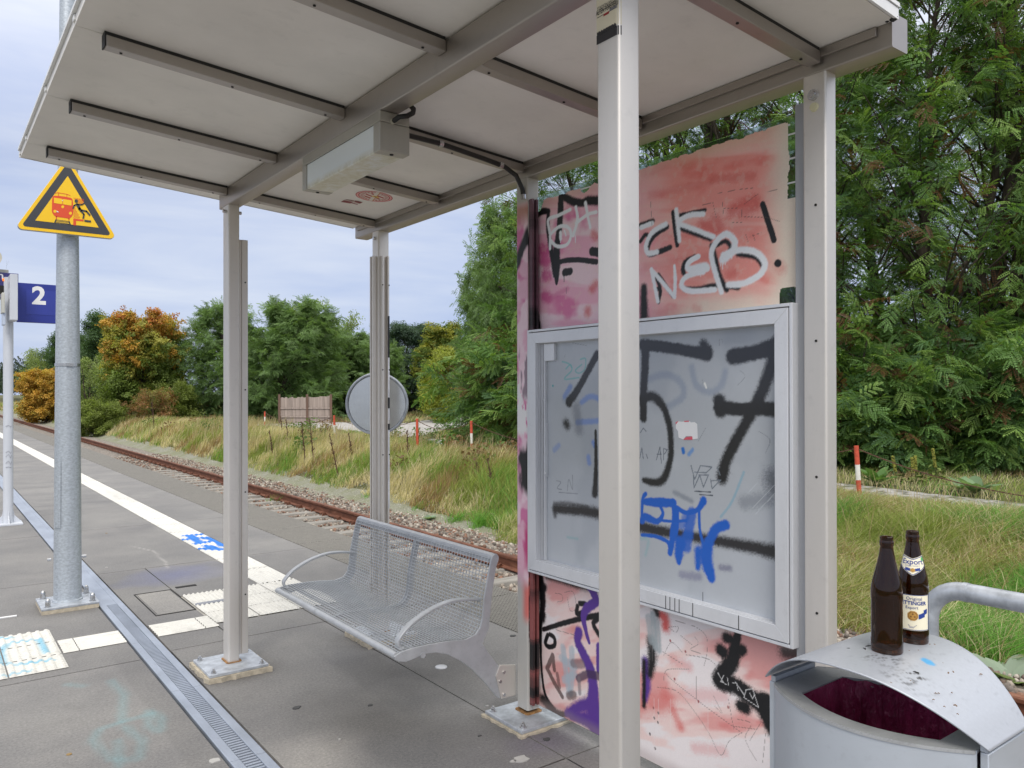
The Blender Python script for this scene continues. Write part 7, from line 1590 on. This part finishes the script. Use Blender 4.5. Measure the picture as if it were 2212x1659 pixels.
# ------------------------------------------------------------------ grass
def blades(name, X, Y, H, W, cols, lean=.5, seed=3, segs=2):
    r = np.random.default_rng(seed); n_ = len(X); Z = zg(X, Y) - .01; a = r.uniform(0, 2 * np.pi, n_); wx, wy = np.cos(a) * W / 2, np.sin(a) * W / 2
    b = r.uniform(0, 2 * np.pi, n_) * .55 + 3.6 + 1.6 * fbm(X * .5, Y * .5, 91); ln = H * lean * r.uniform(.2, 1.3, n_); lx, ly = np.cos(b) * ln, np.sin(b) * ln
    pts = []
    for (u, w) in ((0, 1.0), (.45, .8), (.8, .45)):
        cx, cy, cz_ = X + lx * u * u, Y + ly * u * u, Z + H * (u - .22 * lean * u * u)
        pts += [np.stack([cx - wx * w, cy - wy * w, cz_], -1), np.stack([cx + wx * w, cy + wy * w, cz_], -1)]
    pts.append(np.stack([X + lx, Y + ly, Z + H * (1 - .22 * lean)], -1)); pts.append(pts[-1] + np.stack([wx * .1, wy * .1, wx * 0], -1))
    V = np.stack(pts, 1).reshape(-1, 3); b0 = 8 * np.arange(n_)[:, None, None]
    F = (np.array([(0, 1, 3, 2), (2, 3, 5, 4), (4, 5, 7, 6)])[None] + b0).reshape(-1, 4)
    shade = np.array([.55, .55, .85, .85, 1.05, 1.05, 1.15, 1.15]) * 0 + 1.0
    C = np.repeat(cols[:, None, :], 8, 1) * shade[None, :, None]; C = np.concatenate([C, np.ones((n_, 8, 1))], -1).reshape(-1, 4)
    return struct(mesh_np(name, V, F, M_GRASS, None, C, None), 'stuff')
GREEN = np.array([.20, .29, .055]); LUSH = np.array([.15, .33, .055]); STRAW = np.array([.60, .52, .33]); DRYB = np.array([.36, .25, .13]); OLIVE = np.array([.36, .36, .11])
def gcols(X, Y, ws, wl, wd, r):
    """mixed by patch: straw, lush and dry brown shares"""
    n_ = len(X); p1 = fbm(X * .9, Y * .9, 61); p2 = fbm(X * .6 + 9, Y * .6, 62); k = r.random(n_)
    c = np.tile(GREEN, (n_, 1)) * .6 + OLIVE * .4; m = k < ws * sst(.35, .65, p1) * 1.6; c[m] = STRAW
    k2 = r.random(n_); m = (k2 < wl * sst(.45, .62, p2) * 1.8) & ~m; c[m] = LUSH
    k3 = r.random(n_); m = k3 < wd * sst(.5, .68, fbm(X * .8 + 4, Y * .8 + 7, 63)) * 2; c[m] = DRYB
    return c * r.uniform(.65, 1.3, (n_, 1))
def scatter(n, x0, x1, y0, y1, seed, ypow=1.0, edge=7.95):
    r = np.random.default_rng(seed); X = r.uniform(x0, x1, n); Y = y0 + (y1 - y0) * r.random(n) ** ypow
    e = 7.25 + .25 * (fbm(Y * .9, Y * 0 + 5, 6) - .5) * 2 + .55 * np.clip((Y - 6.5) / 8, 0, 1)
    e = e + 1.0 * (fbm(X * 2.6, Y * 2.6, 8) - .5) * np.clip((Y - 5) / 5, 0.15, 1)
    k = (X > e) & ~in_poly(X, Y, PATH) & ~in_poly(X, Y, ROAD)
    d = X * CF[0] + Y * CF[1]; u = (X * CR[0] + Y * CR[1]) / np.maximum(d, .1) * F_PX + 1106
    k &= (u > -260) & (u < 2480) & (d > 2); return X[k], Y[k], r, (X - e)[k]
X, Y, r, ed = scatter(125000, 7.1, 12.3, .5, 10.5, 101); h_ = (.20 + .22 * r.random(len(X)) + .10 * fbm(X, Y, 66)) * (1 - .62 * sst(10.6, 11.9, X)) * (.35 + 1.2 * fbm(X * 1.7, Y * 1.7, 65))
blades('verge_grass', X, Y, h_, np.full(len(X), .0085), gcols(X, Y, .24, .95, .14, r), 1.15, 11)
X, Y, r, ed = scatter(26000, 11.9, 20, -2, 12, 102); blades('path_edge_grass', X, Y, .06 + .16 * r.random(len(X)), np.full(len(X), .010), gcols(X, Y, .35, .3, .65, r), .9, 12)
X, Y, r, ed = scatter(95000, 7.8, 13, 9.5, 27, 103, 1.25); h_ = (.26 + .30 * r.random(len(X)) + .25 * fbm(X * .6, Y * .6, 67)) * (.30 + .70 * sst(0, 1.3, ed)) * (1 - .60 * sst(9.4, 11.5, X)) * (.5 + .95 * fbm(X * 1.5, Y * 1.5, 65))
blades('meadow_grass', X, Y, h_, np.full(len(X), .013), gcols(X, Y, .62, .16, .42, r), .75, 13)
X, Y, r, ed = scatter(60000, 7.8, 15, 26, 60, 104, 1.2); blades('meadow_grass', X, Y, (.30 + .40 * r.random(len(X))) * (.35 + .65 * sst(0, .8, ed)) * (1 - .65 * sst(9.8, 12, X)), np.full(len(X), .022), gcols(X, Y, .65, .2, .45, r), .6, 14)
X, Y, r, ed = scatter(60000, 12.8, 52, 12, 66, 105); blades('far_meadow_grass', X, Y, .10 + .22 * r.random(len(X)), np.full(len(X), .028), gcols(X, Y, .6, .3, .9, r), .7, 15)
X, Y, r, ed = scatter(40000, 7.8, 30, 58, 150, 106, 1.3); blades('far_meadow_grass', X, Y, (.25 + .35 * r.random(len(X))) * (.4 + .6 * sst(0, 1, ed)), np.full(len(X), .05), gcols(X, Y, .7, .2, .5, r), .6, 16)
pm = onGd(660, 39.5); r = np.random.default_rng(118); n_ = 9000; a_ = r.uniform(-7, 7, n_); b_ = r.uniform(-2.8, 2.8, n_)
X = pm[0] + a_ * CR[0] + b_ * CF[0]; Y = pm[1] + a_ * CR[1] + b_ * CF[1]; k = ~in_poly(X, Y, ROAD); X, Y = X[k], Y[k]
blades('fence_side_grass', X, Y, .25 + .40 * r.random(len(X)), np.full(len(X), .022), gcols(X, Y, .6, .2, .8, r), .6, 19)
# pale tall seed heads
X, Y, r, ed = scatter(5200, 8.2, 11.5, 13, 36, 107, 1.2); k = (fbm(X * .5, Y * .35, 70) > .50) & (ed > .5); X, Y = X[k], Y[k]
blades('seed_head_grass', X, Y, .55 + .35 * r.random(len(X)), np.full(len(X), .018), np.tile(np.array([.46, .38, .23]), (len(X), 1)) * r.uniform(.7, 1.15, (len(X), 1)), .35, 17)
X, Y, r, ed = scatter(1500, 8.0, 12.2, 2, 13, 108); blades('seed_head_grass', X, Y, .45 + .3 * r.random(len(X)), np.full(len(X), .007), np.tile(np.array([.42, .33, .18]), (len(X), 1)) * r.uniform(.7, 1.15, (len(X), 1)), .6, 18)

# leafy weeds among the grass
V, F, C = [], [], []; base = 0; r = np.random.default_rng(77)
for q in range(90):
    y = 11 + 34 * r.random() ** 1.2; x = r.uniform(8.6, 12.3) + (.0 if q % 3 else r.uniform(0, 6)); SV, SF = CLS[q % 2]; k = r.integers(2, 6); cb = np.array([.13, .21, .06]) if r.random() < .6 else np.array([.24, .15, .08])
    if in_poly(np.array([x]), np.array([y]), PATH)[0] or in_poly(np.array([x]), np.array([y]), ROAD)[0]: continue
    for w in range(k):
        V.append(SV * r.uniform(.8, 1.5) + np.array([x + r.normal(0, .16), y + r.normal(0, .16), float(zg(x, y)) + .12 + .10 * w])); F.append(SF + base); base += len(SV); C.append(np.tile(np.r_[cb * r.uniform(.7, 1.25), 1], (len(SV), 1)))
struct(mesh_np('meadow_weeds', np.concatenate(V), np.concatenate(F), M_LEAF, None, np.concatenate(C), None), 'stuff')
# ------------------------------------------------------------------ single weeds that stand out
M_STALK = paint('dead_stalk', (.10, .055, .032), .95, 0, .4, 30.0)
def v2(x, y): return (553 + x / 3.0, 553 + y / 3.0)
def v1(x, y): return (x / 3.0, 553 + y / 3.0)
ST = [v2(110, 1310) + v2(85, 1130), v2(175, 1210) + v2(160, 1040), v2(210, 1240) + v2(195, 1060), v2(320, 1350) + v2(295, 1075), v2(375, 1350) + v2(345, 1055), v2(430, 1240) + v2(420, 1120), v2(535, 1440) + v2(475, 1150), v2(630, 1340) + v2(600, 1150), v2(985, 1360) + v2(980, 1130), v2(1080, 1400) + v2(1065, 1280), v2(1440, 1480) + v2(1428, 1340), v2(1545, 1560) + v2(1500, 1310), v1(180, 1045) + v1(178, 930), v1(345, 1060) + v1(320, 970), v1(1000, 1155) + v1(985, 930), v1(1050, 1170) + v1(1045, 1110), v1(570, 1060) + v1(562, 960), v1(1380, 1060) + v1(1392, 990), v1(235, 1000) + v1(238, 930), v1(280, 1040) + v1(275, 960)]
WH_ = ['left of the round mirror', 'by the front left post', 'beyond the track left of the lamp post', 'right of the rear left post', 'between lamp post and shelter']
for i, (xb, yb, xt, yt) in enumerate(ST):
    p = onG(xb, yb); dep = float((p - EYE) @ CF); h_ = (yb - yt) * dep / F_PX; top_ = p + np.array([0, 0, h_]) + CR * ((xt - xb) * dep / F_PX); m1 = MB(); r = random.Random(i)
    m1.tube([tuple(p), tuple(p + (top_ - p) * .5 + np.array([.01, .01, 0])), tuple(top_)], [.017, .013, .007], 5)
    for q in range(34):
        u = .30 + .70 * r.random(); c_ = p + (top_ - p) * u; s_ = .022 * (1.3 - u) + .012
        m1.tube([tuple(c_ + np.array([r.uniform(-1, 1) * s_, r.uniform(-1, 1) * s_, -.02])), tuple(c_ + np.array([r.uniform(-1, 1) * s_ * 1.8, r.uniform(-1, 1) * s_ * 1.8, .03]))], .006, 4)
    tag(m1.build('dead_dock', M_STALK), 'dead dark brown dock stalk standing in the meadow grass', 'weed', 'dead dock stalks in the meadow')
M_MUL = colattr('mullein_leaf', .8, .1, 80.0, .1)
def rosette(p, R, n_, col, lab, seed=1, lift=.5):
    r = random.Random(seed); m1 = MB()
    for k in range(n_):
        a = k * 2.39996 + r.uniform(-.3, .3); l = R * r.uniform(.65, 1.05); el = lift * r.uniform(.3, 1.2) * (1 - .5 * k / n_) + .15; w = l * .21; v = []; f = []
        for j in range(7):
            u = j / 6; ww = w * (math.sin(math.pi * min(1, u * .93 + .07)) ** .7); x = l * u * math.cos(el * (1 - .4 * u)); z = l * (u * math.sin(el) - .22 * u * u * math.sin(el * .9)) + .02 + .006 * k / n_
            cup = .25 * ww
            for sg, zz_ in ((-1, cup), (0, 0), (1, cup)):
                wob = .06 * w * math.sin(9 * u + k) * abs(sg); v.append((p[0] + x * math.cos(a) - sg * ww * math.sin(a), p[1] + x * math.sin(a) + sg * ww * math.cos(a), p[2] + z + zz_ + wob))
        for j in range(6):
            b_ = 3 * j; f += [(b_, b_ + 1, b_ + 4, b_ + 3), (b_ + 1, b_ + 2, b_ + 5, b_ + 4)]
        cc_ = tuple(np.array(col) * r.uniform(.75, 1.2)) + (1,); m1.add(v, f, cc_)
    return tag(m1.build('mullein_rosette', M_LEAF, smooth=180), lab, 'plant', 'mullein rosettes')
def v4(x, y): return (1659 + x / 3.0, 553 + y / 3.0)
for (px, R, n_, c, lab, sd_, lf) in ((v4(700, 1490), .42, 14, (.14, .26, .08), 'green broad leaved rosette right of the leaning red and white post', 1, 1.0), (v4(1340, 1555), .46, 13, (.20, .30, .16), 'pale green broad leaved rosette in front of the cobbled path', 2, .9), (v4(1245, 1530), .34, 9, (.19, .28, .15), 'smaller pale rosette just left of the broad leaved one', 5, .8),
        ((926, 1127), .20, 11, (.24, .33, .22), 'pale grey green rosette on the gravel behind the bench', 3, .5), ((1094, 1163), .17, 10, (.22, .33, .17), 'pale green rosette on the gravel left of the painted post', 4, .6), ((2186, 1492), .40, 15, (.32, .40, .30), 'large silvery mullein rosette right of the bin', 6, .7), ((2130, 1490), .2, 8, (.26, .36, .22), 'small silvery rosette half hidden by the bin hood', 8, .5)):
    p = onG(*px); p = np.array([p[0], p[1], p[2] + (.02 if p[0] > 7.3 else .0)]); rosette(p, R, n_, c, lab, sd_, lf)
M_SPIKE = colattr('mullein_spike', .8)
for i, (xb, yb, xt, yt, lab) in enumerate(((2 * 0 + 1659 + 838 / 3, 553 + 1470 / 3, 1659 + 808 / 3, 553 + 1300 / 3, 'yellow green mullein spike nearest the leaning post'), (1659 + 945 / 3, 553 + 1480 / 3, 1659 + 934 / 3, 553 + 1310 / 3, 'yellow green mullein spike in the middle, the thinner of two'), (1659 + 962 / 3, 553 + 1480 / 3, 1659 + 954 / 3, 553 + 1300 / 3, 'yellow green mullein spike in the middle, the thicker of two'), (1659 + 1095 / 3, 553 + 1460 / 3, 1659 + 1068 / 3, 553 + 1250 / 3, 'tallest yellow green mullein spike with broad lower leaves'))):
    p = onG(xb, yb); dep = float((p - EYE) @ CF); h_ = (yb - yt) * dep / F_PX; top_ = p + np.array([0, 0, h_]) + CR * ((xt - xb) * dep / F_PX); m1 = MB(); r = random.Random(i + 40)
    m1.tube([tuple(p), tuple(top_)], [.014, .006], 6, True, (.10, .12, .03, 1))
    for q in range(150):
        u = .42 + .58 * r.random(); c_ = p + (top_ - p) * u; a = r.uniform(0, 6.28); s_ = .028; d_ = np.array([math.cos(a) * s_, math.sin(a) * s_, .012]); m1.tube([tuple(c_), tuple(c_ + d_)], [.004, .011], 5, True, tuple(np.array([.22, .22, .03]) * r.uniform(.6, 1.3)) + (1,))
    sp_ = m1.build('flower_spike', M_SPIKE); m2 = MB(); v = []; 
    for k in range(10 if i == 3 else 6):
        u = .04 + .5 * k / 10; c_ = p + (top_ - p) * u; a = k * 2.4; l = .20 * (1 - u) + .05; w = l * .22; d_ = np.array([math.cos(a), math.sin(a), .25]); s_ = np.array([-math.sin(a), math.cos(a), 0])
        m2.add([tuple(c_), tuple(c_ + d_ * l * .5 + s_ * w), tuple(c_ + d_ * l - np.array([0, 0, .08])), tuple(c_ + d_ * l * .5 - s_ * w)], [(0, 1, 2, 3)], tuple(np.array([.14, .19, .035]) * r.uniform(.7, 1.2)) + (1,))
    root = thing('mullein', lab, 'plant', tuple(p), 'flowering mulleins by the path')
    for o in (sp_,):
        o.parent = root; o.location = -Vector(p)
    m2.build('stem_leaf', M_MUL, root)
# grass tufts at the edge of the gravel
def tuft(px, n_, h_, lab, seed, col=LUSH):
    p = onG(*px); r = np.random.default_rng(seed); X = p[0] + r.normal(0, .09, n_); Y = p[1] + r.normal(0, .09, n_); o = blades('grass_tuft', X, Y, h_ * r.uniform(.5, 1.1, n_), np.full(n_, .010), np.tile(col, (n_, 1)) * r.uniform(.7, 1.3, (n_, 1)), 1.2, seed)
    del o['kind']; tag(o, lab, 'grass tuft', 'grass tufts on the gravel edge')
for i, (px, n_, h_, lab) in enumerate((((1035, 1140), 160, .42, 'lush grass tuft hanging over the gravel left of the painted post'), ((1075, 1140), 120, .40, 'lush grass tuft beside the painted post foot'), ((986, 1128), 110, .34, 'lush grass tuft in the middle of the meadow edge'), ((905, 1100), 60, .22, 'small grass tuft by the rear left post'), ((588, 1104), 40, .45, 'thin weed tuft growing between the sleepers'), ((800, 1075), 60, .2, 'small green tuft left of the rear left post'))):
    tuft(px, n_, h_, lab, 300 + i)
